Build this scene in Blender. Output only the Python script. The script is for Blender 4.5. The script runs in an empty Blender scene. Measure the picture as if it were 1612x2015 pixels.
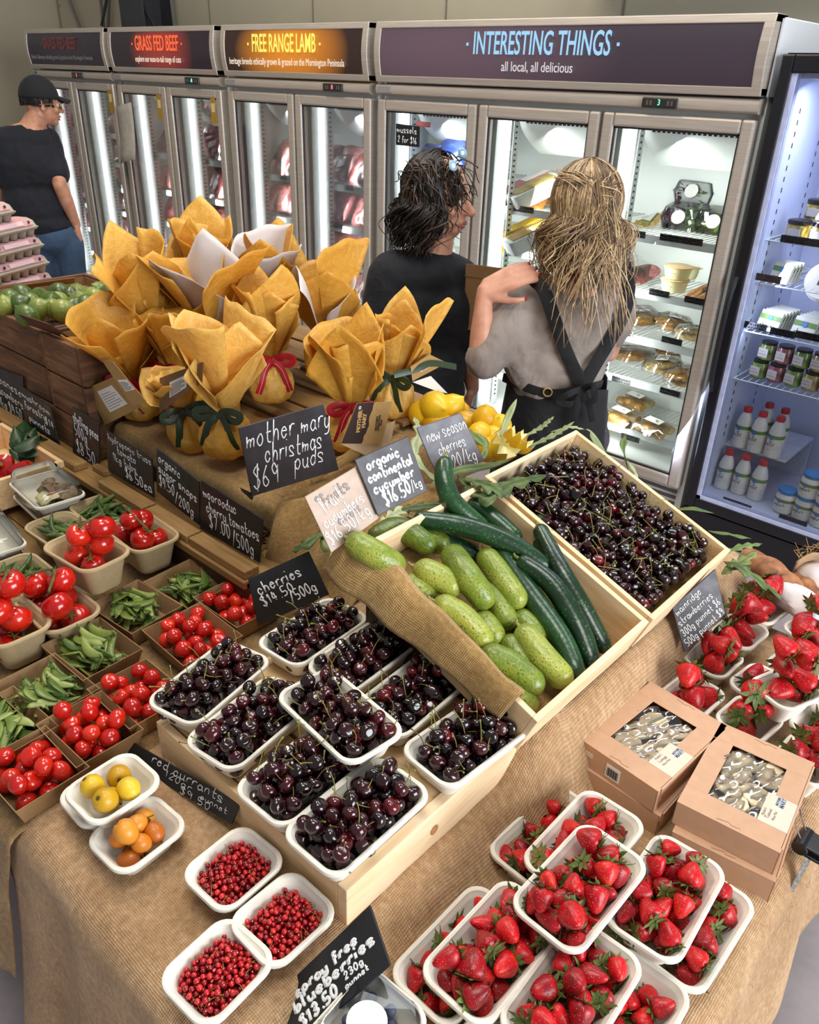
import bpy, bmesh, math, random
from mathutils import Vector, Matrix, noise

# ---------------------------------------------------------------- camera, world, lights, exposure
SC = bpy.context.scene
C = SC.collection
W_, H_ = 1612, 2015
F_PX, CX, CY, CAM_H = 1568.0, 806.0, 1007.5, 1.85
PITCH, ROLL, YAW = (math.radians(a) for a in (28.64, -1.89, 41.46))
_f0 = Vector((-math.sin(YAW), math.cos(YAW), 0)); _r0 = Vector((math.cos(YAW), math.sin(YAW), 0)); _up = Vector((0, 0, 1))
FWD = _f0*math.cos(PITCH) - _up*math.sin(PITCH)
_dn = -(_up*math.cos(PITCH) + _f0*math.sin(PITCH))
RIGHT = _r0*math.cos(ROLL) + _dn*math.sin(ROLL)
DOWN = -_r0*math.sin(ROLL) + _dn*math.cos(ROLL)
EYE = Vector((0, 0, CAM_H))
cam_d = bpy.data.cameras.new('camera'); cam = bpy.data.objects.new('camera', cam_d); C.objects.link(cam)
cam_d.sensor_fit = 'HORIZONTAL'; cam_d.sensor_width = 36.0; cam_d.lens = 36.0*F_PX/W_
cam_d.clip_start = 0.05; cam_d.clip_end = 60
_m = Matrix((RIGHT, -DOWN, -FWD)).transposed().to_4x4(); _m.translation = EYE
cam.matrix_world = _m
SC.camera = cam
SC.view_settings.view_transform = 'Standard'; SC.view_settings.look = 'None'
SC.view_settings.gamma = 1.0; SC.view_settings.use_curve_mapping = False
SC.view_settings.exposure = 0.0
SC.cycles.use_denoising = True
SC.cycles.max_bounces = 6; SC.cycles.diffuse_bounces = 3; SC.cycles.glossy_bounces = 3
SC.cycles.transmission_bounces = 4; SC.cycles.transparent_max_bounces = 10
SC.cycles.caustics_reflective = False; SC.cycles.caustics_refractive = False
SC.cycles.sample_clamp_indirect = 4.0

wd = bpy.data.worlds.new('World'); SC.world = wd; wd.use_nodes = True
bg = wd.node_tree.nodes['Background']; bg.inputs[0].default_value = (0.92, 0.96, 1.0, 1); bg.inputs[1].default_value = 0.30

def area(name, loc, target, sx, sy, power, col):
    l = bpy.data.lights.new(name, 'AREA'); l.shape = 'RECTANGLE'; l.size = sx; l.size_y = sy
    l.energy = power; l.color = col
    o = bpy.data.objects.new(name, l); C.objects.link(o); o.location = loc
    o.rotation_euler = (Vector(target) - Vector(loc)).to_track_quat('-Z', 'Y').to_euler()
    return o
# the wide open roller door of the shop, to the right of the table, lets the daylight in
area('roller_door_daylight', (4.4, 1.0, 2.0), (-0.6, 1.0, 0.85), 3.4, 3.0, 400, (0.90, 0.95, 1.0))
# a roof skylight over the aisle and a warm ceiling batten lamp over the produce tables
area('skylight', (-0.4, 0.4, 4.6), (-0.8, 1.0, 0.8), 1.6, 1.2, 72, (1.0, 0.97, 0.92))
area('ridge_skylight', (-1.3, 3.5, 4.5), (-0.7, 1.2, 0.8), 3.6, 1.0, 85, (0.90, 0.95, 1.0))
area('ceiling_batten', (-3.4, 1.6, 4.4), (-3.2, 1.9, 0.8), 2.6, 0.3, 85, (1.0, 0.88, 0.70))

def ray(x, y):
    return RIGHT*((x-CX)/F_PX) + DOWN*((y-CY)/F_PX) + FWD
def at(x, y, z):            # the point at height z seen at this place in the photo
    d = ray(x, y); return EYE + d*((z-CAM_H)/d.z)
def atY(x, y, Y):           # ... on the vertical plane Y
    d = ray(x, y); return EYE + d*(Y/d.y)
def atX(x, y, X):
    d = ray(x, y); return EYE + d*(X/d.x)
def atP(x, y, P, N):        # ... on the plane through P with normal N
    d = ray(x, y); return EYE + d*((P-EYE).dot(N)/d.dot(N))
PI = math.pi
# ---------------------------------------------------------------- kit
class MB:
    """collects geometry for one mesh object"""
    def __init__(s): s.v = []; s.f = []; s.m = []; s.cur = 0; s.uv = None; s.M = None
    def add(s, vs, fs):
        b = len(s.v)
        s.v += [tuple(s.M @ Vector(p)) for p in vs] if s.M else [tuple(p) for p in vs]
        s.f += [tuple(i+b for i in f) for f in fs]; s.m += [s.cur]*len(fs)
    def box(s, c, d, M=None):
        x, y, z = d[0]/2, d[1]/2, d[2]/2; c = Vector(c)
        vs = [Vector((sx*x, sy*y, sz*z)) for sx in (-1, 1) for sy in (-1, 1) for sz in (-1, 1)]
        vs = [(M @ p if M else p) + c for p in vs]
        s.add(vs, [(0,1,3,2), (4,6,7,5), (0,4,5,1), (2,3,7,6), (0,2,6,4), (1,5,7,3)])
    def b2(s, lo, hi): s.box([(a+b)/2 for a, b in zip(lo, hi)], [abs(b-a) for a, b in zip(lo, hi)])
    def loft(s, rings, cap0=True, cap1=True, closed=True):
        n = len(rings[0]); vs = [p for r in rings for p in r]; fs = []
        for i in range(len(rings)-1):
            for j in range(n if closed else n-1):
                k = (j+1) % n; fs.append((i*n+j, i*n+k, (i+1)*n+k, (i+1)*n+j))
        if cap0: fs.append(tuple(range(n))[::-1])
        if cap1: fs.append(tuple((len(rings)-1)*n+j for j in range(n)))
        s.add(vs, fs)
    def tube(s, pts, r, n=8, flat=1.0, nrm=None, cap=True):
        pts = [Vector(p) for p in pts]; N = len(pts); rs = r if isinstance(r, (list, tuple)) else [r]*N
        ref = Vector(nrm) if nrm else None; rings = []; u = None
        for i, p in enumerate(pts):
            t = (pts[min(i+1, N-1)] - pts[max(i-1, 0)])
            if t.length < 1e-9: t = Vector((0, 0, 1))
            t.normalize()
            if ref: b = ref - t*ref.dot(t)
            else:
                if u is None: u = Vector((0, 0, 1)) if abs(t.z) < .9 else Vector((1, 0, 0))
                b = u - t*u.dot(t)
            if b.length < 1e-6: b = t.orthogonal()
            b.normalize(); u = b; a = t.cross(b)
            rings.append([p + a*(math.cos(2*PI*k/n)*rs[i]) + b*(math.sin(2*PI*k/n)*rs[i]*flat) for k in range(n)])
        s.loft(rings, cap, cap)
    def lathe(s, prof, n=20, M=None, cap0=True, cap1=True, fn=None):
        rings = []
        for i, (r, z) in enumerate(prof):
            ring = []
            for k in range(n):
                a = 2*PI*k/n; p = Vector((r*math.cos(a), r*math.sin(a), z))
                if fn: p = fn(p, a, i)
                ring.append(M @ p if M else p)
            rings.append(ring)
        s.loft(rings, cap0, cap1)
    def grid(s, fn, nu, nv, uvs=None):
        vs = [fn(i/(nu-1), j/(nv-1)) for i in range(nu) for j in range(nv)]
        fs = [(i*nv+j, (i+1)*nv+j, (i+1)*nv+j+1, i*nv+j+1) for i in range(nu-1) for j in range(nv-1)]
        if uvs:
            if s.uv is None: s.uv = [(0, 0)]*len(s.v)
            s.uv += [uvs(i/(nu-1), j/(nv-1)) for i in range(nu) for j in range(nv)]
        s.add(vs, fs)
    def prism(s, poly, z0, z1, M=None):
        n = len(poly)
        a = [Vector((x, y, z0)) for x, y in poly]; b = [Vector((x, y, z1)) for x, y in poly]
        if M: a = [M @ p for p in a]; b = [M @ p for p in b]
        s.loft([a, b])
    def ball(s, c, r, nu=14, nv=9, M=None, sc=(1, 1, 1)):
        c = Vector(c)
        prof = [(max(1e-5, math.sin(PI*i/nv)), -math.cos(PI*i/nv)) for i in range(nv+1)]
        rings = []
        for q, z in prof:
            ring = []
            for k in range(nu):
                p = Vector((q*math.cos(2*PI*k/nu)*sc[0], q*math.sin(2*PI*k/nu)*sc[1], z*sc[2]))*r
                ring.append((M @ p if M else p) + c)
            rings.append(ring)
        s.loft(rings)
    def mesh(s, name, mats, smooth=True):
        me = bpy.data.meshes.new(name); me.from_pydata(s.v, [], s.f)
        for m in (mats if isinstance(mats, (list, tuple)) else [mats]): me.materials.append(m)
        me.polygons.foreach_set('material_index', s.m)
        if s.uv and len(s.uv) == len(s.v):
            l = me.uv_layers.new(name='UVMap'); idx = [0]*len(me.loops); me.loops.foreach_get('vertex_index', idx)
            flat = []
            for i in idx: flat += s.uv[i]
            l.data.foreach_set('uv', flat)
        bm = bmesh.new(); bm.from_mesh(me); bmesh.ops.recalc_face_normals(bm, faces=bm.faces); bm.to_mesh(me); bm.free()
        if smooth is True: me.polygons.foreach_set('use_smooth', [True]*len(me.polygons))
        elif smooth:
            me.polygons.foreach_set('use_smooth', [True]*len(me.polygons))
            try: me.set_sharp_from_angle(angle=math.radians(smooth))
            except Exception: pass
        me.update(); return me

def link(name, data, parent=None, loc=None, rot=None):
    o = bpy.data.objects.new(name, data); C.objects.link(o)
    if parent is not None: o.parent = parent
    if loc is not None: o.location = loc
    if rot is not None:
        if isinstance(rot, Matrix): o.rotation_euler = rot.to_euler()
        else: o.rotation_euler = rot
    return o
def obj(name, m, mats, parent=None, smooth=35, bevel=0, sub=0, solid=0, loc=None, rot=None):
    o = link(name, m.mesh(name, mats, smooth) if isinstance(m, MB) else m, parent, loc, rot)
    if solid: k = o.modifiers.new('s', 'SOLIDIFY'); k.thickness = solid; k.offset = 0
    if bevel: k = o.modifiers.new('b', 'BEVEL'); k.width = bevel; k.segments = 2; k.limit_method = 'ANGLE'; k.angle_limit = .6
    if sub: k = o.modifiers.new('u', 'SUBSURF'); k.levels = sub; k.render_levels = sub
    return o
def tag(o, label, cat, group=None, kind=None):
    o['label'] = label; o['category'] = cat
    if group: o['group'] = group
    if kind: o['kind'] = kind
    return o
def thing(name, label, cat, loc=(0, 0, 0), rot=None, group=None):
    o = link(name, None, None, loc, rot); o.empty_display_size = .02
    return tag(o, label, cat, group)
def struct(name, m, mats, **k):
    o = obj(name, m, mats, **k); o['kind'] = 'structure'; return o
def dup(root, loc=None, rot=None, label=None, group=None, scale=None):
    r = root.copy(); C.objects.link(r)
    if loc is not None: r.location = loc
    if rot is not None: r.rotation_euler = rot.to_euler() if isinstance(rot, Matrix) else rot
    if scale is not None: r.scale = scale if isinstance(scale, (tuple, list)) else (scale,)*3
    if label: r['label'] = label
    if group: r['group'] = group
    for ch in KIDS.get(root.name, root.children):
        c = ch.copy(); C.objects.link(c); c.parent = r
        for g in ch.children: d = g.copy(); C.objects.link(d); d.parent = c
    return r
KIDS = {}
def rx(a): return Matrix.Rotation(a, 4, 'X')
def ry(a): return Matrix.Rotation(a, 4, 'Y')
def rz(a): return Matrix.Rotation(a, 4, 'Z')
def tr(*p): return Matrix.Translation(Vector(p))
def frame(o, x, y):         # matrix with axes x, (y orthogonalised), z at origin o
    x = Vector(x).normalized(); y = Vector(y); y = (y - x*y.dot(x)).normalized(); z = x.cross(y)
    m = Matrix((x, y, z)).transposed().to_4x4(); m.translation = Vector(o); return m
def catmull(pts, k=4):
    pts = [Vector(p) for p in pts]
    if len(pts) < 3: return pts
    out = []; P = [pts[0]*2-pts[1]] + pts + [pts[-1]*2-pts[-2]]
    for i in range(1, len(P)-2):
        a, b, c, d = P[i-1], P[i], P[i+1], P[i+2]
        for j in range(k):
            t = j/k; out.append(.5*((2*b) + (c-a)*t + (2*a-5*b+4*c-d)*t*t + (3*b-a-3*c+d)*t**3))
    out.append(pts[-1]); return out
def smst(a, b, x):
    t = min(1, max(0, (x-a)/(b-a))); return t*t*(3-2*t)
def rrect(lx, ly, r, z, n=6):
    r = max(.002, min(r, lx/2-.001, ly/2-.001)); out = []
    for cx, cy, a0 in ((lx/2-r, ly/2-r, 0), (-lx/2+r, ly/2-r, PI/2), (-lx/2+r, -ly/2+r, PI), (lx/2-r, -ly/2+r, 1.5*PI)):
        for i in range(n+1):
            a = a0 + PI/2*i/n; out.append(Vector((cx+r*math.cos(a), cy+r*math.sin(a), z)))
    return out

# ---------------------------------------------------------------- materials
class NT:
    def __init__(s, name):
        s.m = bpy.data.materials.new(name); s.m.use_nodes = True; s.t = s.m.node_tree; s.n = s.t.nodes
        s.b = s.n['Principled BSDF']
    def new(s, ty, **k):
        n = s.n.new('ShaderNode'+ty)
        for a, v in k.items(): setattr(n, a, v)
        return n
    def l(s, a, b): s.t.links.new(a, b)
    def co(s, kind='Object', scale=(1, 1, 1), rot=(0, 0, 0)):
        t = s.new('TexCoord'); mp = s.new('Mapping'); mp.inputs['Scale'].default_value = scale; mp.inputs['Rotation'].default_value = rot
        s.l(t.outputs[kind], mp.inputs['Vector']); return mp.outputs['Vector']
    def noise(s, vec, scale, detail=3, rough=.55, dist=0):
        n = s.new('TexNoise'); n.inputs['Scale'].default_value = scale; n.inputs['Detail'].default_value = detail
        n.inputs['Roughness'].default_value = rough; n.inputs['Distortion'].default_value = dist
        if vec is not None: s.l(vec, n.inputs['Vector'])
        return n.outputs['Fac']
    def ramp(s, fac, *stops):
        r = s.new('ValToRGB'); e = r.color_ramp.elements
        while len(e) < len(stops): e.new(.5)
        for el, (p, c) in zip(e, stops): el.position = p; el.color = (*c, 1) if len(c) == 3 else c
        s.l(fac, r.inputs['Fac']); return r.outputs['Color']
    def mix(s, fac, a, b, mode='MIX'):
        m = s.new('Mix', data_type='RGBA', blend_type=mode)
        for sock, v in ((m.inputs[0], fac), (m.inputs[6], a), (m.inputs[7], b)):
            if hasattr(v, 'is_linked') or hasattr(v, 'links'): s.l(v, sock)
            elif isinstance(v, (int, float)): sock.default_value = v
            else: sock.default_value = (*v, 1)
        return m.outputs[2]
    def math(s, op, a, b=0.0, clamp=False):
        m = s.new('Math', operation=op); m.use_clamp = clamp
        for sock, v in zip(m.inputs, (a, b)):
            if hasattr(v, 'links'): s.l(v, sock)
            else: sock.default_value = v
        return m.outputs[0]
    def rnd(s): return s.new('ObjectInfo').outputs['Random']
    def bump(s, h, strength=.3, dist=.002, prev=None):
        b = s.new('Bump'); b.inputs['Strength'].default_value = strength; b.inputs['Distance'].default_value = dist
        s.l(h, b.inputs['Height'])
        if prev is not None: s.l(prev, b.inputs['Normal'])
        return b.outputs['Normal']
    def fin(s, col=None, rough=.5, nrm=None, **k):
        if col is not None:
            if hasattr(col, 'links'): s.l(col, s.b.inputs['Base Color'])
            else: s.b.inputs['Base Color'].default_value = (*col, 1)
        if hasattr(rough, 'links'): s.l(rough, s.b.inputs['Roughness'])
        else: s.b.inputs['Roughness'].default_value = rough
        if nrm is not None: s.l(nrm, s.b.inputs['Normal'])
        for a, v in k.items():
            sk = s.b.inputs[a.replace('_', ' ')]
            if hasattr(v, 'links'): s.l(v, sk)
            elif isinstance(v, tuple): sk.default_value = (*v, 1) if len(v) == 3 and sk.type == 'RGBA' else v
            else: sk.default_value = v
        return s.m
def hexc(h):
    h = h.lstrip('#'); c = [int(h[i:i+2], 16)/255 for i in (0, 2, 4)]
    return tuple(((x+.055)/1.055)**2.4 if x > .04045 else x/12.92 for x in c)
_MC = {}
def mat(name, col, rough=.5, var=.12, scale=30, bump=0, bscale=200, rand=0, **k):
    """plain surface with a little procedural unevenness"""
    if name in _MC: return _MC[name]
    t = NT(name); col = hexc(col) if isinstance(col, str) else col; v = t.co()
    lo = tuple(c*(1-var) for c in col); hi = tuple(min(1, c*(1+var)) for c in col)
    c = t.ramp(t.noise(v, scale), (.3, lo), (.7, hi))
    if rand:
        h = t.new('HueSaturation'); t.l(c, h.inputs['Color'])
        t.l(t.math('ADD', t.math('MULTIPLY', t.rnd(), rand), 1-rand/2), h.inputs['Value']); c = h.outputs['Color']
    n = t.bump(t.noise(v, bscale, 2), bump) if bump else None
    _MC[name] = t.fin(c, rough, n, **k); return _MC[name]
def emit(name, col, strength):
    if name in _MC: return _MC[name]
    t = NT(name); col = hexc(col) if isinstance(col, str) else col
    _MC[name] = t.fin((0, 0, 0), .5, Emission_Color=col, Emission_Strength=strength); return _MC[name]
def glassy(name, tint=(1, 1, 1), ior=1.45, gloss=.02, body=0.0, bodycol=(.8, .8, .8), k=1.0, wr=.15):
    """thin clear sheet: see-through with a mirror sheen that grows at grazing angles"""
    if name in _MC: return _MC[name]
    t = NT(name); out = t.n['Material Output']; t.n.remove(t.b)
    tr_ = t.new('BsdfTransparent'); tr_.inputs[0].default_value = (*tint, 1)
    gl = t.new('BsdfGlossy'); gl.inputs['Roughness'].default_value = gloss
    v = t.co(); nb = t.bump(t.noise(v, 14, 2), wr if gloss > .04 else 0, .02); t.l(nb, gl.inputs['Normal'])
    fr = t.new('Fresnel'); fr.inputs['IOR'].default_value = ior
    mx = t.new('MixShader'); t.l(t.math('MULTIPLY', fr.outputs[0], k, True), mx.inputs[0]); t.l(tr_.outputs[0], mx.inputs[1]); t.l(gl.outputs[0], mx.inputs[2]); o = mx.outputs[0]
    if body:
        df = t.new('BsdfDiffuse'); df.inputs[0].default_value = (*bodycol, 1)
        m2 = t.new('MixShader'); m2.inputs[0].default_value = body; t.l(o, m2.inputs[1]); t.l(df.outputs[0], m2.inputs[2]); o = m2.outputs[0]
    t.l(o, out.inputs['Surface']); _MC[name] = t.m; return t.m
def wood(name, c1, c2, c3=None, axis=0, scale=1.0, rough=.6, knots=False, bump=.15, rand=.12):
    t = NT(name); c1, c2 = hexc(c1), hexc(c2); sc = [9*scale]*3; sc[axis] = .9*scale
    v = t.co(scale=tuple(sc)); ri = t.rnd()
    va = t.new('VectorMath', operation='ADD'); t.l(v, va.inputs[0]); cb = t.new('CombineXYZ'); 
    t.l(t.math('MULTIPLY', ri, 31.0), cb.inputs[0]); t.l(t.math('MULTIPLY', ri, 17.0), cb.inputs[1]); t.l(cb.outputs[0], va.inputs[1]); v = va.outputs[0]
    n1 = t.noise(v, 2.2, 4, .6, 1.2); n2 = t.noise(v, 14, 3, .6)
    f = t.math('ADD', t.math('MULTIPLY', n1, .7), t.math('MULTIPLY', n2, .3))
    c = t.ramp(f, (.32, c1), (.68, c2)) if c3 is None else t.ramp(f, (.3, c1), (.52, c2), (.72, hexc(c3)))
    h = t.new('HueSaturation'); t.l(c, h.inputs['Color']); t.l(t.math('ADD', t.math('MULTIPLY', ri, rand), 1-rand/2), h.inputs['Value'])
    return t.fin(h.outputs['Color'], rough, t.bump(f, bump, .003))
def burlap(name, c1, c2, uv=True, pitch=.0036, wear=.5):
    t = NT(name); c1, c2 = hexc(c1), hexc(c2)
    v = t.co('UV' if uv else 'Object'); s = .314/pitch
    nz = t.new('TexNoise'); nz.inputs['Scale'].default_value = 60; t.l(v, nz.inputs['Vector'])
    wv = t.mix(.0022, v, nz.outputs['Color'], 'ADD')
    w1 = t.new('TexWave', bands_direction='X'); w2 = t.new('TexWave', bands_direction='Y')
    for w in (w1, w2): w.inputs['Scale'].default_value = s; w.inputs['Distortion'].default_value = 1.4; w.inputs['Detail'].default_value = 2; t.l(wv, w.inputs['Vector'])
    hgt = t.math('MAXIMUM', w1.outputs['Fac'], w2.outputs['Fac']) if False else t.math('MULTIPLY', t.math('ADD', w1.outputs['Fac'], .35), t.math('ADD', w2.outputs['Fac'], .35))
    big = t.noise(v, 5, 4, .65); fine = t.noise(v, 90, 3, .7)
    f = t.math('ADD', t.math('MULTIPLY', big, wear), t.math('ADD', t.math('MULTIPLY', fine, .46), t.math('MULTIPLY', hgt, .13)))
    c = t.ramp(f, (.36, tuple(x*.55 for x in c1)), (.56, c1), (.82, c2))
    nb = t.bump(hgt, .6, .0014); nb = t.bump(fine, .35, .002, nb)
    return t.fin(c, .92, nb, Sheen_Weight=.15)
# ---------------------------------------------------------------- chalk-pen stroke letters
GL = {
'a': "45 36 26 15 14 23 33 44 45|46 44 53", 'b': "19 13|14 25 36 45 44 33 23 14", 'c': "45 36 26 15 14 23 33 44",
'd': "45 36 26 15 14 23 33 44|49 43", 'e': "15 35 45 36 26 15 14 23 33 44", 'f': "48 39 29 28 22|16 46",
'g': "45 36 26 15 14 23 33 44|46 42 31 21 12", 'h': "19 13|14 26 36 45 43", 'i': "16 13|18 18", 'j': "26 21 10|28 28",
'k': "19 13|46 14 43", 'l': "19 14 23", 'm': "16 13|14 25 35 33|34 45 55 53", 'n': "16 13|14 26 36 45 43",
'o': "26 15 14 23 33 44 45 36 26", 'p': "16 10|15 26 36 45 44 33 23 14", 'q': "45 36 26 15 14 23 33 44|46 40",
'r': "16 13|14 26 46", 's': "45 36 16 15 34 43 33 13", 't': "29 24 33 43|16 46", 'u': "16 14 23 33 44|46 43 53",
'v': "16 23 46", 'w': "06 13 35 53 66", 'x': "16 43|46 13", 'y': "16 14 23 33 44|46 42 31 21 11", 'z': "16 46 13 43",
'0': "29 17 15 23 33 45 47 39 29", '1': "17 29 23", '2': "17 29 39 47 13 43", '3': "18 29 39 47 26 45 44 33 23 14",
'4': "29 15 45|38 33", '5': "49 19 16 36 45 44 33 13", '6': "39 16 14 23 33 44 35 26 15", '7': "19 49 23",
'8': "38 29 18 26 45 44 33 23 14 15 36 47 38", '9': "47 38 29 18 17 26 36 47 48 43", '$': "48 39 29 18 27 45 44 33 23 14|3a 32",
'/': "12 4a", '.': "23 23", ',': "23 12", ' ': "", '-': "15 45", "'": "29 28", 'S': "48 39 29 18 27 45 44 33 23 14"}
GW = {'i': 2.6, 'l': 3.2, 'm': 6.4, 'w': 6.8, '.': 3, '1': 3.6, 't': 4.6, 'r': 4.4, 'f': 4.4, ' ': 3.2, 'j': 3.4, "'": 2.6}
def strokes(text, seed=0, jit=.11):
    rnd = random.Random(seed); out = []; x = 0
    for ch in text:
        dy = rnd.uniform(-.25, .25)
        for st in GL.get(ch, "").split('|'):
            pts = [(x+int(p[0], 16)-1+rnd.uniform(-jit, jit), int(p[1], 16)-3+dy+rnd.uniform(-jit, jit)) for p in st.split()]
            if pts: out.append(pts)
        x += GW.get(ch, 5.2)
    return out, x-1.2
def letter(mb, text, x, y, h, w=None, slope=0, pen=.0022, seed=0, z=0.0):
    """text from (x, y) on the local XY plane; h = ascender height, w = fitted width"""
    st, wd = strokes(text, seed or len(text)*7+ord((text or 'a')[0])); sy = h/6.0; sx = (w/wd) if w else sy*.8
    ca, sa = math.cos(slope), math.sin(slope)
    for pts in st:
        P = [Vector((px*sx, py*sy, 0)) for px, py in pts]
        if len(P) == 2 and (P[0]-P[1]).length < sy*.6: P = [P[0], P[0]+Vector((pen*.4, pen*.4, 0))]
        P = catmull(P, 3) if len(P) > 2 else P
        mb.tube([(x+p.x*ca-p.y*sa, y+p.x*sa+p.y*ca, z) for p in P], pen/2, 6, flat=.35, nrm=(0, 0, 1))
def scribble(mb, x, y, h, w, pen, seed, z=0):
    """writing too small to read: a run of quick pen strokes"""
    rnd = random.Random(seed); px = x
    while px < x+w-h*.5:
        n = rnd.randint(2, 4); P = [(px+i*h*.22, y+(h*rnd.uniform(.3, .75) if i % 2 else 0), z) for i in range(n)]
        mb.tube(P, pen/2, 4, flat=.35, nrm=(0, 0, 1)); px += n*h*.24+h*rnd.uniform(.05, .3)
def typeset(text, name, size, m, parent, loc, rot=None, sx=1.0, bold=0.0, align='CENTER', ext=.0005, spacing=1.0):
    cu = bpy.data.curves.new(name, 'FONT'); cu.body = text; cu.size = size; cu.align_x = align; cu.align_y = 'CENTER'
    cu.offset = bold; cu.extrude = ext; cu.space_character = spacing; cu.resolution_u = 3
    o = bpy.data.objects.new(name, cu); C.objects.link(o)
    dg = bpy.context.evaluated_depsgraph_get(); me = bpy.data.meshes.new_from_object(o.evaluated_get(dg))
    bpy.data.objects.remove(o); bpy.data.curves.remove(cu)
    me.transform(Matrix.Diagonal((sx, 1, 1, 1))); me.materials.clear(); me.materials.append(m)
    return link(name, me, parent, loc, rot)
CHALK = mat('chalk_pen', (.86, .87, .86), .8, .05)
CHALK_DIM = mat('chalk_worn', (.34, .29, .27), .85, .2)
def slate_mat(name, base, lo=.6):
    t = NT(name); v = t.co(); b = hexc(base)
    c = t.ramp(t.noise(v, 9, 5, .65), (.35, tuple(x*lo for x in b)), (.7, tuple(x*1.25 for x in b)))
    return t.fin(c, t.ramp(t.noise(v, 30), (.3, (.35,)*3), (.7, (.5,)*3)), t.bump(t.noise(v, 120, 3), .06))
SLATE = slate_mat('slate_black', '#1d1e22'); SLATE_GREY = slate_mat('slate_grey', '#38343a')
def sign(label, cs, lines, m=None, pen=.0024, thick=.004, ink=None, group='chalkboard price signs', ghost=None):
    """cs: TL, TR, BR, BL corners in the world; lines: (text, u, v, height, width, slope) in fractions of the board"""
    TL, TR, BR, BL = [Vector(c) for c in cs]
    F = frame((BL+TL)/2*0+BL, (BR-BL)+(TR-TL), (TL-BL)+(TR-BR)); Fi = F.inverted()
    o = thing('chalkboard_sign', label, 'sign', group=group); o.matrix_world = F
    p = [Fi @ c for c in (BL, BR, TR, TL)]; w = (p[1]-p[0]).length; h = (p[3]-p[0]).length
    b = MB(); b.prism([(q.x, q.y) for q in p], -thick, 0); obj('board', b, m or SLATE, o, smooth=False, bevel=.0012)
    for mm, ls, zz in ((ink or CHALK, lines, .0006), (CHALK_DIM, ghost, .0003)):
        if not ls: continue
        t = MB()
        for i, L in enumerate(ls):
            u, v = L[1], L[2]
            q = (p[0]*(1-u)*(1-v) + p[1]*u*(1-v) + p[2]*u*v + p[3]*(1-u)*v)
            letter(t, L[0], q.x, q.y, L[3]*h, L[4]*w, L[5] if len(L) > 5 else 0, pen*.62*(L[6] if len(L) > 6 else 1), seed=i*13+len(L[0]), z=zz)
        obj('lettering' if zz > .0005 else 'ghost_lettering', t, mm, o, smooth=True)
    return o
# ---------------------------------------------------------------- the room
def concrete():
    t = NT('polished_concrete'); v = t.co()
    c = t.ramp(t.noise(v, 1.6, 6, .6), (.3, hexc('#9a8d8d')), (.7, hexc('#c0b2b0')))
    c = t.mix(t.math('MULTIPLY', t.noise(v, 40, 3), .35), c, hexc('#776c6e'))
    return t.fin(c, t.ramp(t.noise(v, 3), (.3, (.3,)*3), (.7, (.5,)*3)), t.bump(t.noise(v, 60, 4), .05))
m = MB(); m.b2((-9, -3, -.1), (6, 4.5, 0)); struct('floor', m, concrete(), smooth=False)
CREAM = mat('painted_sheet', '#b3aa96', .6, .06, 2, .03)
DSTEEL = mat('dark_steel', '#35353d', .5, .15, 12)
GREYP = mat('grey_paint', '#6d6a64', .55, .1, 5)
m = MB(); m.b2((-9, 4.4, 0), (6, 4.5, 3.6)); w = struct('wall_back', m, CREAM, smooth=False)
m = MB()
for i in range(12):
    x = -8.6+i*1.22; m.b2((x-.004, 4.393, 0), (x+.004, 4.401, 3.6))
    for z in (.6, 1.5, 2.35): m.lathe([(.006, 0), (.006, .006)], 8, tr(x+.03, 4.396, z) @ rx(PI/2))
struct('trim_1', m, mat('sheet_joint', '#7d7767', .6), smooth=False)
m = MB(); m.b2((-8.75, -1, 0), (-8.65, 4.5, 3.6)); struct('wall_left', m, CREAM, smooth=False)
# steel portal columns and the cross braces above the freezers
k = 2
for px0, px1 in ((42, 82), (278, 322)):
    a = atY(px0, 20, 4.3).x; b = atY(px1, 20, 4.3).x; m = MB()
    m.b2((a, 4.1, 0), (b, 4.12, 3.6)); m.b2((a, 4.37, 0), (b, 4.39, 3.6)); m.b2(((a+b)/2-.012, 4.12, 0), ((a+b)/2+.012, 4.37, 3.6))
    struct('trim_%d' % k, m, DSTEEL, smooth=False); k += 1
m = MB()
for p, q in (((130, -20), (160, 60)), ((196, -20), (205, 60)), ((215, -10), (212, 60)), ((335, -20), (345, 60))):
    A, B = atY(*p, 4.36), atY(*q, 4.36); m.tube([A, B], .016, 6)
struct('trim_%d' % k, m, GREYP); k += 1
m = MB()
for p, q in (((268, -12), (305, 52)), ((212, -12), (200, 50))):
    m.tube([atY(*p, 4.2), atY(*q, 4.2)], .013, 8)
struct('trim_%d' % k, m, DSTEEL); k += 1
a = atY(1105, 10, 4.1); m = MB(); m.b2((a.x, 4.05, 2.36), (3, 4.38, 2.95)); struct('trim_%d' % k, m, mat('dark_shutter_box', '#22222c', .4), smooth=False, bevel=.01); k += 1
# grey door frame and door in the left wall, past the end of the freezers
m = MB(); X = -8.6
for y0, y1 in ((2.2, 2.28), (3.3, 3.4)): m.b2((-8.66, y0, 0), (X, y1, 2.15))
m.b2((-8.66, 2.2, 2.07), (X, 3.4, 2.17)); f = struct('trim_%d' % k, m, mat('door_frame_grey', '#9a968e', .5), smooth=False, bevel=.006)
m = MB(); m.b2((-8.66, 2.28, 0), (-8.62, 3.3, 2.07)); d = struct('door_1', m, mat('door_grey', '#77736c', .5), smooth=False)
m = MB(); m.tube([(-8.62, 3.2, 1.0), (-8.57, 3.2, 1.0), (-8.57, 3.08, 1.0)], .01, 8); obj('door_handle', m, mat('brushed_metal', '#a9a6a1', .35, metal=0) if False else GREYP, d)
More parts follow.
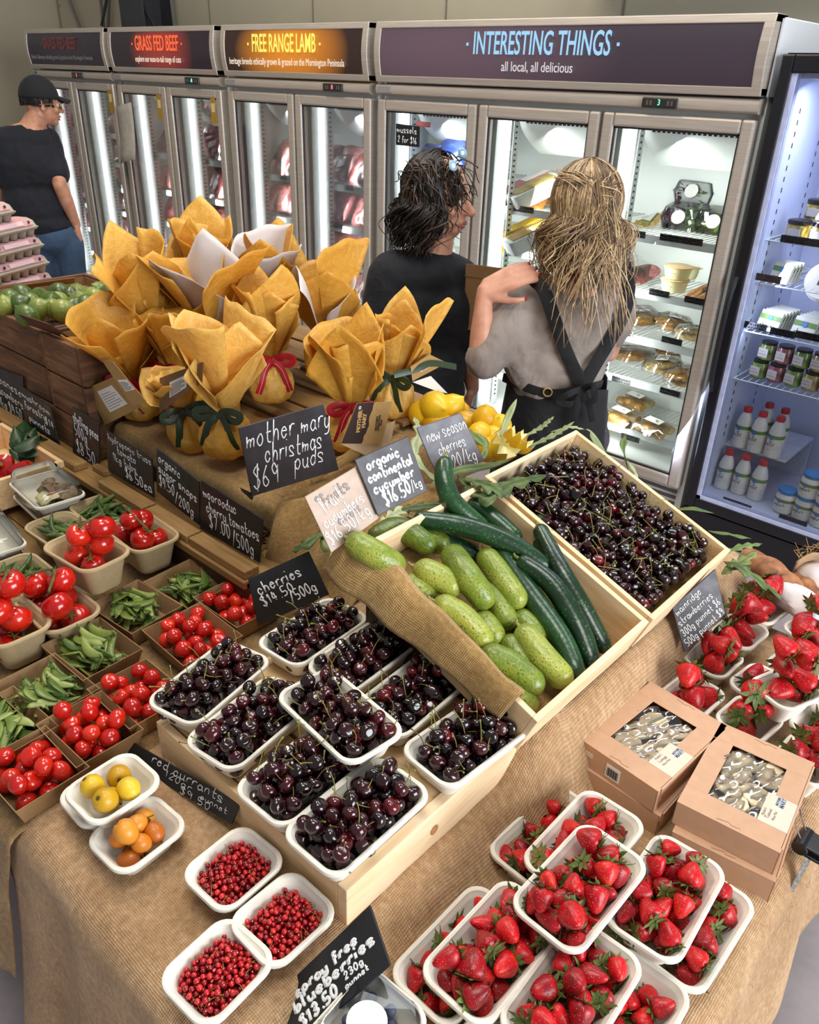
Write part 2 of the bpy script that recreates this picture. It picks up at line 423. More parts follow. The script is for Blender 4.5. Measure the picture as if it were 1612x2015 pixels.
# camera-like sensor box high on the left wall
p = atY(22, 22, 4.33); t = thing('wall_camera', 'small grey camera on a bracket high on the back wall, left end', 'camera', p)
m = MB(); m.box((0, 0, 0), (.12, .1, .07)); obj('housing', m, mat('camera_grey', '#8d8a85', .5), t, smooth=False, bevel=.008)
m = MB(); m.lathe([(.025, 0), (.025, .05), (.018, .055)], 14, rx(PI/2) @ tr(0, 0, .04)); obj('lens', m, mat('lens_black', '#101014', .2), t)
m = MB(); m.b2((-.015, .04, -.02), (.015, .07, .06)); obj('bracket', m, GREYP, t, smooth=False)
# ---------------------------------------------------------------- upright glass-door freezers
FY, DEP = 3.322, .68
def steel(name, c, r=.38, met=.55):
    t = NT(name); v = t.co(scale=(2, 2, 60)); c = hexc(c)
    cc = t.ramp(t.noise(v, 4, 2), (.3, tuple(x*.9 for x in c)), (.7, tuple(min(1, x*1.08) for x in c)))
    return t.fin(cc, r, None, Metallic=met)
SILV = steel('anodised_frame', '#beb3a8', .42, .35); SILVD = steel('anodised_dark', '#6f6963'); WHT = mat('fridge_white', '#e6ebe8', .45, .03, 3)
RUBBER = mat('gasket', '#24242a', .6); GLASS = glassy('door_glass', (.97, .985, .98), 1.45, .02, k=.8)
PLATE = mat('rating_plate', '#8e8c8c', .4, .3, 300)
SLOTS = mat('vent_black', '#15151a', .7)
RAILC = mat('clear_rail', '#d3d9d8', .25, .05)
LED = emit('led_tube', (.93, .97, 1.0), 5.0)
def header_mat(name, base, glow, k, cx=.5, w=.35, e=1.0):
    t = NT(name); tc = t.new('TexCoord'); sp = t.new('SeparateXYZ'); t.l(tc.outputs['UV'], sp.inputs[0])
    dx = t.math('DIVIDE', t.math('ABSOLUTE', t.math('SUBTRACT', sp.outputs[0], cx)), w); dy = t.math('ABSOLUTE', t.math('SUBTRACT', sp.outputs[1], .5))
    r = t.math('ADD', t.math('POWER', dx, 2.0), t.math('MULTIPLY', t.math('POWER', dy, 2.0), .8))
    g = t.math('MULTIPLY', t.math('SUBTRACT', 1.0, r, True), k)
    c = t.mix(g, hexc(base), hexc(glow))   # backlit printed film, a tube behind its middle
    return t.fin(t.mix(1.0, c, (.5, .5, .5), 'MULTIPLY'), .3, None, Emission_Color=c, Emission_Strength=e)
INT_LIGHTS = []
SH2 = (1.297, 1.047, .82, .60, .38); SH1 = (1.39, 1.185, 1.0, .816, .62, .42); SH3 = [(1.269, 1.014, .81, .60, .38), (1.266, 1.033, .819, .60, .38)]; SH4 = [(1.40, 1.15, .93, .70, .48), (1.285, 1.083, .87, .65, .42), (1.251, 1.007, .793, .584, .33)]
def fridge(name, label, x0, x1, nd, title, sub, tcol, scol, hmat, th, tw, sh, sw, tuc, shelves, cool=(.93, .98, 1.0), pw=13.0, disp='3', dcol=(.1, 1, .45), dx=.86, slots=True, kind='wide'):
    o = thing('display_freezer', label, 'freezer', (0, 0, 0), group='glass-door freezers along the back wall')
    z0, zt = .2, 1.745; yb = FY+DEP; W = x1-x0
    m = MB(); t = .035                                   # carcass: sides, back, roof, floor
    m.b2((x0, FY+.05, .08), (x0+t, yb, 2.06)); m.b2((x1-t, FY+.05, .08), (x1, yb, 2.06)); m.b2((x0, yb-t, .08), (x1, yb, 2.06))
    m.b2((x0+t, FY+.05, 1.74), (x1-t, yb-t, 1.80)); m.b2((x0+t, FY+.05, .1), (x1-t, yb-t, .24)); m.b2((x0, FY+.05, 2.04), (x1, yb, 2.075))
    obj('cabinet', m, WHT, o, smooth=False)
    m = MB(); m.b2((x0+.01, FY+.06, .0), (x1-.01, FY+.1, .19))
    for i in range(5): m.b2((x0+.03, FY+.045, .03+i*.03), (x1-.03, FY+.062, .045+i*.03))
    obj('kick_grille', m, SILVD, o, smooth=False)
    # lit canopy: a gently bowed film in a frame
    def bow(v): return FY-.015 - .02*math.sin(PI*v)
    m = MB(); zb_, zt_ = 1.822, 2.085
    fr = [(x0+.005, x0+.045, zb_, zt_), (x1-.045, x1-.005, zb_, zt_), (x0+.005, x1-.005, zb_, zb_+.03), (x0+.005, x1-.005, zt_-.03, zt_)]
    for a, b, c, d in fr:
        n = 7
        ring = []
        for i in range(n):
            z = c+(d-c)*i/(n-1); y = bow((z-zb_)/(zt_-zb_)); ring.append([(a, y-.008, z), (b, y-.008, z), (b, FY+.08, z), (a, FY+.08, z)])
        m.loft(ring)
    obj('canopy_frame', m, SILV, o, smooth=False, bevel=.004)
    m = MB(); m.grid(lambda u, v: (x0+.045+(W-.09)*u, bow(.11+.78*v)-.002, zb_+.03+(zt_-zb_-.06)*v), 12, 9, lambda u, v: (u, v))
    hp = obj('header_panel', m, hmat, o)
    zc = zb_+(zt_-zb_)*.5; cxx = x0+W*tuc; F = tr(cxx, bow(.6)-.010, zb_+.165) @ rx(PI/2-.03)
    ti = typeset(title, 'header_lettering', th, tcol, hp, F.translation, F.to_euler(), 1, th*.012, spacing=1.0)
    bw = max(v.co.x for v in ti.data.vertices)-min(v.co.x for v in ti.data.vertices); ti.data.transform(Matrix.Diagonal((tw/bw, 1, 1, 1)))
    for s in (-1, 1):
        m = MB(); m.box((cxx+s*(tw/2+.035), bow(.6)-.010, zb_+.165), (.012, .001, .012)); obj('header_dot', m, tcol, hp, smooth=False)
    if sub:
        F = tr(cxx, bow(.35)-.011, zb_+.078) @ rx(PI/2+.03)
        ti = typeset(sub, 'header_small_lettering', sh, scol, hp, F.translation, F.to_euler(), 1, 0)
        bw = max(v.co.x for v in ti.data.vertices)-min(v.co.x for v in ti.data.vertices); ti.data.transform(Matrix.Diagonal((sw/bw, 1, 1, 1)))
    # control rail
    m = MB(); ring = []
    for y, z in ((FY+.06, 1.762), (FY-.005, 1.762), (FY-.022, 1.772), (FY-.026, 1.79), (FY-.022, 1.806), (FY-.005, 1.815), (FY+.06, 1.815)): ring.append([(x0+.005, y, z), (x1-.005, y, z)])
    m.loft([[r[0] for r in ring], [r[1] for r in ring]]); rl = obj('control_rail', m, SILV, o, smooth=40)
    xd = x0+W*dx; m = MB(); m.b2((xd-.075, FY-.034, 1.768), (xd+.075, FY-.02, 1.806)); cp = obj('control_panel', m, mat('panel_black', '#2b2826', .35), rl, smooth=False, bevel=.004)
    m = MB(); m.b2((x0+.02, FY-.029, 1.775), (x0+.11, FY-.024, 1.803)); obj('rating_plate', m, PLATE, rl, smooth=False)
    typeset(disp, 'temperature_digit', .03, emit('digit_%d' % int(dcol[1]*10), dcol, 3.0), rl, (xd, FY-.0352, 1.788), (PI/2, 0, 0), .8)
    for s in (-.05, -.035, .04, .055):
        m = MB(); m.b2((xd+s-.005, FY-.0365, 1.778), (xd+s+.005, FY-.034, 1.796)); obj('button', m, mat('button_grey', '#55504c', .4), rl, smooth=False)
    dw = W/nd
    for i in range(nd):
        a, b = x0+dw*i+.008, x0+dw*(i+1)-.008; fw = .052; m = MB(); y0, y1 = FY-.012, FY+.045
        # mitred frame: bevelled outer bars, a recessed inner lip
        for (p, q, r, s) in ((a, a+fw, z0, zt), (b-fw, b, z0, zt)): m.b2((p, y0, r), (q, y1, s))
        m.b2((a+fw, y0, zt-fw), (b-fw, y1, zt)); m.b2((a+fw, y0, z0), (b-fw, y1, z0+fw))
        d = obj('door', m, SILV, o, smooth=False, bevel=.009)
        m = MB(); g = .007
        m.b2((a+fw, y0+.012, z0+fw), (a+fw+g, FY+.010, zt-fw)); m.b2((b-fw-g, y0+.012, z0+fw), (b-fw, FY+.010, zt-fw)); m.b2((a+fw, y0+.012, zt-fw-g), (b-fw, FY+.010, zt-fw)); m.b2((a+fw, y0+.012, z0+fw), (b-fw, FY+.010, z0+fw+g))
        obj('gasket', m, RUBBER, d, smooth=False)
        m = MB(); m.b2((a+fw, FY+.012, z0+fw), (b-fw, FY+.018, zt-fw)); obj('pane', m, GLASS, d, smooth=False)
        # slotted shelf upright and the light tube behind the left edge of the opening
        m = MB(); m.b2((a+.065, FY+.10, z0+.06), (a+.10, FY+.13, zt-.03)); lt = obj('light_tube', m, LED, o, smooth=False, bevel=.01)
        m = MB(); m.b2((a-.01, FY+.06, z0), (a+.062, FY+.17, zt)); obj('mullion', m, WHT, o, smooth=False)
        m = MB(); m.b2((a+.102, FY+.14, z0), (a+.104, FY+.185, zt)); u = obj('upright', m, WHT, o, smooth=False)
        m = MB()
        for k in range(56): m.b2((a+.1035, FY+.155, .3+k*.025), (a+.1048, FY+.17, .309+k*.025))
        obj('upright_slots', m, SLOTS, u, smooth=False)
        INT_LIGHTS.append(((a+.10+.1, FY+.16, .97), ((a+b)/2+.12, FY+.6, .9), pw, cool))
        if slots:
            m = MB()
            for z_ in (zt-.062,):
                n = int((dw-.22)/.023)
                for k in range(n): m.b2((a+.13+k*.023, FY+.199, z_-.013), (a+.142+k*.023, FY+.205, z_+.001))
            obj('vent_slots', m, SLOTS, o, smooth=False)
        m = MB(); m.grid(lambda u, v: (a+.075+(dw-.14)*u, FY+.206+.22*v**2, zt-.02-.20*v), 2, 8); obj('fan_cover', m, WHT, o, smooth=True)
    for i in range(nd):
      for z in (shelves[i] if isinstance(shelves[0], (list, tuple)) else shelves):
        m = MB(); d0, d1 = FY+.19, FY+DEP-.06; xa, xb = x0+dw*i+.06, x0+dw*(i+1)-.02
        for k in range(int((xb-xa)/.026)): m.tube([(xa+.01+k*.026, d0, z-.006), (xa+.01+k*.026, d1, z-.006)], .0022, 4)
        for y in (d0+.02, (d0+d1)/2, d1): m.tube([(xa, y, z-.010), (xb, y, z-.010)], .003, 5)
        s = obj('shelf', m, WHT, o)
        m = MB(); m.b2((xa, d0-.01, z-.03), (xb, d0, z+.006)); obj('ticket_rail', m, RAILC, s, smooth=False)
    return o
HB = header_mat
TX = lambda n, c, e: emit(n, c, e)
fr_beef0 = fridge('f1', 'unlit dark-headed freezer furthest left, beside the man in the cap', -7.055, -5.86, 2, 'GRASS FED BEEF', 'Belted Galloways ethically grown & grazed on the Mornington Peninsula',
    TX('txt_dim_red', '#6b2f2a', .7), TX('txt_dim', '#77706e', .6), HB('hdr_unlit', '#2b2630', '#3a3038', .5, e=.45), .105, .5, .04, .93, .47,
    SH1, disp='2', dcol=(1, .1, .2), dx=.62, slots=False)
fr_beef = fridge('f2', 'freezer with a red-glowing header, second from the left', -5.815, -4.585, 2, 'GRASS FED BEEF', 'explore our nose-to-tail range of cuts',
    TX('txt_red', '#ff6a3a', 1.1), TX('txt_pale', '#ffe9d2', .95), HB('hdr_red', '#2a2128', '#a03a34', .9, .52, .32, .62), .12, .5, .05, .53, .50,
    SH2, disp='-8', dx=.78, slots=False)
fr_lamb = fridge('f3', 'freezer with an amber-glowing header between the red header and the purple one', -4.525, -3.285, 2, 'FREE RANGE LAMB', 'heritage breeds ethically grown & grazed on the Mornington Peninsula',
    TX('txt_yellow', '#fff06a', 1.1), TX('txt_cream', '#fff0d8', .95), HB('hdr_amber', '#33221c', '#e08a28', .95, .5, .42, .66), .125, .54, .05, .98, .47,
    SH3, disp='8', dcol=(1, .15, .2), dx=.78)
fr_things = fridge('f4', 'three-door freezer with a long purple header, widest of the row', -3.245, -1.262, 3, 'INTERESTING THINGS', 'all local, all delicious',
    TX('txt_blue', '#a8dcff', .95), TX('txt_white', '#f2eeee', .85), HB('hdr_purple', '#40353f', '#6c5560', .75, .22, .5, .62), .125, .70, .055, .37, .50,
    SH4, cool=(.95, 1.0, .97), disp='3', dcol=(.1, 1, .5), dx=.80, pw=6.5)
m = MB(); m.b2((-1.262, FY+.02, 1.822), (-1.255, FY+DEP, 2.07)); obj('side_panel', m, mat('side_panel_white', '#dfe2e6', .25, .03, 2), fr_things, smooth=False)
m = MB(); m.b2((-3.12, FY+.16, 1.62), (-3.02, FY+.162, 1.645)); obj('red_sticker', m, mat('red_sticker', '#c8423c', .5), fr_things, smooth=False)
for i, (p, tg, pw, c) in enumerate(INT_LIGHTS): area('freezer_tube_lamp', p, tg, .05, 1.35, pw, c)
# paper sheet hung by tape on the second freezer, mustard tags, a corner sticker
def ytag(px, py):
    p = atY(px, py, FY-.016); m = MB(); m.box((0, 0, 0), (.05, .002, .15)); o = obj('mustard_tag', m, mat('mustard_card', '#a88422', .6), loc=p, smooth=False)
    m = MB(); m.box((0, -.0015, .02), (.034, .001, .05)); obj('tag_square', m, mat('mustard_pale', '#d8c890', .6), o, smooth=False); return o
for px, py, l in ((218, 199, 'mustard tag on the second door frame of the unlit freezer'), (314, 211, 'mustard tag on the left door of the red-headed freezer'), (420, 219, 'mustard tag on the right door of the red-headed freezer')):
    tag(ytag(px, py), l, 'tag', 'mustard tags on the freezer doors')
p = atY(251, 268, FY-.03); m = MB()
m.grid(lambda u, v: ((u-.5)*.21+.03*v, -.03*math.sin(PI*u)-.04*v*v, .17-.36*v+.05*u), 8, 8)
o = obj('paper_notice', m, mat('limp_paper', '#a49d92', .7), loc=p, solid=.001); tag(o, 'limp grey paper sheet taped to a freezer door', 'paper')
p = atY(800, 262, FY-.02)
o = sign('small black chalk card on the freezer door, offering mussels', [atY(779, 243, FY-.02), atY(826, 249, FY-.02), atY(825, 290, FY-.02), atY(779, 285, FY-.02)],
     [('mussels', .06, .62, .30, .84, 0), ('2 for $16', .10, .16, .28, .8, 0)], pen=.0055, group='chalkboard price signs')
# ---------------------------------------------------------------- tables, burlap, crates
BURLAP = burlap('burlap_cover', '#ad865c', '#e0c19c'); BURLAP2 = burlap('burlap_brown', '#8f6d40', '#c2a26e'); BURLAP3 = burlap('burlap_gold', '#a07a42', '#d6b478', pitch=.0036)
PINE = wood('pine', '#d6ab74', '#ecca9a', '#f6deb6', 0, 1.0, .55); PINEY = wood('pine_y', '#dcb482', '#f0d2a8', '#f7e2c2', 1, 1.0, .55)
OLDW = wood('old_crate_wood', '#3a2416', '#744f32', '#98714c', 0, 1.3, .75, bump=.5); OLDY = wood('old_crate_wood_y', '#352115', '#6c482d', '#8e6745', 1, 1.3, .75, bump=.5)
SHELFW = wood('shelf_wood', '#6a4a2b', '#94703f', '#ad8a58', 0, .8, .6); RAILD = wood('shelf_dark', '#2b1710', '#4a2a1d', '#5e3a28', 0, .9, .55, bump=.4)
def table(label, x0, x1, y0, y1, z, m, th=.03, legs=True):
    t = thing('display_table', label, 'table', ((x0+x1)/2, (y0+y1)/2, 0), group='produce display tables')
    w, d = x1-x0, y1-y0; n = max(1, round(d/.16)); b = MB()
    for i in range(n): b.b2((-w/2, -d/2+d/n*i+.0015, z-th), (w/2, -d/2+d/n*(i+1)-.0015, z))
    obj('tabletop', b, m, t, smooth=False, bevel=.002)
    if legs:
        for sx in (-1, 1):
            for sy in (-1, 1):
                b = MB(); b.box((sx*(w/2-.06), sy*(d/2-.06), (z-th)/2), (.06, .06, z-th)); obj('leg', b, RAILD, t, smooth=False)
    return t
ZL, ZR = .75, .655            # the left tables and the lower strawberry table
table('low trestle table under the strawberry punnets, hidden by burlap', -.47, -.13, .30, 1.80, ZR-.012, SHELFW)
table('trestle table under the currants and the cherry stand, hidden by burlap', -1.02, -.57, .30, 1.80, ZL-.012, SHELFW)
table('timber table under the tomatoes, peas and mushrooms', -2.95, -1.03, .27, 1.0, ZL-.012, wood('table_boards', '#5d4023', '#8c6a40', '#a5834f', 0, .7, .5))
def top(X, Y):
    z = ZL + (ZR-ZL)*smst(-.535, -.435, X + .012*math.sin(Y*9))
    if Y > .86: z += (.072*smst(.86, .97, Y))*(1-smst(-.512, -.425, X))
    z += .004*noise.noise(Vector((X*7, Y*7, 0))) + .002*noise.noise(Vector((X*23, Y*23, 3)))
    z += .014*math.exp(-((Y-1.0+(X+.5)*.5)/.022)**2)*smst(-.60, -.52, X)*(1-smst(-.44, -.38, X))
    z -= .03*math.exp(-(((X+.50)/.03)**2+((Y-.545)/.05)**2))
    return z
def hang(s, R, ang=1.45):
    """distance past an edge -> (outward, down)"""
    if s <= 0: return 0, 0
    a = min(s/R, ang); o, d = R*math.sin(a), R*(1-math.cos(a)); r = s-R*a
    if r > 0: o += r*math.cos(ang); d += r*math.sin(ang)
    return o, d
def cloth(name, label, xs, ys, mt, topfn, xe=None, ye=None, R=.05, fold=.012, hx=.5, hy=.6, nx=90, ny=110, lx=None, thick=.003, pull=None):
    """xe: right edge X where it starts to hang, ye: front edge"""
    ux0, ux1 = xs[0], (xe+hx if xe is not None else xs[1]); uy0, uy1 = ((ye-hy) if ye is not None else ys[0]), ys[1]
    def dy0(Y): return hang(ye-Y, R)[1]
    def P(a, b):
        X = ux0+(ux1-ux0)*a; Y = uy0+(uy1-uy0)*b
        ox, dx = hang(X-xe, R) if xe is not None else (0, 0)
        oy, dy = hang(ye-Y, R) if ye is not None else (0, 0)
        if pull: X += pull[2]*smst(0, .16, dy0(Y))*smst(pull[1], pull[0], X)
        bx = min(X, xe) if xe is not None else X; by = max(Y, ye) if ye is not None else Y
        z = topfn(bx, by) - dx - dy
        f = fold*min(1, dy/.25)*(math.sin(X*21+1.2*math.sin(X*9))+.5*math.sin(X*43+dy*4)); g = fold*min(1, dx/.2)*math.sin(Y*17+dx*5)
        return Vector((bx+ox+g, by-oy-f-.05*dy*dy, max(z, .03)))
    m = MB(); m.grid(P, nx, ny, lambda a, b: (ux0+(ux1-ux0)*a, uy0+(uy1-uy0)*b))
    o = obj(name, m, mt, solid=thick); tag(o, label, 'burlap cloth', 'burlap table covers'); return o
main = cloth('burlap_cover', 'wide tan burlap under the cherry stand and strawberries, hanging at the front', (-1.12, 0), (0, 1.83), BURLAP, lambda X, Y: top(X, Y)-.010*smst(-1.0, -1.1, X)+.004, xe=-.128, ye=.285, hx=.34, hy=.56, R=.045, nx=120, ny=170, pull=(-1.12, -.9, .045))
left = cloth('burlap_cover', 'brown burlap under the kraft trays of peas and tomatoes', (-1.78, -1.05), (0, .93), BURLAP2, lambda X, Y: ZL-.004+.003*noise.noise(Vector((X*9, Y*9, 1))), ye=.262, hy=.37, R=.03, fold=.02, nx=70, ny=90, pull=(-1.05, -1.3, -.03))
left.location.y = -.004
# loose frayed threads along the main cloth's right edge
m = MB(); R_ = random.Random(5)
for i in range(140):
    Y = .5+1.25*R_.random(); X = -.128+.045+R_.uniform(-.012, .004); z = top(-.14, Y)-.03-R_.random()*.05; p = Vector((X, Y, z))
    m.tube([p, p+Vector((R_.uniform(.001, .008), R_.uniform(-.012, .012), R_.uniform(-.01, .004))), p+Vector((R_.uniform(.004, .014), R_.uniform(-.02, .02), R_.uniform(-.02, .004)))], .0004, 4)
FRAY = mat('burlap_thread', '#b8935c', .9)
obj('frayed_threads', m, FRAY, main)
# ---- shelf rail with battens that hold the price signs
t = thing('sign_shelf', 'dark timber sign ledge with pale battens running behind the tomatoes', 'shelf', (0, 0, 0))
m = MB(); m.b2((-2.95, .885, ZL-.01), (-1.27, .905, .829)); obj('front_board', m, RAILD, t, smooth=False, bevel=.003)
m = MB(); m.b2((-2.95, .88, .812), (-1.27, 1.02, .833)); obj('ledge_board', m, SHELFW, t, smooth=False, bevel=.003)
for a, b in ((-1.275, -1.50), (-1.502, -1.70), (-1.705, -1.93), (-2.06, -2.34), (-2.345, -2.62), (-2.63, -2.95)):
    m = MB(); m.b2((a-.002, .888, .833), (b+.002, .93, .855)); obj('batten', m, SHELFW, t, smooth=False, bevel=.003)
m = MB(); m.b2((-2.04, .93, .833), (-1.975, .99, .851)); obj('block', m, SHELFW, t, smooth=False, bevel=.003)
# ---- raised platform behind the ledge
t = thing('riser_box', 'timber riser behind the sign ledge, dressed in gold burlap', 'riser', (0, 0, 0))
m = MB(); m.b2((-2.75, 1.03, 0), (-1.36, 1.80, .925)); obj('body', m, OLDW, t, smooth=False)
def plat(X, Y): return .95+.004*noise.noise(Vector((X*8, Y*8, 5)))
gold = cloth('burlap_cover', 'gold burlap over the riser under the wrapped puddings', (-2.04, 0), (0, 1.85), BURLAP3, plat, xe=-1.345, ye=1.035, hx=.17, hy=.075, R=.02, fold=.012, nx=80, ny=80)
# hem roll falling at the riser's corner
m = MB(); path = catmull([atX(655, 905, -1.33)+Vector((0, .1, 0)), at(600, 955, .95), at(565, 985, .935), at(548, 1020, .90), at(538, 1060, .86), at(522, 1090, .83), at(498, 1112, .815)], 8); R_ = random.Random(8)
m.tube(path, [.010+.003*math.sin(i*.8)+.003*R_.random() for i in range(len(path))], 10)
for p in path:
    for _ in range(5):
        q = p+Vector((R_.uniform(-.008, .012), R_.uniform(-.015, .006), R_.uniform(.0, .012))); m.tube([q, q+Vector((R_.uniform(-.015, .02), R_.uniform(-.03, .005), R_.uniform(-.012, .016)))], .0006, 4)
obj('rolled_hem', m, BURLAP3, gold)
o = tag(obj('burlap_fall', MB(), BURLAP3), 'x', 'x'); bpy.data.objects.remove(o)
m = MB()
TLc, TRc, BLc, BRc = at(548, 990, .955), Vector((-1.06, 1.36, .99)), at(520, 1112, .80), Vector((-1.04, .96, .80))
m.grid(lambda a, b: TLc.lerp(TRc, a).lerp(BLc.lerp(BRc, a), b)+Vector((.03*math.sin(PI*b)*(1-a), -.03*math.sin(PI*b), .008*math.sin(a*9+b*4))), 30, 24, lambda a, b: (a*.4, b*.3))
obj('side_fall', m, BURLAP3, gold, solid=.003)
# ---- pine stand of slats under the cherry punnets
t = thing('pine_stand', 'upturned pine crate with slatted top carrying nine cherry punnets', 'stand', (-.785, .7165, ZL))
m = MB(); m.b2((.225, -.2135, .002), (.245, .2135, .08)); obj('side_board', m, PINEY, t, smooth=False, bevel=.0015)
m = MB(); m.b2((-.245, -.2135, .002), (-.225, .2135, .08)); obj('side_board', m, PINEY, t, smooth=False, bevel=.0015)
m = MB(); m.b2((-.225, -.2135, .002), (.225, -.1985, .079)); obj('end_board', m, PINE, t, smooth=False, bevel=.0015)
m = MB(); m.b2((-.225, .1985, .002), (.225, .2135, .079)); obj('end_board', m, PINE, t, smooth=False, bevel=.0015)
for i in range(3):
    y = -.198+.133*i; m = MB(); m.b2((-.225, y+.004, .06), (.224, y+.129, .077)); obj('slat', m, PINE, t, smooth=False, bevel=.002)
m = MB(); m.lathe([(.008, 0), (.0095, .0006), (.0045, .0012)], 14, tr(.2452, -.02, .04) @ ry(PI/2)); obj('knot', m, mat('pine_knot', '#b07a4e', .6, .2, 120), t)
# ---- tilted pine crates: cucumbers and loose cherries
TILT = math.radians(20.6)
def crate_frame(X, Y, z): return frame((X, Y, z), (-math.cos(TILT), 0, math.sin(TILT)), (0, -1, 0))
F_CUC = crate_frame(-.490, 1.280, .92); F_CHE = crate_frame(-.487, 1.668, .92)
def pine_crate(label, F, L, Wd, h=.092):
    t = thing('pine_crate', label, 'crate', group='tilted pine crates'); t.matrix_world = F; k = .012
    for y0 in (0, Wd-k): m = MB(); m.b2((k, y0, -h), (L-k, y0+k, 0)); obj('side_board', m, PINE, t, smooth=False, bevel=.0015)
    for x0 in (0, L-k): m = MB(); m.b2((x0, 0, -h), (x0+k, Wd, 0)); obj('end_board', m, PINEY, t, smooth=False, bevel=.0015)
    m = MB(); m.b2((k, k, -h), (L-k, Wd-k, -h+.008)); obj('base', m, PINE, t, smooth=False)
    m = MB(); m.grid(lambda a, b: Vector((k+.004+(L-2*k-.008)*a, k+.004+(Wd-2*k-.008)*b, -h+.014+.003*noise.noise(Vector((a*9, b*9, 2))))), 24, 20, lambda a, b: (a*L, b*Wd)); obj('burlap_liner', m, BURLAP3, t)
    return t
L_C, W_C = .452, .388
pine_crate('tilted pine crate of cucumbers, lined with burlap', F_CUC, L_C, W_C)
pine_crate('tilted pine crate heaped with loose cherries', F_CHE, L_C+.015, W_C-.012)
t = thing('crate_prop', 'hidden timber wedge that tilts the two pine crates', 'prop'); m = MB()
pl = [(-.57, ZL+.003), (-.93, ZL+.003), (-.93, .982), (-.57, .845)]
m.prism([(x, z) for x, z in pl], -1.64, -.93, rx(PI/2)); obj('wedge', m, RAILD, t, smooth=False)
# folded burlap over the near wall of the cucumber crate
m = MB(); prof = [(.046, -.066), (.040, -.04), (.030, -.012), (.018, .006), (.004, .014), (-.008, .010), (-.016, -.002), (-.022, -.018), (-.026, -.036)]
def bb(a, b):
    i = b*(len(prof)-1); k = min(int(i), len(prof)-2); f = i-k; y = prof[k][0]*(1-f)+prof[k+1][0]*f; z = prof[k][1]*(1-f)+prof[k+1][1]*f
    x = .05+.43*a; g = .62+.55*smst(.1, .95, a)
    return F_CUC @ Vector((x, W_C-.010+y*g+.003*math.sin(a*23), z*(.7+.4*a)+.004*math.sin(a*17+2)+.003))
m.grid(bb, 60, 25, lambda a, b: (a*.42, b*.16)); o = obj('burlap_fold', m, BURLAP3, solid=.005); tag(o, 'folded strip of burlap over the near wall of the cucumber crate', 'burlap cloth')
# ---- old dark fruit crates with limes
def old_crate(label, x0, x1, y0, y1, z0, h, rows=2):
    t = thing('fruit_crate', label, 'crate', ((x0+x1)/2, (y0+y1)/2, z0), group='old dark timber fruit crates'); w, d = x1-x0, y1-y0; k = .016
    for r in range(rows):
        a, b = h/rows*r+.003, h/rows*(r+1)-.003
        for s in (-1, 1):
            m = MB(); m.b2((-w/2+k, s*(d/2-k/2)-k/2, a), (w/2-k, s*(d/2-k/2)+k/2, b)); obj('side_board', m, OLDW, t, smooth=False, bevel=.003)
            m = MB(); m.b2((s*(w/2-k/2)-k/2, -d/2, a), (s*(w/2-k/2)+k/2, d/2, b)); obj('end_board', m, OLDY, t, smooth=False, bevel=.003)
    m = MB(); m.b2((-w/2+k, -d/2+k, 0), (w/2-k, d/2-k, .012)); obj('base', m, OLDW, t, smooth=False); return t
old_crate('dark timber crate of limes next to the wrapped puddings', -2.30, -2.075, .965, 1.44, .946, .232)
old_crate('dark timber crate of limes at the left edge of the picture', -2.92, -2.31, .97, 1.44, .946, .232)
old_crate('dark timber crate of limes at the back, half hidden by gold paper', -2.78, -2.25, 1.46, 1.80, .93, .25)
m = MB(); m.b2((-2.92, .965, .834), (-2.08, 1.10, .945)); o = obj('timber_plinth', m, OLDW, smooth=False, bevel=.004); tag(o, 'dark timber plinth under the lime crates', 'plinth')
# slatted pallet under the puddings
t = thing('slatted_pallet', 'small slatted timber pallet under the gold-wrapped puddings', 'pallet', (-1.72, 1.45, .955))
for i in range(6):
    m = MB(); m.b2((-.28, -.33+i*.112, .014), (.30, -.33+i*.112+.098, .028)); obj('slat', m, SHELFW, t, smooth=False, bevel=.003)
for x in (-.22, .22): m = MB(); m.b2((x-.02, -.33, 0), (x+.02, .33, .014)); obj('bearer', m, SHELFW, t, smooth=False)
# ---------------------------------------------------------------- punnets, trays, tubs
PULP = mat('pulp_white', '#e6e0d2', .7, .03, 25, .05, 300); PULP_B = mat('pulp_tan', '#b39d76', .8, .08, 40, .1, 300)
KRAFT = mat('kraft_board', '#927049', .75, .08, 60, .04, 400); KRAFT2 = mat('kraft_box', '#c69c7c', .6, .05, 40, .03, 400)
def punnet_mb(lx, ly, h, r=.028, tap=.014, rim=.008):
    m = MB(); rings = []
    for ins, z in ((tap+rim+.006, 0), (tap+rim, .002), (rim+.002, h-.012), (rim*.55, h-.010), (.0005, h-.0075), (0, h-.004), (.001, h-.001), (rim*.4, h), (rim*.9, h-.0015), (rim+.0005, h-.005), (rim+.004, h-.0085), (rim+.0055, h-.012), (tap+rim+.0035, .008), (tap+rim+.010, .004), (tap+rim+.02, .0035)):
        rings.append(rrect(lx-2*ins, ly-2*ins, r-ins*.6, z))
    m.loft(rings); return m
def kraft_mb(lx, ly, h, tap=.012, th=.0016):
    m = MB(); a, b = lx/2, ly/2
    def ring(i, z): return [Vector((sx*(a-i), sy*(b-i), z)) for sx, sy in ((1, 1), (-1, 1), (-1, -1), (1, -1))]
    m.loft([ring(tap, 0), ring(0, h), ring(th, h), ring(tap+th, th*2)]); return m
_pm = {}
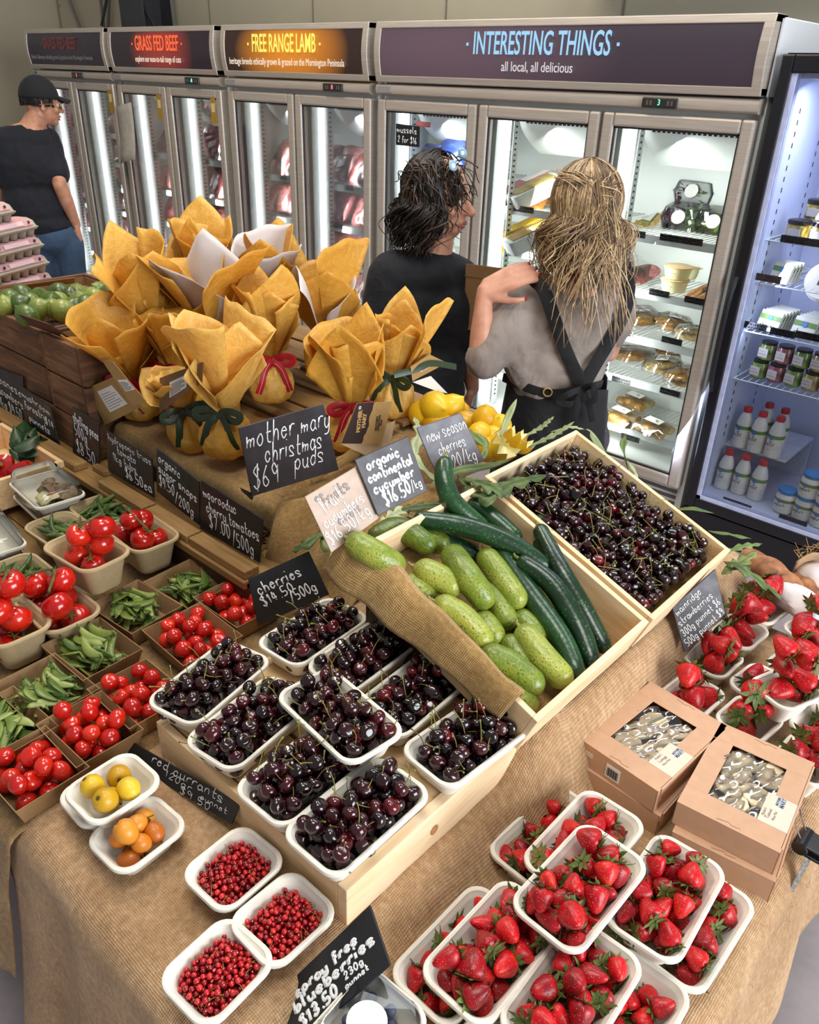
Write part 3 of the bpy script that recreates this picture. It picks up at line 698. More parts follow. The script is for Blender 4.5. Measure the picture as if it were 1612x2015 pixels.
def tray(kind, label, px, py, zr, orient='Y', rot=0, dims=None, group=None):
    """placed by the centre of its rim (seen at px, py in the photo) at rim height zr"""
    spec = {'big': (.215, .124, .050, 'punnet', PULP), 'small': (.128, .110, .046, 'punnet', PULP), 'deep': (.125, .106, .066, 'punnet', PULP),
            'tub': (.185, .130, .085, 'pulp_tub', PULP_B), 'tublow': (.185, .130, .07, 'pulp_tub', PULP_B), 'kraft': (.165, .135, .045, 'kraft_tray', KRAFT)}[kind]
    lx, ly, h, nm, mt = spec
    if dims: lx, ly, h = dims
    key = (kind, lx, ly, h)
    if key not in _pm:
        _pm[key] = (kraft_mb(lx, ly, h) if nm == 'kraft_tray' else punnet_mb(lx, ly, h, .03 if nm == 'punnet' else .036, .014 if h < .06 else .018)).mesh(nm, mt, False if nm == 'kraft_tray' else 40)
    c = at(px, py, zr); o = link(nm, _pm[key], None, (c.x, c.y, zr-h), (0, 0, (PI/2 if orient == 'Y' else 0)+rot))
    tag(o, label, {'punnet': 'punnet', 'pulp_tub': 'punnet', 'kraft_tray': 'tray'}[nm], group)
    o['hx'], o['hy'], o['h'] = lx/2, ly/2, h
    return o
G1 = 'white pulp punnets of cherries'; ZC = ZL+.079+.050
CHP = [tray('big', l, x, y, z, o, r, None, G1) for l, x, y, z, o, r in (
    ('white punnet of cherries at the left end of the front row on the pine stand', 415, 1337, ZC, 'Y', math.radians(12)),
    ('white punnet of cherries second from the left in the front row, beside the topmost punnet', 497, 1415, ZC, 'Y', math.radians(8)),
    ('white punnet of cherries in the front row, partly under the topmost punnet', 605, 1512, ZC, 'Y', math.radians(2)),
    ('white punnet of cherries on the front corner of the pine stand', 706, 1597, ZC, 'Y', math.radians(1)),
    ('white punnet of cherries against the black cherries sign', 618, 1238, ZC, 'Y', math.radians(4)),
    ('white punnet of cherries behind the topmost punnet, next to the burlap fold', 718, 1284, ZC, 'Y', math.radians(3)),
    ('white punnet of redder cherries to the right of the topmost punnet', 812, 1362, ZC, 'Y', math.radians(3)),
    ('white punnet of cherries at the right end of the pine stand, by the cucumber crate', 921, 1450, ZC, 'Y', math.radians(-4)),
    ('topmost white punnet of cherries, lying crosswise over the others', 667, 1401, ZC+.041, 'X', math.radians(-6)))]
G2 = 'small white punnets of loquats'; G3 = 'small white punnets of red currants'
LOQ = [tray('small', 'white punnet of yellow loquats on top of two other punnets', 222, 1546, ZL+.088, 'Y', math.radians(2), None, G2),
       tray('small', 'white punnet of orange loquats, lower right of its stack', 270, 1636, ZL+.047, 'Y', math.radians(3), None, G2),
       tray('small', 'white punnet almost hidden under the yellow loquat punnet', 208, 1556, ZL+.047, 'Y', 0, None, G2)]
CUR = [tray('small', 'white punnet of red currants beside the red currants sign', 460, 1704, ZL+.048, 'Y', math.radians(3), (.128, .112, .046), G3),
       tray('small', 'white punnet of red currants touching the corner of the pine stand', 557, 1803, ZL+.048, 'Y', 0, (.128, .112, .046), G3),
       tray('small', 'white punnet of red currants nearest the bottom edge', 428, 1905, ZL+.048, 'Y', math.radians(4), (.128, .112, .046), G3)]
G4 = 'large white punnets of strawberries'; z1, z2, z3 = ZR+.052, ZR+.096, ZR+.14
STB = [tray('big', l, x, y, z, 'Y', math.radians(r), None, G4) for l, x, y, z, r in (
    ('large strawberry punnet on the very top of the pile', 1144, 1737, z3, -1),
    ('large strawberry punnet behind the topmost one, leaning on it', 1152, 1655, z2, 0),
    ('large strawberry punnet at the back left, touching the burlap hump', 1082, 1640, z1, -2),
    ('large strawberry punnet to the right of the topmost one, in front of the biscuit boxes', 1312, 1757, z2, 3),
    ('large strawberry punnet at the right, lowest by the table edge', 1366, 1815, z1, -1),
    ('large strawberry punnet at the far left, underneath its neighbour', 912, 1868, z1, 0),
    ('large strawberry punnet on the left, resting over the far left one', 975, 1862, z2, 0),
    ('large strawberry punnet at the front centre', 1128, 1950, z2, 2),
    ('large strawberry punnet at the bottom edge, right of the front centre one', 1226, 2010, z1, 2),
    ('large strawberry punnet at the bottom edge, peeping out under the left pair', 985, 2075, z1, 0))]
G5 = 'small deep white punnets of strawberries'; s1, s2 = ZR+.068, ZR+.128
STS = [tray('deep', l, x, y, z, 'Y', math.radians(r), None, G5) for l, x, y, z, r in (
    ('small strawberry punnet furthest back, near the bread bags', 1499, 1194, s1, -8),
    ('small strawberry punnet behind the right end of the strawberry sign', 1457, 1240, s1, -4),
    ('small strawberry punnet in front of the strawberry sign', 1405, 1293, s1, -3),
    ('small strawberry punnet right behind the left biscuit box', 1364, 1365, s1, -6),
    ('small strawberry punnet at the back right edge of the picture', 1600, 1236, s1, -8),
    ('small strawberry punnet behind the stacked one, at the right edge', 1572, 1305, s1, -8),
    ('small strawberry punnet half under the stacked one', 1500, 1344, s1, -8),
    ('small strawberry punnet stacked on top of the others', 1549, 1352, s2, -20),
    ('small strawberry punnet behind the right biscuit box', 1476, 1412, s1, -6),
    ('small strawberry punnet at the right edge beside the right biscuit box', 1590, 1492, s1, -4),
    ('small strawberry punnet at the right edge under the stacked one', 1622, 1424, s1, -8))]
G6 = 'kraft trays of snow peas'; G7 = 'kraft trays of cherry tomatoes'; zk = ZL+.046
KPE = [tray('kraft', l, x, y, zk, 'X', math.radians(r), None, G6) for l, x, y, r in (
    ('kraft tray of snow peas in the middle, in front of the pulp tubs', 265, 1191, 5), ('kraft tray of snow peas below the middle one', 180, 1273, 2),
    ('kraft tray of snow peas third down the row, left', 88, 1352, 3), ('kraft tray of snow peas cut by the left edge', 0, 1425, 3), ('kraft tray of snow peas in shade under the sign ledge', 372, 1146, 4))]
KTO = [tray('kraft', l, x, y, zk, 'X', math.radians(r), d, G7) for l, x, y, r, d in (
    ('kraft tray of cherry tomatoes behind the left cherry punnet', 378, 1245, -2, (.165, .145, .045)), ('kraft tray of cherry tomatoes beside the black cherries sign', 470, 1180, 0, None),
    ('kraft tray of cherry tomatoes left of the cherry stand', 272, 1361, 0, (.155, .13, .045)), ('kraft tray of cherry tomatoes behind the loquats', 176, 1430, 0, (.15, .13, .045)),
    ('kraft tray of cherry tomatoes at the lower left, nearest the hanging burlap', 62, 1507, 2, (.15, .13, .045)))]
G8 = 'tan pulp tubs of truss tomatoes'; G9 = 'tan pulp tubs of shelling peas'
TUB = [tray(k, l, x, y, z, 'X', math.radians(r), None, G8) for k, l, x, y, z, r in (
    ('tub', 'tan pulp tub of truss tomatoes standing on top of other tubs', 170, 1078, ZL+.15, 6), ('tub', 'tan pulp tub of truss tomatoes behind the raised one', 278, 1044, ZL+.105, -2),
    ('tublow', 'tan pulp tub of large truss tomatoes in front of the raised one', 112, 1190, ZL+.073, 0), ('tub', 'tan pulp tub of truss tomatoes cut by the left edge', 12, 1215, ZL+.09, 0))]
PTB = [tray('tublow', l, x, y, z, 'X', math.radians(r), None, G9) for l, x, y, z, r in (
    ('tan pulp tub of shelling peas behind the raised tomatoes', 122, 1040, ZL+.075, 3), ('tan pulp tub of shelling peas against the sign ledge', 205, 1003, ZL+.075, -2), ('tan pulp tub of shelling peas at the left edge', 42, 1130, ZL+.075, 0))]
# ---------------------------------------------------------------- piling
def drop(n, hx, hy, rad, z0, seed, tries=12, mound=0.0, zmax=9, corner=.02):
    """settle n balls in a box: each takes the lowest of several random spots; returns (x, y, z, r)"""
    R = random.Random(seed); P = []
    for _ in range(n):
        r = rad(R); best = None
        for _ in range(tries):
            x = R.uniform(-hx+r, hx-r); y = R.uniform(-hy+r, hy-r)
            if abs(x) > hx-corner and abs(y) > hy-corner and (abs(x)-hx+corner)**2+(abs(y)-hy+corner)**2 > max(1e-6, corner-r*.7)**2: continue
            z = z0+r
            for (a, b, c, q) in P:
                s = (r+q)*.95; d = (a-x)**2+(b-y)**2
                if d < s*s:
                    t = c+math.sqrt(s*s-d)
                    if t > z: z = t
            k = z + mound*((x/hx)**2+(y/hy)**2)
            if best is None or k < best[0]: best = (k, x, y, z)
        if best and best[3] < zmax: P.append((best[1], best[2], best[3], r))
    return P
def exposed(P):
    """balls ordered from the most to the least open to view from above"""
    sc = []
    for i, (x, y, z, r) in enumerate(P):
        cov = 0
        for j, (a, b, c, q) in enumerate(P):
            if c > z+.25*r:
                d = math.hypot(a-x, b-y)
                if d < (r+q): cov += 1-d/(r+q)
        sc.append((cov-z*4, i))
    return [P[i] for _, i in sorted(sc)]
def rrot(R): return Matrix.Rotation(R.uniform(0, 2*PI), 4, Vector((R.gauss(0, 1), R.gauss(0, 1), R.gauss(0, 1))).normalized())
def fruit_mat(name, stops, rough, nscale=40, coat=.5, rand=0, spots=None, bump=0, sss=.0, bscale=150):
    t = NT(name); v = t.co(); ri = t.rnd()
    f = t.math('ADD', t.math('MULTIPLY', t.noise(v, nscale, 3), .55), t.math('MULTIPLY', ri, .45)) if rand else t.noise(v, nscale, 3)
    c = t.ramp(f, *[(p, hexc(h)) for p, h in stops])
    if spots:
        vo = t.new('TexVoronoi'); vo.inputs['Scale'].default_value = spots[0]; t.l(v, vo.inputs['Vector'])
        c = t.mix(t.ramp(vo.outputs['Distance'], (spots[1], (1,)*3), (spots[1]+.08, (0,)*3)), c, hexc(spots[2]))
    nb = t.bump(t.noise(v, bscale, 2), bump, .001) if bump else None
    return t.fin(c, rough, nb, Coat_Weight=coat, Coat_Roughness=.12, Subsurface_Weight=sss, Subsurface_Radius=(.01, .004, .002), Subsurface_Scale=.3) if sss else t.fin(c, rough, nb, Coat_Weight=coat, Coat_Roughness=.12)
def pick(R, seq): return seq[R.randrange(len(seq))]
# ---------------------------------------------------------------- cherries
CHM = fruit_mat('cherry_skin', ((.25, '#0a0305'), (.48, '#1f050a'), (.66, '#3c070e'), (.84, '#860e1a')), .16, 60, .6, rand=1)
STEM = mat('cherry_stem', '#7f7d36', .55, .25, 200); STEMB = mat('cherry_stem_brown', '#6b4a26', .6, .25, 200)
def cherry_mb(m, M=None, nu=14, nv=9, r=1.0):
    prof = []
    for i in range(nv+1):
        a = PI*i/nv; q = math.sin(a); z = -math.cos(a)
        if z > .55: z -= .26*((z-.55)/.45)**2
        prof.append((max(q*(1+.05*math.sin(a)), 1e-4)*r, z*.96*r))
    m.lathe(prof, nu, M)
def cherry_stem(m, R, r=1.0, M=None):
    h = R.uniform(1.9, 3.2)*r; bx, by = R.uniform(-.9, .9)*r, R.uniform(-.9, .9)*r
    P = catmull([(0, 0, .5*r), (bx*.15, by*.15, r+.25*h), (bx*.6, by*.6, r+.62*h), (bx*1.25, by*1.25, r+.9*h)], 3)
    if M: P = [M @ p for p in P]
    rr = .075*r; m.tube(P, [rr*1.1]+[rr*.8]*(len(P)-3)+[rr*1.0, rr*1.9], 5)
R0 = random.Random(11); CH_B = []; CH_S = []
for i in range(3): m = MB(); cherry_mb(m, Matrix.Diagonal((1+.04*i, 1-.03*i, .96+.03*i, 1))); CH_B.append(m.mesh('cherry', CHM))
for i in range(7): m = MB(); cherry_stem(m, R0); CH_S.append(m.mesh('stem', STEMB if i == 5 else STEM))
heap = MB()
def cherry(p, r, R, grp, lab, stem=True, tilt=1.0):
    rot = (rz(R.uniform(0, 2*PI)) @ rx(R.uniform(-1.1, 1.1)*tilt) @ ry(R.uniform(-1.1, 1.1)*tilt)).to_euler()
    o = link('cherry', pick(R, CH_B), None, p, rot); o.scale = (r,)*3; tag(o, lab, 'cherry', grp)
    if stem: link('stem', pick(R, CH_S), o)
    return o
def into_heap(p, r, R, low=True, stem=.4):
    M = tr(*p) @ rrot(R) if R.random() < .3 else tr(*p) @ rz(R.uniform(0, 6)) @ rx(R.uniform(-1, 1)) @ ry(R.uniform(-1, 1))
    heap.cur = 0; cherry_mb(heap, M, 10, 7, r)
    if R.random() < stem: heap.cur = 1; cherry_stem(heap, R, r, M)
names = ('at the left end of the front row', 'second in the front row', 'partly under the topmost one', 'on the front corner of the stand', 'against the black cherries sign', 'behind the topmost one by the burlap fold', 'right of the topmost one', 'next to the cucumber crate', 'lying crosswise on top')
for i, (pn, nm) in enumerate(zip(CHP, names)):
    R = random.Random(100+i); P = exposed(drop(66, pn['hx']-.010, pn['hy']-.010, lambda R: R.uniform(.0115, .0138), .008, 40+i, 40, .004))
    M = pn.matrix_basis.copy(); M = Matrix.Translation(pn.location) @ pn.rotation_euler.to_matrix().to_4x4()
    for k, (x, y, z, r) in enumerate(P):
        if k < 33: cherry(M @ Vector((x, y, z)), r, R, 'cherries in the punnet '+nm, 'dark glossy cherry in the white punnet '+nm, R.random() < .62)
        else: into_heap(M @ Vector((x, y, z)), r, R, stem=.1)
R = random.Random(7)
for (x, y, z, r) in drop(560, .21, .178, lambda R: R.uniform(.0108, .0132), -.072, 77, 16, .0, corner=.004):
    into_heap(F_CHE @ Vector((.2335+x, .188+y, z)), r, R, stem=.42)
for i in range(26):   # stems lying over the heap
    x, y = R.uniform(.04, .42), R.uniform(.03, .34); heap.cur = 1
    p = Vector((x, y, -.005)); heap.tube([F_CHE @ q for q in catmull([p, p+Vector((R.uniform(-.02, .02), R.uniform(-.02, .02), .012)), p+Vector((R.uniform(-.04, .04), R.uniform(-.04, .04), .006))], 3)], .0008, 5)
tag(obj('cherry_heap', heap, [CHM_ for CHM_ in (fruit_mat('cherry_heap_skin', ((.34, '#0b0305'), (.52, '#22060b'), (.64, '#3c0810'), (.74, '#7a0e1c')), .17, 22, .6), STEM)]), 'heap of loose dark cherries with stems filling the tilted crate and the punnets', 'cherries', None, 'stuff')
# ---------------------------------------------------------------- strawberries
def straw_mat():
    t = NT('strawberry_skin'); v = t.co(); ri = t.rnd(); g = t.new('SeparateXYZ'); t.l(v, g.inputs[0])
    f = t.math('ADD', t.math('MULTIPLY', t.noise(v, 1.2, 2), .6), t.math('MULTIPLY', ri, .4))
    c = t.ramp(f, (.25, hexc('#7d0714')), (.5, hexc('#b30c1a')), (.7, hexc('#cc141c')), (.88, hexc('#e23c22')))
    c = t.mix(t.math('MULTIPLY', t.ramp(g.outputs[2], (.78, (0,)*3), (.98, (1,)*3)), .5), c, hexc('#e6a27a'))   # paler shoulder
    vo = t.new('TexVoronoi'); vo.inputs['Scale'].default_value = 5.2; vo.inputs['Randomness'].default_value = .55; t.l(v, vo.inputs['Vector'])
    c = t.mix(t.ramp(vo.outputs['Distance'], (.13, (1,)*3), (.20, (0,)*3)), c, hexc('#dba85a'))
    return t.fin(c, .36, t.bump(t.ramp(vo.outputs['Distance'], (.05, (0,)*3), (.32, (1,)*3)), .45, .03), Coat_Weight=.15, Coat_Roughness=.2, Specular_IOR_Level=.35)
STR = straw_mat(); LEAFG = mat('calyx_green', '#586a2e', .6, .3, 3, rand=.5); PALEB = None
ST_B, ST_C = [], []
R0 = random.Random(21)
for i in range(4):   # unit berry: tip at z=-1.25, shoulder at z=+.8
    w = (1.0, .92, 1.08, .98)[i]; ln = (1.3, 1.45, 1.15, 1.25)[i]; sq = (1, .85, .9, .8)[i]
    prof = [(1e-3, -ln), (.20, -ln*.96), (.42, -ln*.80), (.66, -ln*.50), (.88, -.1*ln), (1.0, .28), (.96, .58), (.74, .80), (.4, .84), (.12, .76), (1e-3, .74)]
    m = MB(); m.lathe([(a*w, z) for a, z in prof], 22, None, True, True, lambda p, a, k: Vector((p.x*(1+.05*math.sin(2*a+i)), p.y*sq*(1+.05*math.sin(3*a+i)), p.z)))
    ST_B.append(m.mesh('strawberry', STR))
for i in range(4):
    m = MB(); n = 9
    for k in range(n):
        a = 2*PI*k/n+R0.uniform(-.2, .2); L = R0.uniform(.95, 1.35); up = R0.uniform(-.1, .55)
        d = Vector((math.cos(a), math.sin(a), 0)); s = Vector((-d.y, d.x, 0)); b = .78
        rows = []
        for t, w_ in ((0, .10), (.35, .24), (.7, .18), (1, .015)):
            p = d*(.1+L*t)+Vector((0, 0, b+.10+up*t*t-.12*t)); rows += [p-s*w_, p+Vector((0, 0, -.05)), p+s*w_]
        m.add(rows, [(0, 3, 4, 1), (1, 4, 5, 2), (3, 6, 7, 4), (4, 7, 8, 5), (6, 9, 10, 7), (7, 10, 11, 8)])
    m.tube([(0, 0, .78), (.08, .05, 1.15), (.2, .1, 1.4)], .07, 5)
    ST_C.append(m.mesh('calyx', LEAFG))
def strawberries(pn, n, nm, seed, big=True, rr=(.0145, .0188), z0=.004, up=.35):
    R = random.Random(seed); P = exposed(drop(n, pn['hx']-.012, pn['hy']-.012, lambda R: R.uniform(*rr), z0, seed, 40, .0))
    M = Matrix.Translation(pn.location) @ pn.rotation_euler.to_matrix().to_4x4()
    for x, y, z, r in P:
        # berries lie on their sides, tips pointing anywhere
        rot = rz(R.uniform(0, 2*PI)) @ rx(PI/2*R.uniform(.5, 1.45)) @ rz(R.uniform(0, 6))
        o = link('strawberry', pick(R, ST_B), None, M @ Vector((x, y, z)), rot.to_euler()); s = r*R.uniform(.96, 1.1); o.scale = (s,)*3
        tag(o, 'red strawberry in the '+nm, 'strawberry', 'strawberries in the '+nm)
        link('calyx', pick(R, ST_C), o)
sn = ('topmost large punnet', 'large punnet behind the topmost one', 'large punnet at the back left by the burlap hump', 'large punnet in front of the biscuit boxes', 'lowest large punnet by the right table edge', 'far left large punnet of the pile', 'large punnet resting over the far left one', 'large punnet at the front centre', 'large punnet at the bottom edge right of centre', 'large punnet at the bottom edge under the left pair')
for i, (pn, nm) in enumerate(zip(STB, sn)): strawberries(pn, (28, 23, 18, 28, 24, 17, 28, 28, 11, 5)[i], nm, 300+i)
sn = ('furthest back small punnet', 'small punnet behind the sign', 'small punnet in front of the sign', 'small punnet behind the left biscuit box', 'small punnet at the back right edge', 'small punnet behind the stacked one', 'small punnet half under the stacked one', 'stacked small punnet', 'small punnet behind the right biscuit box', 'small punnet beside the right biscuit box', 'small punnet under the stacked one at the right edge')
for i, (pn, nm) in enumerate(zip(STS, sn)): strawberries(pn, (6, 6, 6, 5, 5, 6, 4, 6, 5, 6, 3)[i], nm, 330+i, False, (.0215, .0255), .022)
# ---------------------------------------------------------------- red currants
CURM = fruit_mat('currant_skin', ((.3, '#74060c'), (.5, '#b0101a'), (.75, '#d42c28')), .12, 900, .6, rand=1)
m = MB(); m.ball((0, 0, 0), 1, 10, 7); m.lathe([(.14, .94), (.10, 1.2), (.02, 1.25)], 5); CU_B = m.mesh('currant', CURM)
ch = MB()
for i, (pn, nm) in enumerate(zip(CUR, ('beside the red currants sign', 'touching the pine stand', 'nearest the bottom edge'))):
    R = random.Random(400+i); M = Matrix.Translation(pn.location) @ pn.rotation_euler.to_matrix().to_4x4()
    P = exposed(drop(420, pn['hx']-.013, pn['hy']-.012, lambda R: R.uniform(.0036, .0046), .008, 410+i, 16, .010, corner=.012))
    for k, (x, y, z, r) in enumerate(P):
        p = M @ Vector((x*.97, y*.97, z))
        if k < 98:
            o = link('currant', CU_B, None, p, rrot(R).to_euler()); o.scale = (r,)*3; tag(o, 'red currant in the white punnet '+nm, 'currant', 'red currants in the punnet '+nm)
        elif z > .012: ch.cur = 0; ch.ball(p, r, 8, 5)
    for k in range(34):
        x, y = R.uniform(-.042, .042), R.uniform(-.034, .034); a = R.uniform(0, 6); L = R.uniform(.012, .034); zt = .030-.1*abs(x)+R.uniform(0, .006)
        q = [Vector((x+math.cos(a)*L*t, y+math.sin(a)*L*t, zt+.007*math.sin(t*PI))) for t in (0, .35, .7, 1)]
        ch.cur = 1; ch.tube([M @ Vector((max(-.055, min(.055, v.x)), max(-.046, min(.046, v.y)), v.z)) for v in catmull(q, 2)], .00045, 4)
tag(obj('currant_heap', ch, [CURM, mat('currant_stalk', '#9a8440', .6, .2, 300)]), 'red currants lower down in the three punnets, with their thin stalks', 'currants', None, 'stuff')
# ---------------------------------------------------------------- loquats
LQM = fruit_mat('loquat_skin', ((.3, '#b98a10'), (.5, '#d6aa1a'), (.75, '#e3c032')), .42, 30, .15, rand=1, spots=None, bump=.1)
LQO = fruit_mat('loquat_ripe', ((.3, '#a34e08'), (.5, '#cf7a12'), (.8, '#dc9a2c')), .42, 45, .15, rand=1, bump=.1)
CALB = mat('loquat_end', '#5a4526', .8, .3, 200)
def loquat_mesh(mt):
    m = MB(); prof = [(1e-3, -1.12), (.28, -1.08), (.62, -.86), (.92, -.35), (1.0, .1), (.92, .55), (.62, .92), (.3, 1.08), (.16, 1.02), (1e-3, .98)]
    m.lathe(prof, 20); return m.mesh('loquat', mt)
lm = (loquat_mesh(LQM), loquat_mesh(LQO)); m = MB()
for k in range(6): a = k*PI/3; m.tube([(0, 0, .98), (.18*math.cos(a), .18*math.sin(a), 1.1)], [.09, .03], 5)
LQE = m.mesh('blossom_end', CALB); m = MB(); m.tube([(0, 0, -1.05), (.05, 0, -1.35), (.2, .05, -1.8)], [.10, .07, .09], 6); LQS = m.mesh('stalk', CALB)
for pn, mi, nm, n, sd in ((LOQ[0], 0, 'yellow loquat in the upper punnet of the loquat stack', 5, 3), (LOQ[1], 1, 'orange loquat with brown marks in the lower right punnet', 8, 6), (LOQ[2], 1, 'loquat in the punnet hidden under the yellow loquats', 3, 9)):
    R = random.Random(500+sd); M = Matrix.Translation(pn.location) @ pn.rotation_euler.to_matrix().to_4x4()
    for k, (x, y, z, r) in enumerate(drop(n, pn['hx']-.016, pn['hy']-.014, lambda R: R.uniform(.0185, .0215) if mi == 0 else R.uniform(.013, .0185), .005, 510+sd, 20, .01)):
        o = link('loquat', lm[mi], None, M @ Vector((x, y, z)), (rz(R.uniform(0, 6)) @ rx(R.uniform(.6, 2.2))).to_euler()); o.scale = (r, r, r); tag(o, nm, 'loquat', nm.replace('loquat ', 'loquats '))
        link('blossom_end', LQE, o)
        if k % 2 == 0: link('stalk', LQS, o)
# ---------------------------------------------------------------- tomatoes
TOM = fruit_mat('tomato_skin', ((.25, '#a80f08'), (.55, '#c81a0e'), (.85, '#dc3a16')), .2, 12, .5, rand=1)
CALT = mat('tomato_calyx', '#3d5a22', .7, .3, 100)
def tom_mb(m, r=1, M=None, nu=18):
    m.lathe([(max(1e-3, math.sin(PI*i/11))*r, (-math.cos(PI*i/11)*.93-(.16*max(0, -math.cos(PI*i/11)-.75)/.25 if i > 5 else 0))*r) for i in range(12)], nu, M)
m = MB(); tom_mb(m); TM_B = m.mesh('cherry_tomato', TOM); m = MB(); m.lathe([(max(1e-3, math.sin(PI*i/11))*.92, -math.cos(PI*i/11)*1.1) for i in range(12)], 18); TM_P = m.mesh('cherry_tomato', TOM)
def calyx_mb(m, r=1, M=None):
    for k in range(5):
        a = 2*PI*k/5; d = Vector((math.cos(a), math.sin(a), 0)); s = Vector((-d.y, d.x, 0))
        q = [d*t*r*.55+s*w*r+Vector((0, 0, .93+.12*t*t))*r for t, w in ((0, -.05), (0, .05), (.5, .06), (.5, -.06), (1, 0))]
        m.add([M @ v for v in q] if M else q, [(0, 1, 2, 3), (3, 2, 4)])
m = MB(); calyx_mb(m); TM_C = m.mesh('calyx', CALT)
tn = ('tray behind the left cherry punnet', 'tray beside the black cherries sign', 'tray left of the cherry stand', 'tray behind the loquats', 'lower left tray by the hanging burlap')
for i, (pn, nm) in enumerate(zip(KTO, tn)):
    R = random.Random(600+i); M = Matrix.Translation(pn.location) @ pn.rotation_euler.to_matrix().to_4x4()
    for k, (x, y, z, r) in enumerate(drop((20, 18, 18, 18, 20)[i], pn['hx']-.006, pn['hy']-.006, lambda R: R.uniform(.0155, .0185), .003, 610+i, 40, 0)):
        o = link('cherry_tomato', pick(R, (TM_B, TM_B, TM_P)), None, M @ Vector((x, y, z)), rrot(R).to_euler()); o.scale = (r,)*3
        tag(o, 'red cherry tomato in the kraft '+nm, 'tomato', 'cherry tomatoes in the kraft '+nm)
        if R.random() < .3: link('calyx', TM_C, o)
VINE = mat('tomato_vine', '#5b5a2c', .7, .25, 150)
tn = ('topmost raised tub', 'tub behind the raised one', 'tub in front of the raised one', 'tub cut by the left edge')
for i, (pn, nm) in enumerate(zip(TUB, tn)):
    R = random.Random(700+i); M = Matrix.Translation(pn.location) @ pn.rotation_euler.to_matrix().to_4x4(); big = i >= 2
    t = thing('tomato_truss', 'red truss tomatoes on their vine in the pulp '+nm, 'tomatoes', M.translation, None, 'truss tomatoes in pulp tubs'); t.matrix_world = M
    P = drop(8 if not big else 7, pn['hx']-.014, pn['hy']-.012, (lambda R: R.uniform(.025, .030)) if not big else (lambda R: R.uniform(.029, .035)), pn['h']-.080, 710+i, 40, 0)
    cs = []
    for x, y, z, r in P:
        rot = rz(R.uniform(0, 6)) @ rx(R.uniform(-.9, .9)); F = tr(x, y, z) @ rot; mm = MB(); tom_mb(mm, r, F); tm = obj('tomato', mm, TOM, t)
        mm = MB(); calyx_mb(mm, r, F); obj('calyx', mm, CALT, tm, smooth=False); cs.append(F @ Vector((0, 0, r*.95)))
    cs.sort(key=lambda p: p.x); zt = max(p.z for p in cs)
    tops = [p for p in cs if p.z > zt-.05]; mm = MB(); main_v = catmull([Vector((p.x*.8, p.y*.5, p.z+.006)) for p in tops[::2]] if len(tops) > 3 else [p+Vector((0, 0, .004)) for p in tops], 4)
    mm.tube(main_v, .003, 6)
    for p in tops: q = min(main_v, key=lambda a: (a-p).length); mm.tube([q, (p+q)/2+Vector((0, 0, .006)), p], [.0026, .0022, .0026], 5)
    obj('vine', mm, VINE, t)
# ---------------------------------------------------------------- peas
PEA = fruit_mat('pea_pod', ((.3, '#2c441a'), (.5, '#4a6426'), (.8, '#6f843e')), .45, 30, .1, rand=1); SNOW = fruit_mat('snow_pea', ((.3, '#445c20'), (.5, '#6b8034'), (.8, '#95a058')), .45, 30, .1, rand=1)
def pod_mesh(name, L, w, th, curve, mt, peas=0, R=random.Random(1)):
    m = MB(); n = 13; rings = []
    for i in range(n):
        t = i/(n-1); x = (t-.5)*L; env = max(.03, math.sin(PI*(.04+.92*t))**.55); b = 1+peas*.28*math.sin(t*PI*7)**2
        c = Vector((x, curve*4*(t-.5)**2, 0))
        rings.append([c+Vector((0, math.cos(a)*w*env, math.sin(a)*th*env*b)) for a in [2*PI*k/8 for k in range(8)]])
    m.loft(rings); m.cur = 1
    e = Vector((-L/2, curve, 0)); m.tube([e, e+Vector((-L*.06, .001, 0)), e+Vector((-L*.14, .004, .001))], [w*.35, w*.16, w*.14], 5)
    for k in range(4): a = k*1.57; m.tube([e, e+Vector((L*.05, w*.7*math.cos(a), w*.7*math.sin(a)))], [.0012, .0004], 4)
    m.tube([(L/2, curve, 0), (L/2+.008, curve+.002, .001)], [.0009, .0003], 4)
    return m.mesh(name, [mt, LEAFG])
PODS = [pod_mesh('pea_pod', L, .0072, .0062, c, PEA, 1) for L, c in ((.078, .008), (.07, -.006), (.084, .012))]
SNOWS = [pod_mesh('snow_pea', L, .0105, .0028, c, SNOW, .6) for L, c in ((.072, .010), (.062, .006), (.08, -.012))]
def pods(pn, n, meshes, nm, cat, lab, seed, zb, dz):
    R = random.Random(seed); M = Matrix.Translation(pn.location) @ pn.rotation_euler.to_matrix().to_4x4(); hx, hy = pn['hx']-.02, pn['hy']-.02
    base = R.uniform(-.4, .4); hx, hy = pn['hx']-.012, pn['hy']-.012
    for k in range(n):
        f = k/n; a = base+R.gauss(0, .55)+(PI if R.random() < .4 else 0); sx = max(.0, hx-.034*abs(math.cos(a))); sy = max(0, hy-.034*abs(math.sin(a)))
        sh = 1-.28*f; p = Vector((R.uniform(-sx, sx)*sh, R.uniform(-sy, sy)*sh, zb+dz*f))
        o = link(nm, pick(R, meshes), None, M @ p, (rz(a+pn.rotation_euler.z) @ ry(R.gauss(0, .16)) @ rx(R.gauss(0, .5))).to_euler()); o.scale = (R.uniform(.85, 1.1),)*3
        tag(o, lab, cat, lab.replace(' in the', 's in the'))
for i, (pn, nm) in enumerate(zip(PTB, ('tub behind the raised tomatoes', 'tub against the sign ledge', 'tub at the left edge'))):
    pods(pn, 44, PODS, 'pea_pod', 'pea pod', 'green shelling pea pod in the '+nm, 800+i, .035, .045)
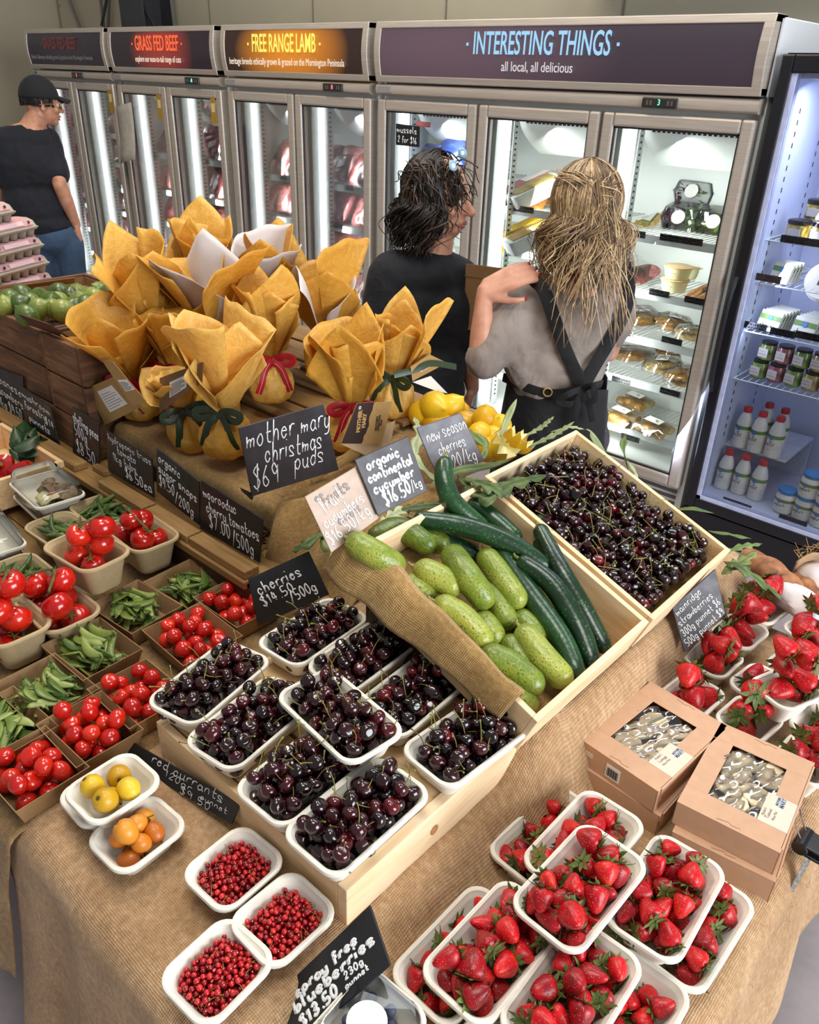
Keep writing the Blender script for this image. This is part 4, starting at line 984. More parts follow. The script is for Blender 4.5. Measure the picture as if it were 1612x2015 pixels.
for i, (pn, nm) in enumerate(zip(KPE, ('middle kraft tray', 'kraft tray below the middle one', 'third kraft tray down the row', 'kraft tray cut by the left edge', 'shaded kraft tray under the ledge'))):
    pods(pn, 40, SNOWS, 'snow_pea', 'snow pea', 'flat green snow pea in the '+nm, 820+i, .008, .048)
# ---------------------------------------------------------------- cucumbers
def cuc_mat(name, stops, spk, bump, rough, dark):
    t = NT(name); v = t.co(); ri = t.rnd()
    f = t.math('ADD', t.math('MULTIPLY', t.noise(v, 16, 4, .6), .7), t.math('MULTIPLY', ri, .3))
    c = t.ramp(f, *[(p, hexc(h)) for p, h in stops])
    vo = t.new('TexVoronoi'); vo.inputs['Scale'].default_value = spk; t.l(v, vo.inputs['Vector'])
    d = t.ramp(vo.outputs['Distance'], (.16, (1,)*3), (.3, (0,)*3)); big = t.ramp(t.noise(v, 26, 2), (.40, (0,)*3), (.58, (1,)*3))
    c = t.mix(t.math('MULTIPLY', d, big), c, hexc(dark))
    return t.fin(c, rough, t.bump(vo.outputs['Distance'], bump, .0015), Coat_Weight=.25, Coat_Roughness=.2)
CUL = cuc_mat('fruit_cucumber_skin', ((.3, '#465c14'), (.48, '#76862a'), (.72, '#a9ab48')), 190, .6, .36, '#2c4610')
CUD = cuc_mat('continental_cucumber_skin', ((.3, '#0c2413'), (.55, '#17391c'), (.8, '#2b5428')), 130, .25, .3, '#3f6a38')
DRYST = mat('dry_stem', '#b09a6a', .8, .2, 200)
NC = Vector((math.sin(TILT), 0, math.cos(TILT)))
def cpt(px, py, h): return atP(px, py, F_CUC @ Vector((0, 0, -.082+h)), NC)
def cucumber(pts, r, dark, lab):
    r *= 1.14; P = [cpt(*p) for p in pts]
    if len(P) == 2: mid = (P[0]+P[1])/2; P.insert(1, mid+Vector((0, 0, .004)))
    Q = catmull(P, 7 if len(P) > 3 else 10); c = Q[len(Q)//2]; n = len(Q)
    # extend with rounded ends
    a = (Q[0]-Q[1]).normalized(); b = (Q[-1]-Q[-2]).normalized()
    tot = sum((Q[i+1]-Q[i]).length for i in range(n-1)); pts2, rad = [], []; acc = 0
    e = r*.9
    for i, q in enumerate(Q):
        if i: acc += (q-Q[i-1]).length
        d = min(acc, tot-acc); k = math.sqrt(max(0, 1-(1-min(1, d/e))**2)) if d < e else 1
        w = (.86+.14*math.sin(PI*acc/tot)) if not dark else (.80+.2*math.sin(PI*min(1, acc/tot*1.15+.05)))
        pts2.append(q); rad.append(max(.08, k)*r*w)
    # dense rounded caps
    def cap(end):
        q, d = (Q[0], a) if end == 0 else (Q[-1], b); out = []
        return out
    name = 'continental_cucumber' if dark else 'fruit_cucumber'
    fine, fr = [], []
    for i in range(len(pts2)-1):
        sub = 5 if i in (0, len(pts2)-2) else 1
        for s in range(sub):
            t = s/sub; fine.append(pts2[i].lerp(pts2[i+1], t))
    fine.append(pts2[-1]); acc = [0]
    for i in range(1, len(fine)): acc.append(acc[-1]+(fine[i]-fine[i-1]).length)
    fr = []
    for d0 in acc:
        d = min(d0, acc[-1]-d0); k = math.sqrt(max(0, 1-(1-min(1, d/e))**2)); w = (.88+.12*math.sin(PI*d0/tot)) if not dark else (.78+.22*math.sin(PI*min(1, max(0, d0/tot))))
        fr.append(max(.05, k)*r*w)
    m = MB(); m.tube([p-c for p in fine], fr, 20); o = obj(name, m, CUD if dark else CUL, loc=c)
    tag(o, lab, 'cucumber', 'dark continental cucumbers' if dark else 'pale green fruit cucumbers')
    m = MB(); s = fine[0]-c; m.tube([s-a*.001, s+a*.007, s+a*.013+Vector((.002, .001, .003))], [.004, .0028, .0022], 6); obj('stem', m, DRYST if not dark else STEM, o)
t1, t2, t3 = .026, .052, .078
for pts, r, lab in (
    (((682, 1058, .10), (740, 1092, .098), (794, 1122, .075)), .0235, 'plump pale cucumber at the left end, poking out over the burlap fold'),
    (((728, 1066, t2), (786, 1041, t2), (856, 1082, t2)), .022, 'bent pale cucumber at the top left of the crate'),
    (((814, 1114, t2), (909, 1165, t2)), .024, 'pale cucumber in the middle of the left side, just below the bent one'),
    (((884, 1082, t2), (920, 1135, t3), (966, 1195, t2)), .0245, 'large pale cucumber in the centre with a dark speckled end'),
    (((948, 1083, t2), (985, 1135, t2), (1028, 1195, t2)), .023, 'pale cucumber touching the dark cucumbers near the centre'),
    (((853, 1182, t2), (910, 1215, t2), (963, 1275, t2)), .0225, 'pale cucumber lying along the burlap fold'),
    (((797, 1137, t1), (852, 1186, t1)), .022, 'pale cucumber half hidden under the left end of the pile'),
    (((961, 1150, t1), (1004, 1238, t1)), .022, 'pale cucumber with a dark end below the central one'),
    (((1022, 1232, t2), (1065, 1290, t2), (1122, 1350, t2)), .024, 'yellowish pale cucumber pointing at the low corner of the crate'),
    (((945, 1282, t2), (1005, 1310, t2), (1068, 1362, t2)), .0235, 'pale cucumber with a dry stem near the low wall of the crate'),
    (((990, 1254, t1), (1045, 1322, t1)), .021, 'short pale cucumber between the two lowest ones'),
    (((824, 1048, t1), (884, 1082, t1)), .021, 'pale cucumber behind the bent one, under the dark ones'),
    (((936, 1206, t1), (985, 1268, t1)), .0205, 'pale cucumber in the gap under the central pair'),
    (((978, 1335, t1), (1055, 1402, t1)), .0215, 'darker pale cucumber at the bottom edge of the pile'),
    (((858, 1205, t1), (915, 1258, t1)), .021, 'pale cucumber beneath the one along the burlap fold'),
    (((1010, 1205, t1), (1075, 1268, t1)), .021, 'pale cucumber in shade beside the long dark ones')):
    cucumber(pts, r, False, lab)
for pts, r, lab in (
    (((877, 900, .13), (874, 940, .115), (893, 990, .09), (958, 1044, .062)), .019, 'dark cucumber standing up against the new season sign'),
    (((812, 1020, .062), (909, 1035, t3), (999, 1067, t3), (1085, 1122, .062)), .0195, 'long dark cucumber lying across the top of the pile'),
    (((812, 1042, t1), (880, 1068, t1), (950, 1100, t1)), .019, 'dark cucumber under the long crosswise one'),
    (((918, 980, t2), (970, 1020, t2), (1025, 1066, t2)), .019, 'dark cucumber right of the upright one'),
    (((955, 978, t1), (1010, 1030, t1), (1068, 1098, t1)), .0185, 'dark cucumber along the wall shared with the cherries'),
    (((974, 1068, t2), (1036, 1160, t2), (1104, 1256, t2), (1140, 1335, t2)), .0205, 'long dark cucumber running down beside the pale ones'),
    (((1019, 1098, t3), (1086, 1150, t3), (1138, 1233, .06), (1170, 1315, t2)), .0195, 'glossy dark cucumber with a bent neck, second from the right wall'),
    (((1059, 1034, t3), (1101, 1118, t3), (1153, 1207, .058), (1196, 1285, t2)), .0185, 'dark cucumber against the right wall of its crate'),
    (((1060, 1016, t2), (1064, 1060, t2), (1090, 1130, t2)), .0175, 'dark cucumber behind the one at the right wall')):
    cucumber(pts, r, True, lab)
# ---------------------------------------------------------------- limes and lemons
LIM = fruit_mat('lime_skin', ((.25, '#2d4312'), (.5, '#556b20'), (.72, '#8a9440'), (.9, '#b0ac48')), .36, 9, .25, rand=1, bump=.12, bscale=260)
LEM = fruit_mat('lemon_skin', ((.3, '#d8a012'), (.6, '#ecc01c'), (.85, '#f2d23a')), .38, 9, .25, rand=1, bump=.15, bscale=240)
def citrus(mt, nm, e):
    m = MB(); prof = [(1e-3, -1.12*e), (.10, -1.08*e), (.34, -.94*e), (.68, -.70*e), (.93, -.3*e), (1, .05), (.93, .38*e), (.68, .74*e), (.36, .96*e), (.12, 1.10*e), (.07, 1.17*e), (1e-3, 1.19*e)]
    m.lathe(prof, 20); return m.mesh(nm, mt)
LI_B = citrus(LIM, 'lime', 1.04); LE_B = citrus(LEM, 'lemon', 1.12)
m = MB(); m.lathe([(.12, -1.14), (.10, -1.2), (.03, -1.22)], 8); NUB = m.mesh('stem_scar', mat('scar', '#8a7a3a', .8))
R = random.Random(31)
for pts, z, g, l in ((((10, 603), (39, 601), (43, 581), (78, 587), (76, 607), (54, 622), (20, 590), (100, 596), (60, 596)), 1.195, 'limes in the left dark crate', 'green lime in the left dark crate, in front of the egg cartons'),
    (((118, 577), (138, 586), (104, 607), (116, 594), (152, 578), (178, 584), (142, 608), (170, 601), (188, 588), (158, 596), (125, 612), (200, 598)), 1.19, 'limes in the right dark crate', 'green lime in the dark crate beside the puddings'),
    (((196, 574), (208, 569), (216, 577), (240, 553), (262, 558), (236, 566), (251, 573), (271, 572), (225, 562)), 1.165, 'limes in the back crate', 'green lime in the back crate, near the black card')):
    for px, py in pts:
        o = link('lime', LI_B, None, at(px, py, z), rrot(R).to_euler()); o.scale = (R.uniform(.031, .036),)*3; tag(o, l, 'lime', g); link('stem_scar', NUB, o)
m = MB(); p = [at(152, 522, 1.27), at(190, 548, 1.25), at(193, 556, 1.22), at(150, 530, 1.24)]
# loose fill so the crates are not hollow: dark liner
for x0, x1, y0, y1, l in ((-2.285, -2.09, .975, 1.425, 'brown cardboard liner in the crate beside the puddings'), (-2.905, -2.325, .99, 1.425, 'brown cardboard liner in the left lime crate'), (-2.765, -2.265, 1.475, 1.785, 'brown cardboard liner in the back lime crate')):
    m = MB(); m.b2((x0, y0, 1.12), (x1, y1, 1.135))
    for a, b, c, d in ((x0, x0+.004, y0, y1), (x1-.004, x1, y0, y1), (x0, x1, y0, y0+.004), (x0, x1, y1-.004, y1)): m.b2((a, c, 1.0), (b, d, 1.165))
    tag(obj('cardboard_liner', m, KRAFT, smooth=False), l, 'liner')
def slab(name, pts, mt, th=.003, parent=None):
    a, b, c, d = [Vector(p) for p in pts]; n = (b-a).cross(d-a).normalized()*th; m = MB(); m.loft([[a, b, c, d], [a+n, b+n, c+n, d+n]]); return obj(name, m, mt, parent, smooth=False)
tag(slab('cardboard_flap', [at(38, 617, 1.21), at(62, 640, 1.185), at(150, 672, 1.165), at(98, 637, 1.225)], mat('flap_board', '#5a3526', .8, .1)), 'reddish cardboard flap sticking up from the right lime crate', 'cardboard')
tag(slab('black_card', [at(228, 520, 1.27), at(276, 548, 1.24), at(276, 556, 1.235), at(236, 527, 1.25)], SLATE), 'black card edge-on above the back limes', 'card')
tag(slab('cardboard_flap', [at(44, 565, 1.16), at(146, 556, 1.16), at(147, 545, 1.19), at(46, 559, 1.18)], KRAFT), 'low brown cardboard edge between the limes and the egg cartons', 'cardboard')
for px, py, z, r, l in ((855, 800, 1.03, .048, 'big yellow lemon behind the new season cherries sign'), (886, 803, 1.02, .042, 'lemon just right of the big one behind the sign'), (905, 812, 1.0, .034, 'small piece of lemon peeping between sign and hand'),
    (830, 815, 1.0, .042, 'lemon under the kraft tag at the left'), (857, 830, .99, .04, 'lemon tucked behind the top edge of the sign'), (915, 832, 1.0, .036, 'lemon below the hand of the woman in black'),
    (955, 826, 1.02, .040, 'upright lemon with its tip up, right of the sign'), (985, 838, 1.01, .034, 'lemon behind the cut lemon crowns'), (944, 858, .995, .038, 'lemon at the right edge of the sign'), (970, 862, .985, .039, 'lemon just left of the cut lemon crowns'), (962, 885, .97, .036, 'lemon low down under the cut lemon crowns')):
    o = link('lemon', LE_B, None, at(px, py, z), (rz(R.uniform(0, 6)) @ rx(R.uniform(.2, 1.6))).to_euler()) if 'upright' not in l else link('lemon', LE_B, None, at(px, py, z), (.15, .1, 0))
    o.scale = (r*.95,)*3; tag(o, l, 'lemon', 'lemons behind the cucumber crate'); link('stem_scar', NUB, o)
FLESH = fruit_mat('lemon_flesh', ((.3, '#e9d878'), (.6, '#f6efb4'), (.85, '#fdf8dc')), .4, 25, .3)
def crown(px, py, z, r, rot, l):
    t = thing('cut_lemon', l, 'lemon', at(px, py, z), None, 'lemons cut into zigzag crowns'); t.matrix_world = tr(*at(px, py, z)) @ rot
    n = 8; m = MB(); rings = []
    for i in range(7):
        a = PI/2*i/6; rings.append([Vector((r*math.sin(a)*math.cos(2*PI*k/(2*n)), r*math.sin(a)*math.sin(2*PI*k/(2*n)), -1.05*r*math.cos(a))) for k in range(2*n)])
    rings[0] = [p*.05+Vector((0, 0, -1.05*r*.95)) for p in rings[0]]
    top_ = [Vector((r*(1.02 if k % 2 else .98)*math.cos(2*PI*k/(2*n)), r*(1.02 if k % 2 else .98)*math.sin(2*PI*k/(2*n)), (.62*r if k % 2 else .02*r))) for k in range(2*n)]
    m.loft(rings+[top_], True, False); obj('rind', m, LEM, t, smooth=50)
    m = MB(); ctr = Vector((0, 0, .05*r)); inn = [Vector((p.x*.97, p.y*.97, p.z)) for p in top_]; mid = [Vector((p.x*.5, p.y*.5, .05*r+.5*p.z)) for p in top_]
    m.add([ctr]+mid+inn, [(0, 1+k, 1+(k+1) % (2*n)) for k in range(2*n)]+[(1+k, 1+2*n+k, 1+2*n+(k+1) % (2*n), 1+(k+1) % (2*n)) for k in range(2*n)]); obj('flesh', m, FLESH, t, smooth=False)
crown(990, 878, .985, .043, rz(.4) @ ry(.75) @ rx(.25), 'lemon cut into a zigzag crown, facing right, beside the cherry crate')
crown(1012, 858, 1.0, .036, rz(1.2) @ ry(.4), 'lemon cut into a zigzag crown, behind the first one')
crown(1030, 872, .985, .030, rz(.1) @ ry(.5) @ rx(-.3), 'small zigzag lemon crown nearest the cherry crate')
# ---------------------------------------------------------------- leaf sprigs tucked between crates
def leaf_mat(name, a, b, c):
    t = NT(name); v = t.co(); ri = t.rnd(); f = t.math('ADD', t.math('MULTIPLY', t.noise(v, 25, 3), .6), t.math('MULTIPLY', ri, .4))
    return t.fin(t.ramp(f, (.3, hexc(a)), (.55, hexc(b)), (.8, hexc(c))), .5, t.bump(t.noise(v, 90, 2), .15))
LEAF = leaf_mat('sprig_leaf', '#3c4f26', '#67793c', '#959f60'); LEAFP = leaf_mat('sprig_leaf_pale', '#7d8a5c', '#a9b184', '#cdd0ac')
def sprig(pts, w, lobes, lab, pale=False, seed=0):
    R = random.Random(seed); P = catmull([Vector(p) for p in pts], 8); n = len(P); m = MB()
    up = Vector((.1, -.2, 1)).normalized()
    for s in (-1, 1):
        rows = []
        for i, p in enumerate(P):
            t = i/(n-1); d = (P[min(i+1, n-1)]-P[max(i-1, 0)]).normalized(); side = d.cross(up).normalized()*s
            env = math.sin(PI*min(1, .08+t*.92))**.8; tooth = (.30+.70*abs(math.sin(t*PI*lobes+(.4 if s > 0 else 0)))**1.3) if lobes else 1
            q = w*env*tooth; rows += [p, p+side*q*.5+d*q*.35+up*.12*q, p+side*q+d*q*.9-up*.15*q]
        m.add(rows, [(3*i+j, 3*i+3+j, 3*i+4+j, 3*i+1+j) for i in range(n-1) for j in range(2)])
    m.tube(P, [.0013*(1-.7*i/n) for i in range(n)], 5)
    o = obj('leaf_sprig', m, LEAFP if pale else LEAF, smooth=True, solid=.0007); tag(o, lab, 'leaf', 'leafy sprigs around the crates'); return o
def psprig(px, w, lob, lab, pale=False, seed=0): sprig([at(x, y, z) for x, y, z in px], w, lob, lab, pale, seed)
for i, (px, w, lob, lab, pale) in enumerate((
    (((1075, 935, 1.06), (1010, 950, 1.08), (950, 975, 1.075), (900, 935, 1.06)), .030, 6, 'green lobed sprig over the stems of the dark cucumbers', 0),
    (((915, 940, 1.07), (960, 955, 1.09), (1005, 975, 1.07)), .024, 5, 'green sprig lying across the corner of the cherry crate', 0),
    (((1000, 905, 1.0), (960, 915, 1.06), (900, 925, 1.07), (845, 955, 1.06)), .016, 0, 'long plain leaf in front of the new season sign', 0),
    (((760, 1010, 1.04), (830, 996, 1.06), (915, 993, 1.06)), .018, 6, 'toothed leaf across the long dark cucumber', 0),
    (((740, 1045, 1.03), (765, 1020, 1.05), (790, 1005, 1.05), (830, 1000, 1.04)), .026, 4, 'pale lobed leaf beside the fruit cucumbers sign', 1),
    (((655, 1015, .97), (640, 1050, .96), (655, 1085, .94), (658, 1130, .93)), .020, 3, 'green lobed leaf hanging over the black cherries sign', 0),
    (((660, 1030, .97), (610, 1065, .96), (575, 1085, .94)), .017, 3, 'yellowish leaf stub at the top of the black cherries sign', 0),
    (((880, 960, 1.0), (820, 905, 1.06), (825, 850, 1.10), (815, 820, 1.12)), .018, 5, 'pale spiky sprig left of the new season sign', 1),
    (((905, 870, 1.02), (925, 850, 1.06), (955, 880, 1.05), (945, 910, 1.03)), .018, 3, 'leaf at the lower right edge of the new season sign', 0),
    (((985, 860, 1.02), (1000, 820, 1.06), (1017, 785, 1.10)), .010, 0, 'narrow leaf standing up between the lemons', 1),
    (((1030, 860, 1.0), (1065, 840, 1.03), (1090, 820, 1.06)), .013, 6, 'pale feathery leaf above the cut lemons', 1),
    (((1040, 880, 1.0), (1090, 855, 1.03), (1130, 830, 1.06)), .013, 6, 'pale feathery leaf behind the back corner of the cherry crate', 1),
    (((1085, 850, .98), (1120, 840, 1.02), (1150, 845, 1.03)), .010, 4, 'grey green leaf tip beyond the back corner of the cherry crate', 1),
    (((1215, 955, .84), (1213, 935, .93), (1195, 900, 1.0), (1165, 855, 1.06), (1155, 845, 1.08)), .015, 0, 'tall grey green leaf behind the cherry crate, left one', 1),
    (((1246, 985, .84), (1243, 960, .93), (1235, 920, 1.0), (1228, 880, 1.06), (1232, 852, 1.09)), .016, 2, 'tall green leaf behind the cherry crate, right one', 0),
    (((1262, 990, .84), (1262, 970, .90), (1255, 940, .96), (1235, 905, .99)), .012, 4, 'pale small leaf behind the cherry crate', 1),
    (((1318, 1030, .83), (1320, 1008, .90), (1360, 1000, .94), (1405, 1010, .93)), .009, 0, 'slender leaf lying beyond the cherry crate in front of the black fridge', 0),
    (((1395, 1045, .92), (1440, 1052, .93), (1478, 1060, .92)), .008, 2, 'slender leaf at the right corner of the cherry crate, upper', 0),
    (((1420, 1090, .90), (1460, 1075, .92), (1500, 1070, .92)), .012, 4, 'toothed leaf at the right corner of the cherry crate', 0),
    (((1425, 1105, .88), (1465, 1120, .88), (1520, 1160, .82), (1550, 1185, .76)), .024, 5, 'large lobed leaf hanging towards the small strawberry punnets', 0),
    (((1420, 1130, .86), (1450, 1110, .88), (1490, 1085, .90)), .020, 4, 'lobed leaf behind the strawberry sign', 0))):
    psprig(px, w, lob, lab, bool(pale), i)
# ---------------------------------------------------------------- puddings wrapped in gold paper
def paper_mat():
    t = NT('gold_kraft_paper'); v = t.co(); ri = t.rnd()
    f = t.math('ADD', t.math('MULTIPLY', t.noise(v, 60, 4, .7), .6), t.math('MULTIPLY', ri, .4))
    c = t.ramp(f, (.3, hexc('#dda63e')), (.55, hexc('#eebc54')), (.8, hexc('#f7d27a')))
    nb = t.bump(t.noise(v, 13, 5, .6, .6), .55, .02); nb = t.bump(t.noise(v, 240, 2), .06, .001, nb)
    m = t.fin(c, .40, nb)
    # thin paper lets some light through
    out = t.n['Material Output']; tl = t.new('BsdfTranslucent'); t.l(c, tl.inputs[0]); mx = t.new('MixShader'); mx.inputs[0].default_value = .35
    t.l(t.b.outputs[0], mx.inputs[1]); t.l(tl.outputs[0], mx.inputs[2]); t.l(mx.outputs[0], out.inputs['Surface']); return m
PAPER = paper_mat(); PWHITE = mat('paper_white_side', '#cfc6c4', .6, .05, 20)
REDR = mat('red_ribbon', '#b30f22', .45, .1, 60); GRNR = mat('green_ribbon', '#2c3b22', .4, .1, 60); STITCH = mat('ribbon_stitch', '#f0d8d8', .7)
TAGK = mat('kraft_tag', '#a9844f', .7, .06, 80); TAGD = mat('dark_tag', '#2c1a18', .6, .1); LABELW = mat('label_white', '#e9e6e2', .6, .02); INKM = mat('print_ink', '#3a3030', .8)
TWINE = mat('twine', '#a8834e', .9)
def pud(lab, neck, seed, rib, sheet=.44, ball=.062, spread=.42, lean=(0, 0), rot=0, white=False, tall=1.0, bow=True):
    R = random.Random(seed); t = thing('wrapped_pudding', lab, 'pudding', neck, None, 'puddings wrapped in gold paper')
    t.matrix_world = tr(*neck) @ rz(rot) @ ry(lean[0]) @ rx(lean[1])
    nt = 40; m = MB()
    prof = [(.020, 0), (.024, -.008), (.040, -.022), (.056, -.042), (ball, -.068), (ball*1.0, -.088), (ball*.9, -.108), (ball*.72, -.118), (.01, -.12)]
    ph = [R.uniform(0, 6) for _ in range(6)]
    def cr(p, a, i):
        z = p.z; k = math.exp(-((z+.015)/.035)**2); f = 1+k*.16*math.sin(13*a+ph[0])+.05*math.sin(5*a+ph[1]+z*30)+.035*math.sin(9*a+ph[2]-z*50)
        return Vector((p.x*f, p.y*f, z+.004*math.sin(7*a+ph[3])*k))
    m.lathe(prof, 52, None, False, True, cr); obj('pudding_wrap', m, PAPER, t, smooth=60)
    m = MB(); npet = 6; base = R.uniform(0, 6)
    for k in range(npet):
        f0 = base+2*PI*k/npet+R.uniform(-.25, .25); d = Vector((math.cos(f0), math.sin(f0), 0)); s_ = Vector((-d.y, d.x, 0))
        L = sheet*.5*R.uniform(.78, 1.08)*tall; w1 = sheet*R.uniform(.19, .27); ti = spread*R.uniform(.45, 1.15); kind = (k+seed) % 3
        cu = R.uniform(.25, .62)*(1 if (k+seed) % 4 else -.4); sl = R.uniform(-.35, .35); cr0 = R.uniform(-.45, .45); cd = R.uniform(.05, .2)*(1 if R.random() < .6 else -1); bend = R.uniform(-.25, .45)
        tipc = R.uniform(-.12, .35)
        def pet(a, t):
            a = a*2-1; W = .016+(w1-.016)*t**.85
            Lk = L*((1-.62*abs(a)**1.1)*1.1 if kind == 0 else (1+sl*a*.6-.08*a*a) if kind == 1 else (1-.38*abs(a-.35)))
            h = Lk*t; ang = ti*(1+bend*t)
            out = .019+h*math.sin(ang)-cu*W*a*a*1.1+cd*W*max(0, .35-abs(a-cr0))*1.6*t+tipc*w1*max(0, t-.7)**2*4
            lat = W*math.sin(a*1.25)/math.sin(1.25)*(.95-.25*abs(cu)*a*a)
            return d*out+s_*lat+Vector((0, 0, h*math.cos(ang)+.004*math.sin(9*a+k)*t))
        m.cur = 1 if (white and k in (1, 4)) else 0
        m.grid(pet, 17, 15)
    m.cur = 0
    m.lathe([(.021, -.004), (.020, .004), (.024, .025), (.036, .06), (.05, .09)], 40, None, False, False, lambda p, a, i: Vector((p.x*(1+.16*math.sin(9*a+ph[4])), p.y*(1+.16*math.sin(9*a+ph[4])), p.z)))
    o = obj('paper_frill', m, [PAPER, PWHITE], t, smooth=55, solid=.0012)
    mt = REDR if rib == 'r' else GRNR; m = MB()
    m.lathe([(.0225, -.008), (.025, -.008), (.0262, 0), (.025, .008), (.0225, .008)], 24, None, False, False, lambda p, a, i: Vector((p.x, p.y, p.z+.003*math.sin(2*a))))
    rb = obj('ribbon', m, mt, t)
    if bow:
        a0 = R.uniform(-.4, .4)-PI/2; d = Vector((math.cos(a0), math.sin(a0), 0)); s = Vector((-d.y, d.x, 0)); c = d*.028
        for q in (-1, 1):
            P = catmull([c, c+s*q*.03+d*.012+Vector((0, 0, .014)), c+s*q*.058+d*.014+Vector((0, 0, .006)), c+s*q*.045+d*.016+Vector((0, 0, -.010)), c+d*.004], 5); m = MB()
            m.tube(P, .009, 8, flat=.10, nrm=tuple(s.cross(Vector((0, 0, 1)))*.2+Vector((0, 0, .3))+d)); obj('bow_loop', m, mt, rb)
            P = catmull([c, c+s*q*.022+d*.02+Vector((0, 0, -.02)), c+s*q*.035+d*.025+Vector((0, 0, -.055)), c+s*q*.045+d*.02+Vector((0, 0, -.085))], 5); m = MB()
            m.tube(P, .009, 8, flat=.10, nrm=tuple(d)); obj('ribbon_tail', m, mt, rb)
            if rib == 'r':
                m = MB(); m.tube([p+d*.0012 for p in P], .0006, 4); obj('stitching', m, STITCH, rb)
    return t
PB = .127
puds = (
    ('gold-wrapped pudding with a green ribbon at the front, above the mother mary sign', at(441, 805, 1.11), 3, 'g', .50, .066, .34, (.02, .05), .35, 0, 1.0),
    ('gold-wrapped pudding with a red ribbon and a brown and gold tag, front right', at(690, 795, 1.10), 8, 'r', .46, .066, .50, (.0, -.02), 1.2, 0, .95),
    ('gold-wrapped pudding with a green ribbon furthest right, in front of the woman in black', at(778, 738, 1.10), 14, 'g', .44, .066, .42, (.12, .05), .2, 0, 1.0),
    ('gold-wrapped pudding with a red ribbon beside the dark crate, frill tipped to the left', at(262, 742, 1.09), 21, 'r', .48, .062, .62, (-.10, .20), .5, 0, .9),
    ('small gold-wrapped pudding low at the front left, behind the sugar snaps sign', at(362, 800, 1.075), 26, 'g', .34, .062, .5, (-.2, .1), .9, 0, .8),
    ('gold-wrapped pudding in the middle row with a red ribbon knot', at(530, 705, 1.15), 33, 'r', .52, .062, .40, (.0, -.05), .8, 0, 1.0),
    ('gold-wrapped pudding in the middle row, curling over a white paper side', at(345, 722, 1.13), 38, 'r', .40, .06, .5, (-.1, 0), .1, 0, .85),
    ('large gold-wrapped pudding frill at the left of the middle row', at(420, 655, 1.19), 47, 'r', .56, .062, .48, (-.16, .10), .6, 1, 1.0),
    ('gold-wrapped pudding at the right of the back row', at(640, 660, 1.17), 52, 'g', .52, .062, .36, (.0, .0), 1.0, 1, 1.0),
    ('gold-wrapped pudding standing highest at the back', at(404, 590, 1.22), 61, 'r', .52, .062, .30, (.02, .05), .4, 0, 1.0),
    ('gold-wrapped pudding at the back with a rolled upright tip', at(530, 612, 1.21), 69, 'r', .50, .062, .34, (.05, .05), .5, 1, 1.0),
    ('gold-wrapped pudding at the back left, against the lime crate', at(305, 642, 1.20), 75, 'r', .52, .062, .34, (-.06, .08), .2, 0, 1.0))
for lab, n, sd, rib, sh, ba, spd, ln, ro, wh, tall in puds: pud(lab, n, sd, rib, sh, ba, spd, ln, ro, wh, tall)
t = thing('slatted_box', 'low slatted box raising the back row of puddings', 'box', (-1.95, 1.50, .984))
for i in range(4): m = MB(); m.b2((-.12, -.25+i*.13, .10), (.18, -.25+i*.13+.115, .112)); obj('slat', m, SHELFW, t, smooth=False, bevel=.002)
for y in (-.25, .245): m = MB(); m.b2((-.12, y, 0), (.18, y+.015, .10)); obj('side_board', m, SHELFW, t, smooth=False, bevel=.002)
# tags on the puddings
def card(name, lab, cs, mt, cat='tag', grp='paper tags on the puddings'):
    TL, TR, BR, BL = [Vector(c) for c in cs]; F = frame(BL, (BR-BL)+(TR-TL), (TL-BL)+(TR-BR)); o = thing(name, lab, cat, group=grp); o.matrix_world = F; Fi = F.inverted()
    p = [Fi @ c for c in (BL, BR, TR, TL)]; m = MB(); m.prism([(q.x, q.y) for q in p], -.0012, 0); obj('card', m, mt, o, smooth=False)
    return o, p
X0 = -1.305
o, p = card('gift_tag', 'brown and gold folded tag hanging from the red ribbon', [atX(703, 793, X0), atX(772, 790, X0), atX(751, 873, X0), atX(671, 873, X0)], TAGK)
w, h = p[1].x-p[0].x, p[3].y-p[0].y; R = random.Random(4)
edge = [(.50+R.uniform(-.035, .035), i/11) for i in range(12)]; lerp = lambda u, v: (p[0]*(1-u)*(1-v)+p[1]*u*(1-v)+p[2]*u*v+p[3]*(1-u)*v)
m = MB(); pl = [lerp(0.005, .005), lerp(.005, .995)]+[lerp(u, 1-v) for u, v in edge]; m.prism([(q.x, q.y) for q in pl], 0, .0005); obj('dark_band', m, TAGD, o, smooth=False)
q = lerp(.30, .55); typeset('MOTHER\nMARY', 'tag_lettering', h*.17, mat('tag_gold', '#b8935a', .6), o, (q.x, q.y, .001), (0, 0, PI/2+.1), .8, .001, ext=.0002)
q = lerp(.78, .5); typeset("MOTHER'S\nCHRISTMAS\nPUD", 'tag_small_lettering', h*.085, TAGD, o, (q.x, q.y, .0008), (0, 0, PI/2+.1), .9, .0003, ext=.0002)
m = MB(); q = lerp(.12, .88); m.lathe([(.004, .0006), (.0045, .0012), (.0025, .0014), (.0025, .0006)], 12, tr(q.x, q.y, 0), False, False); obj('eyelet', m, LABELW, o)
o, p = card('gift_tag', 'pale kraft back leaf of the tag below the brown and gold one', [atX(671, 874, X0-.004), atX(778, 828, X0-.004), atX(762, 902, X0-.004), atX(740, 905, X0-.004)], mat('kraft_pale', '#c4a680', .7))
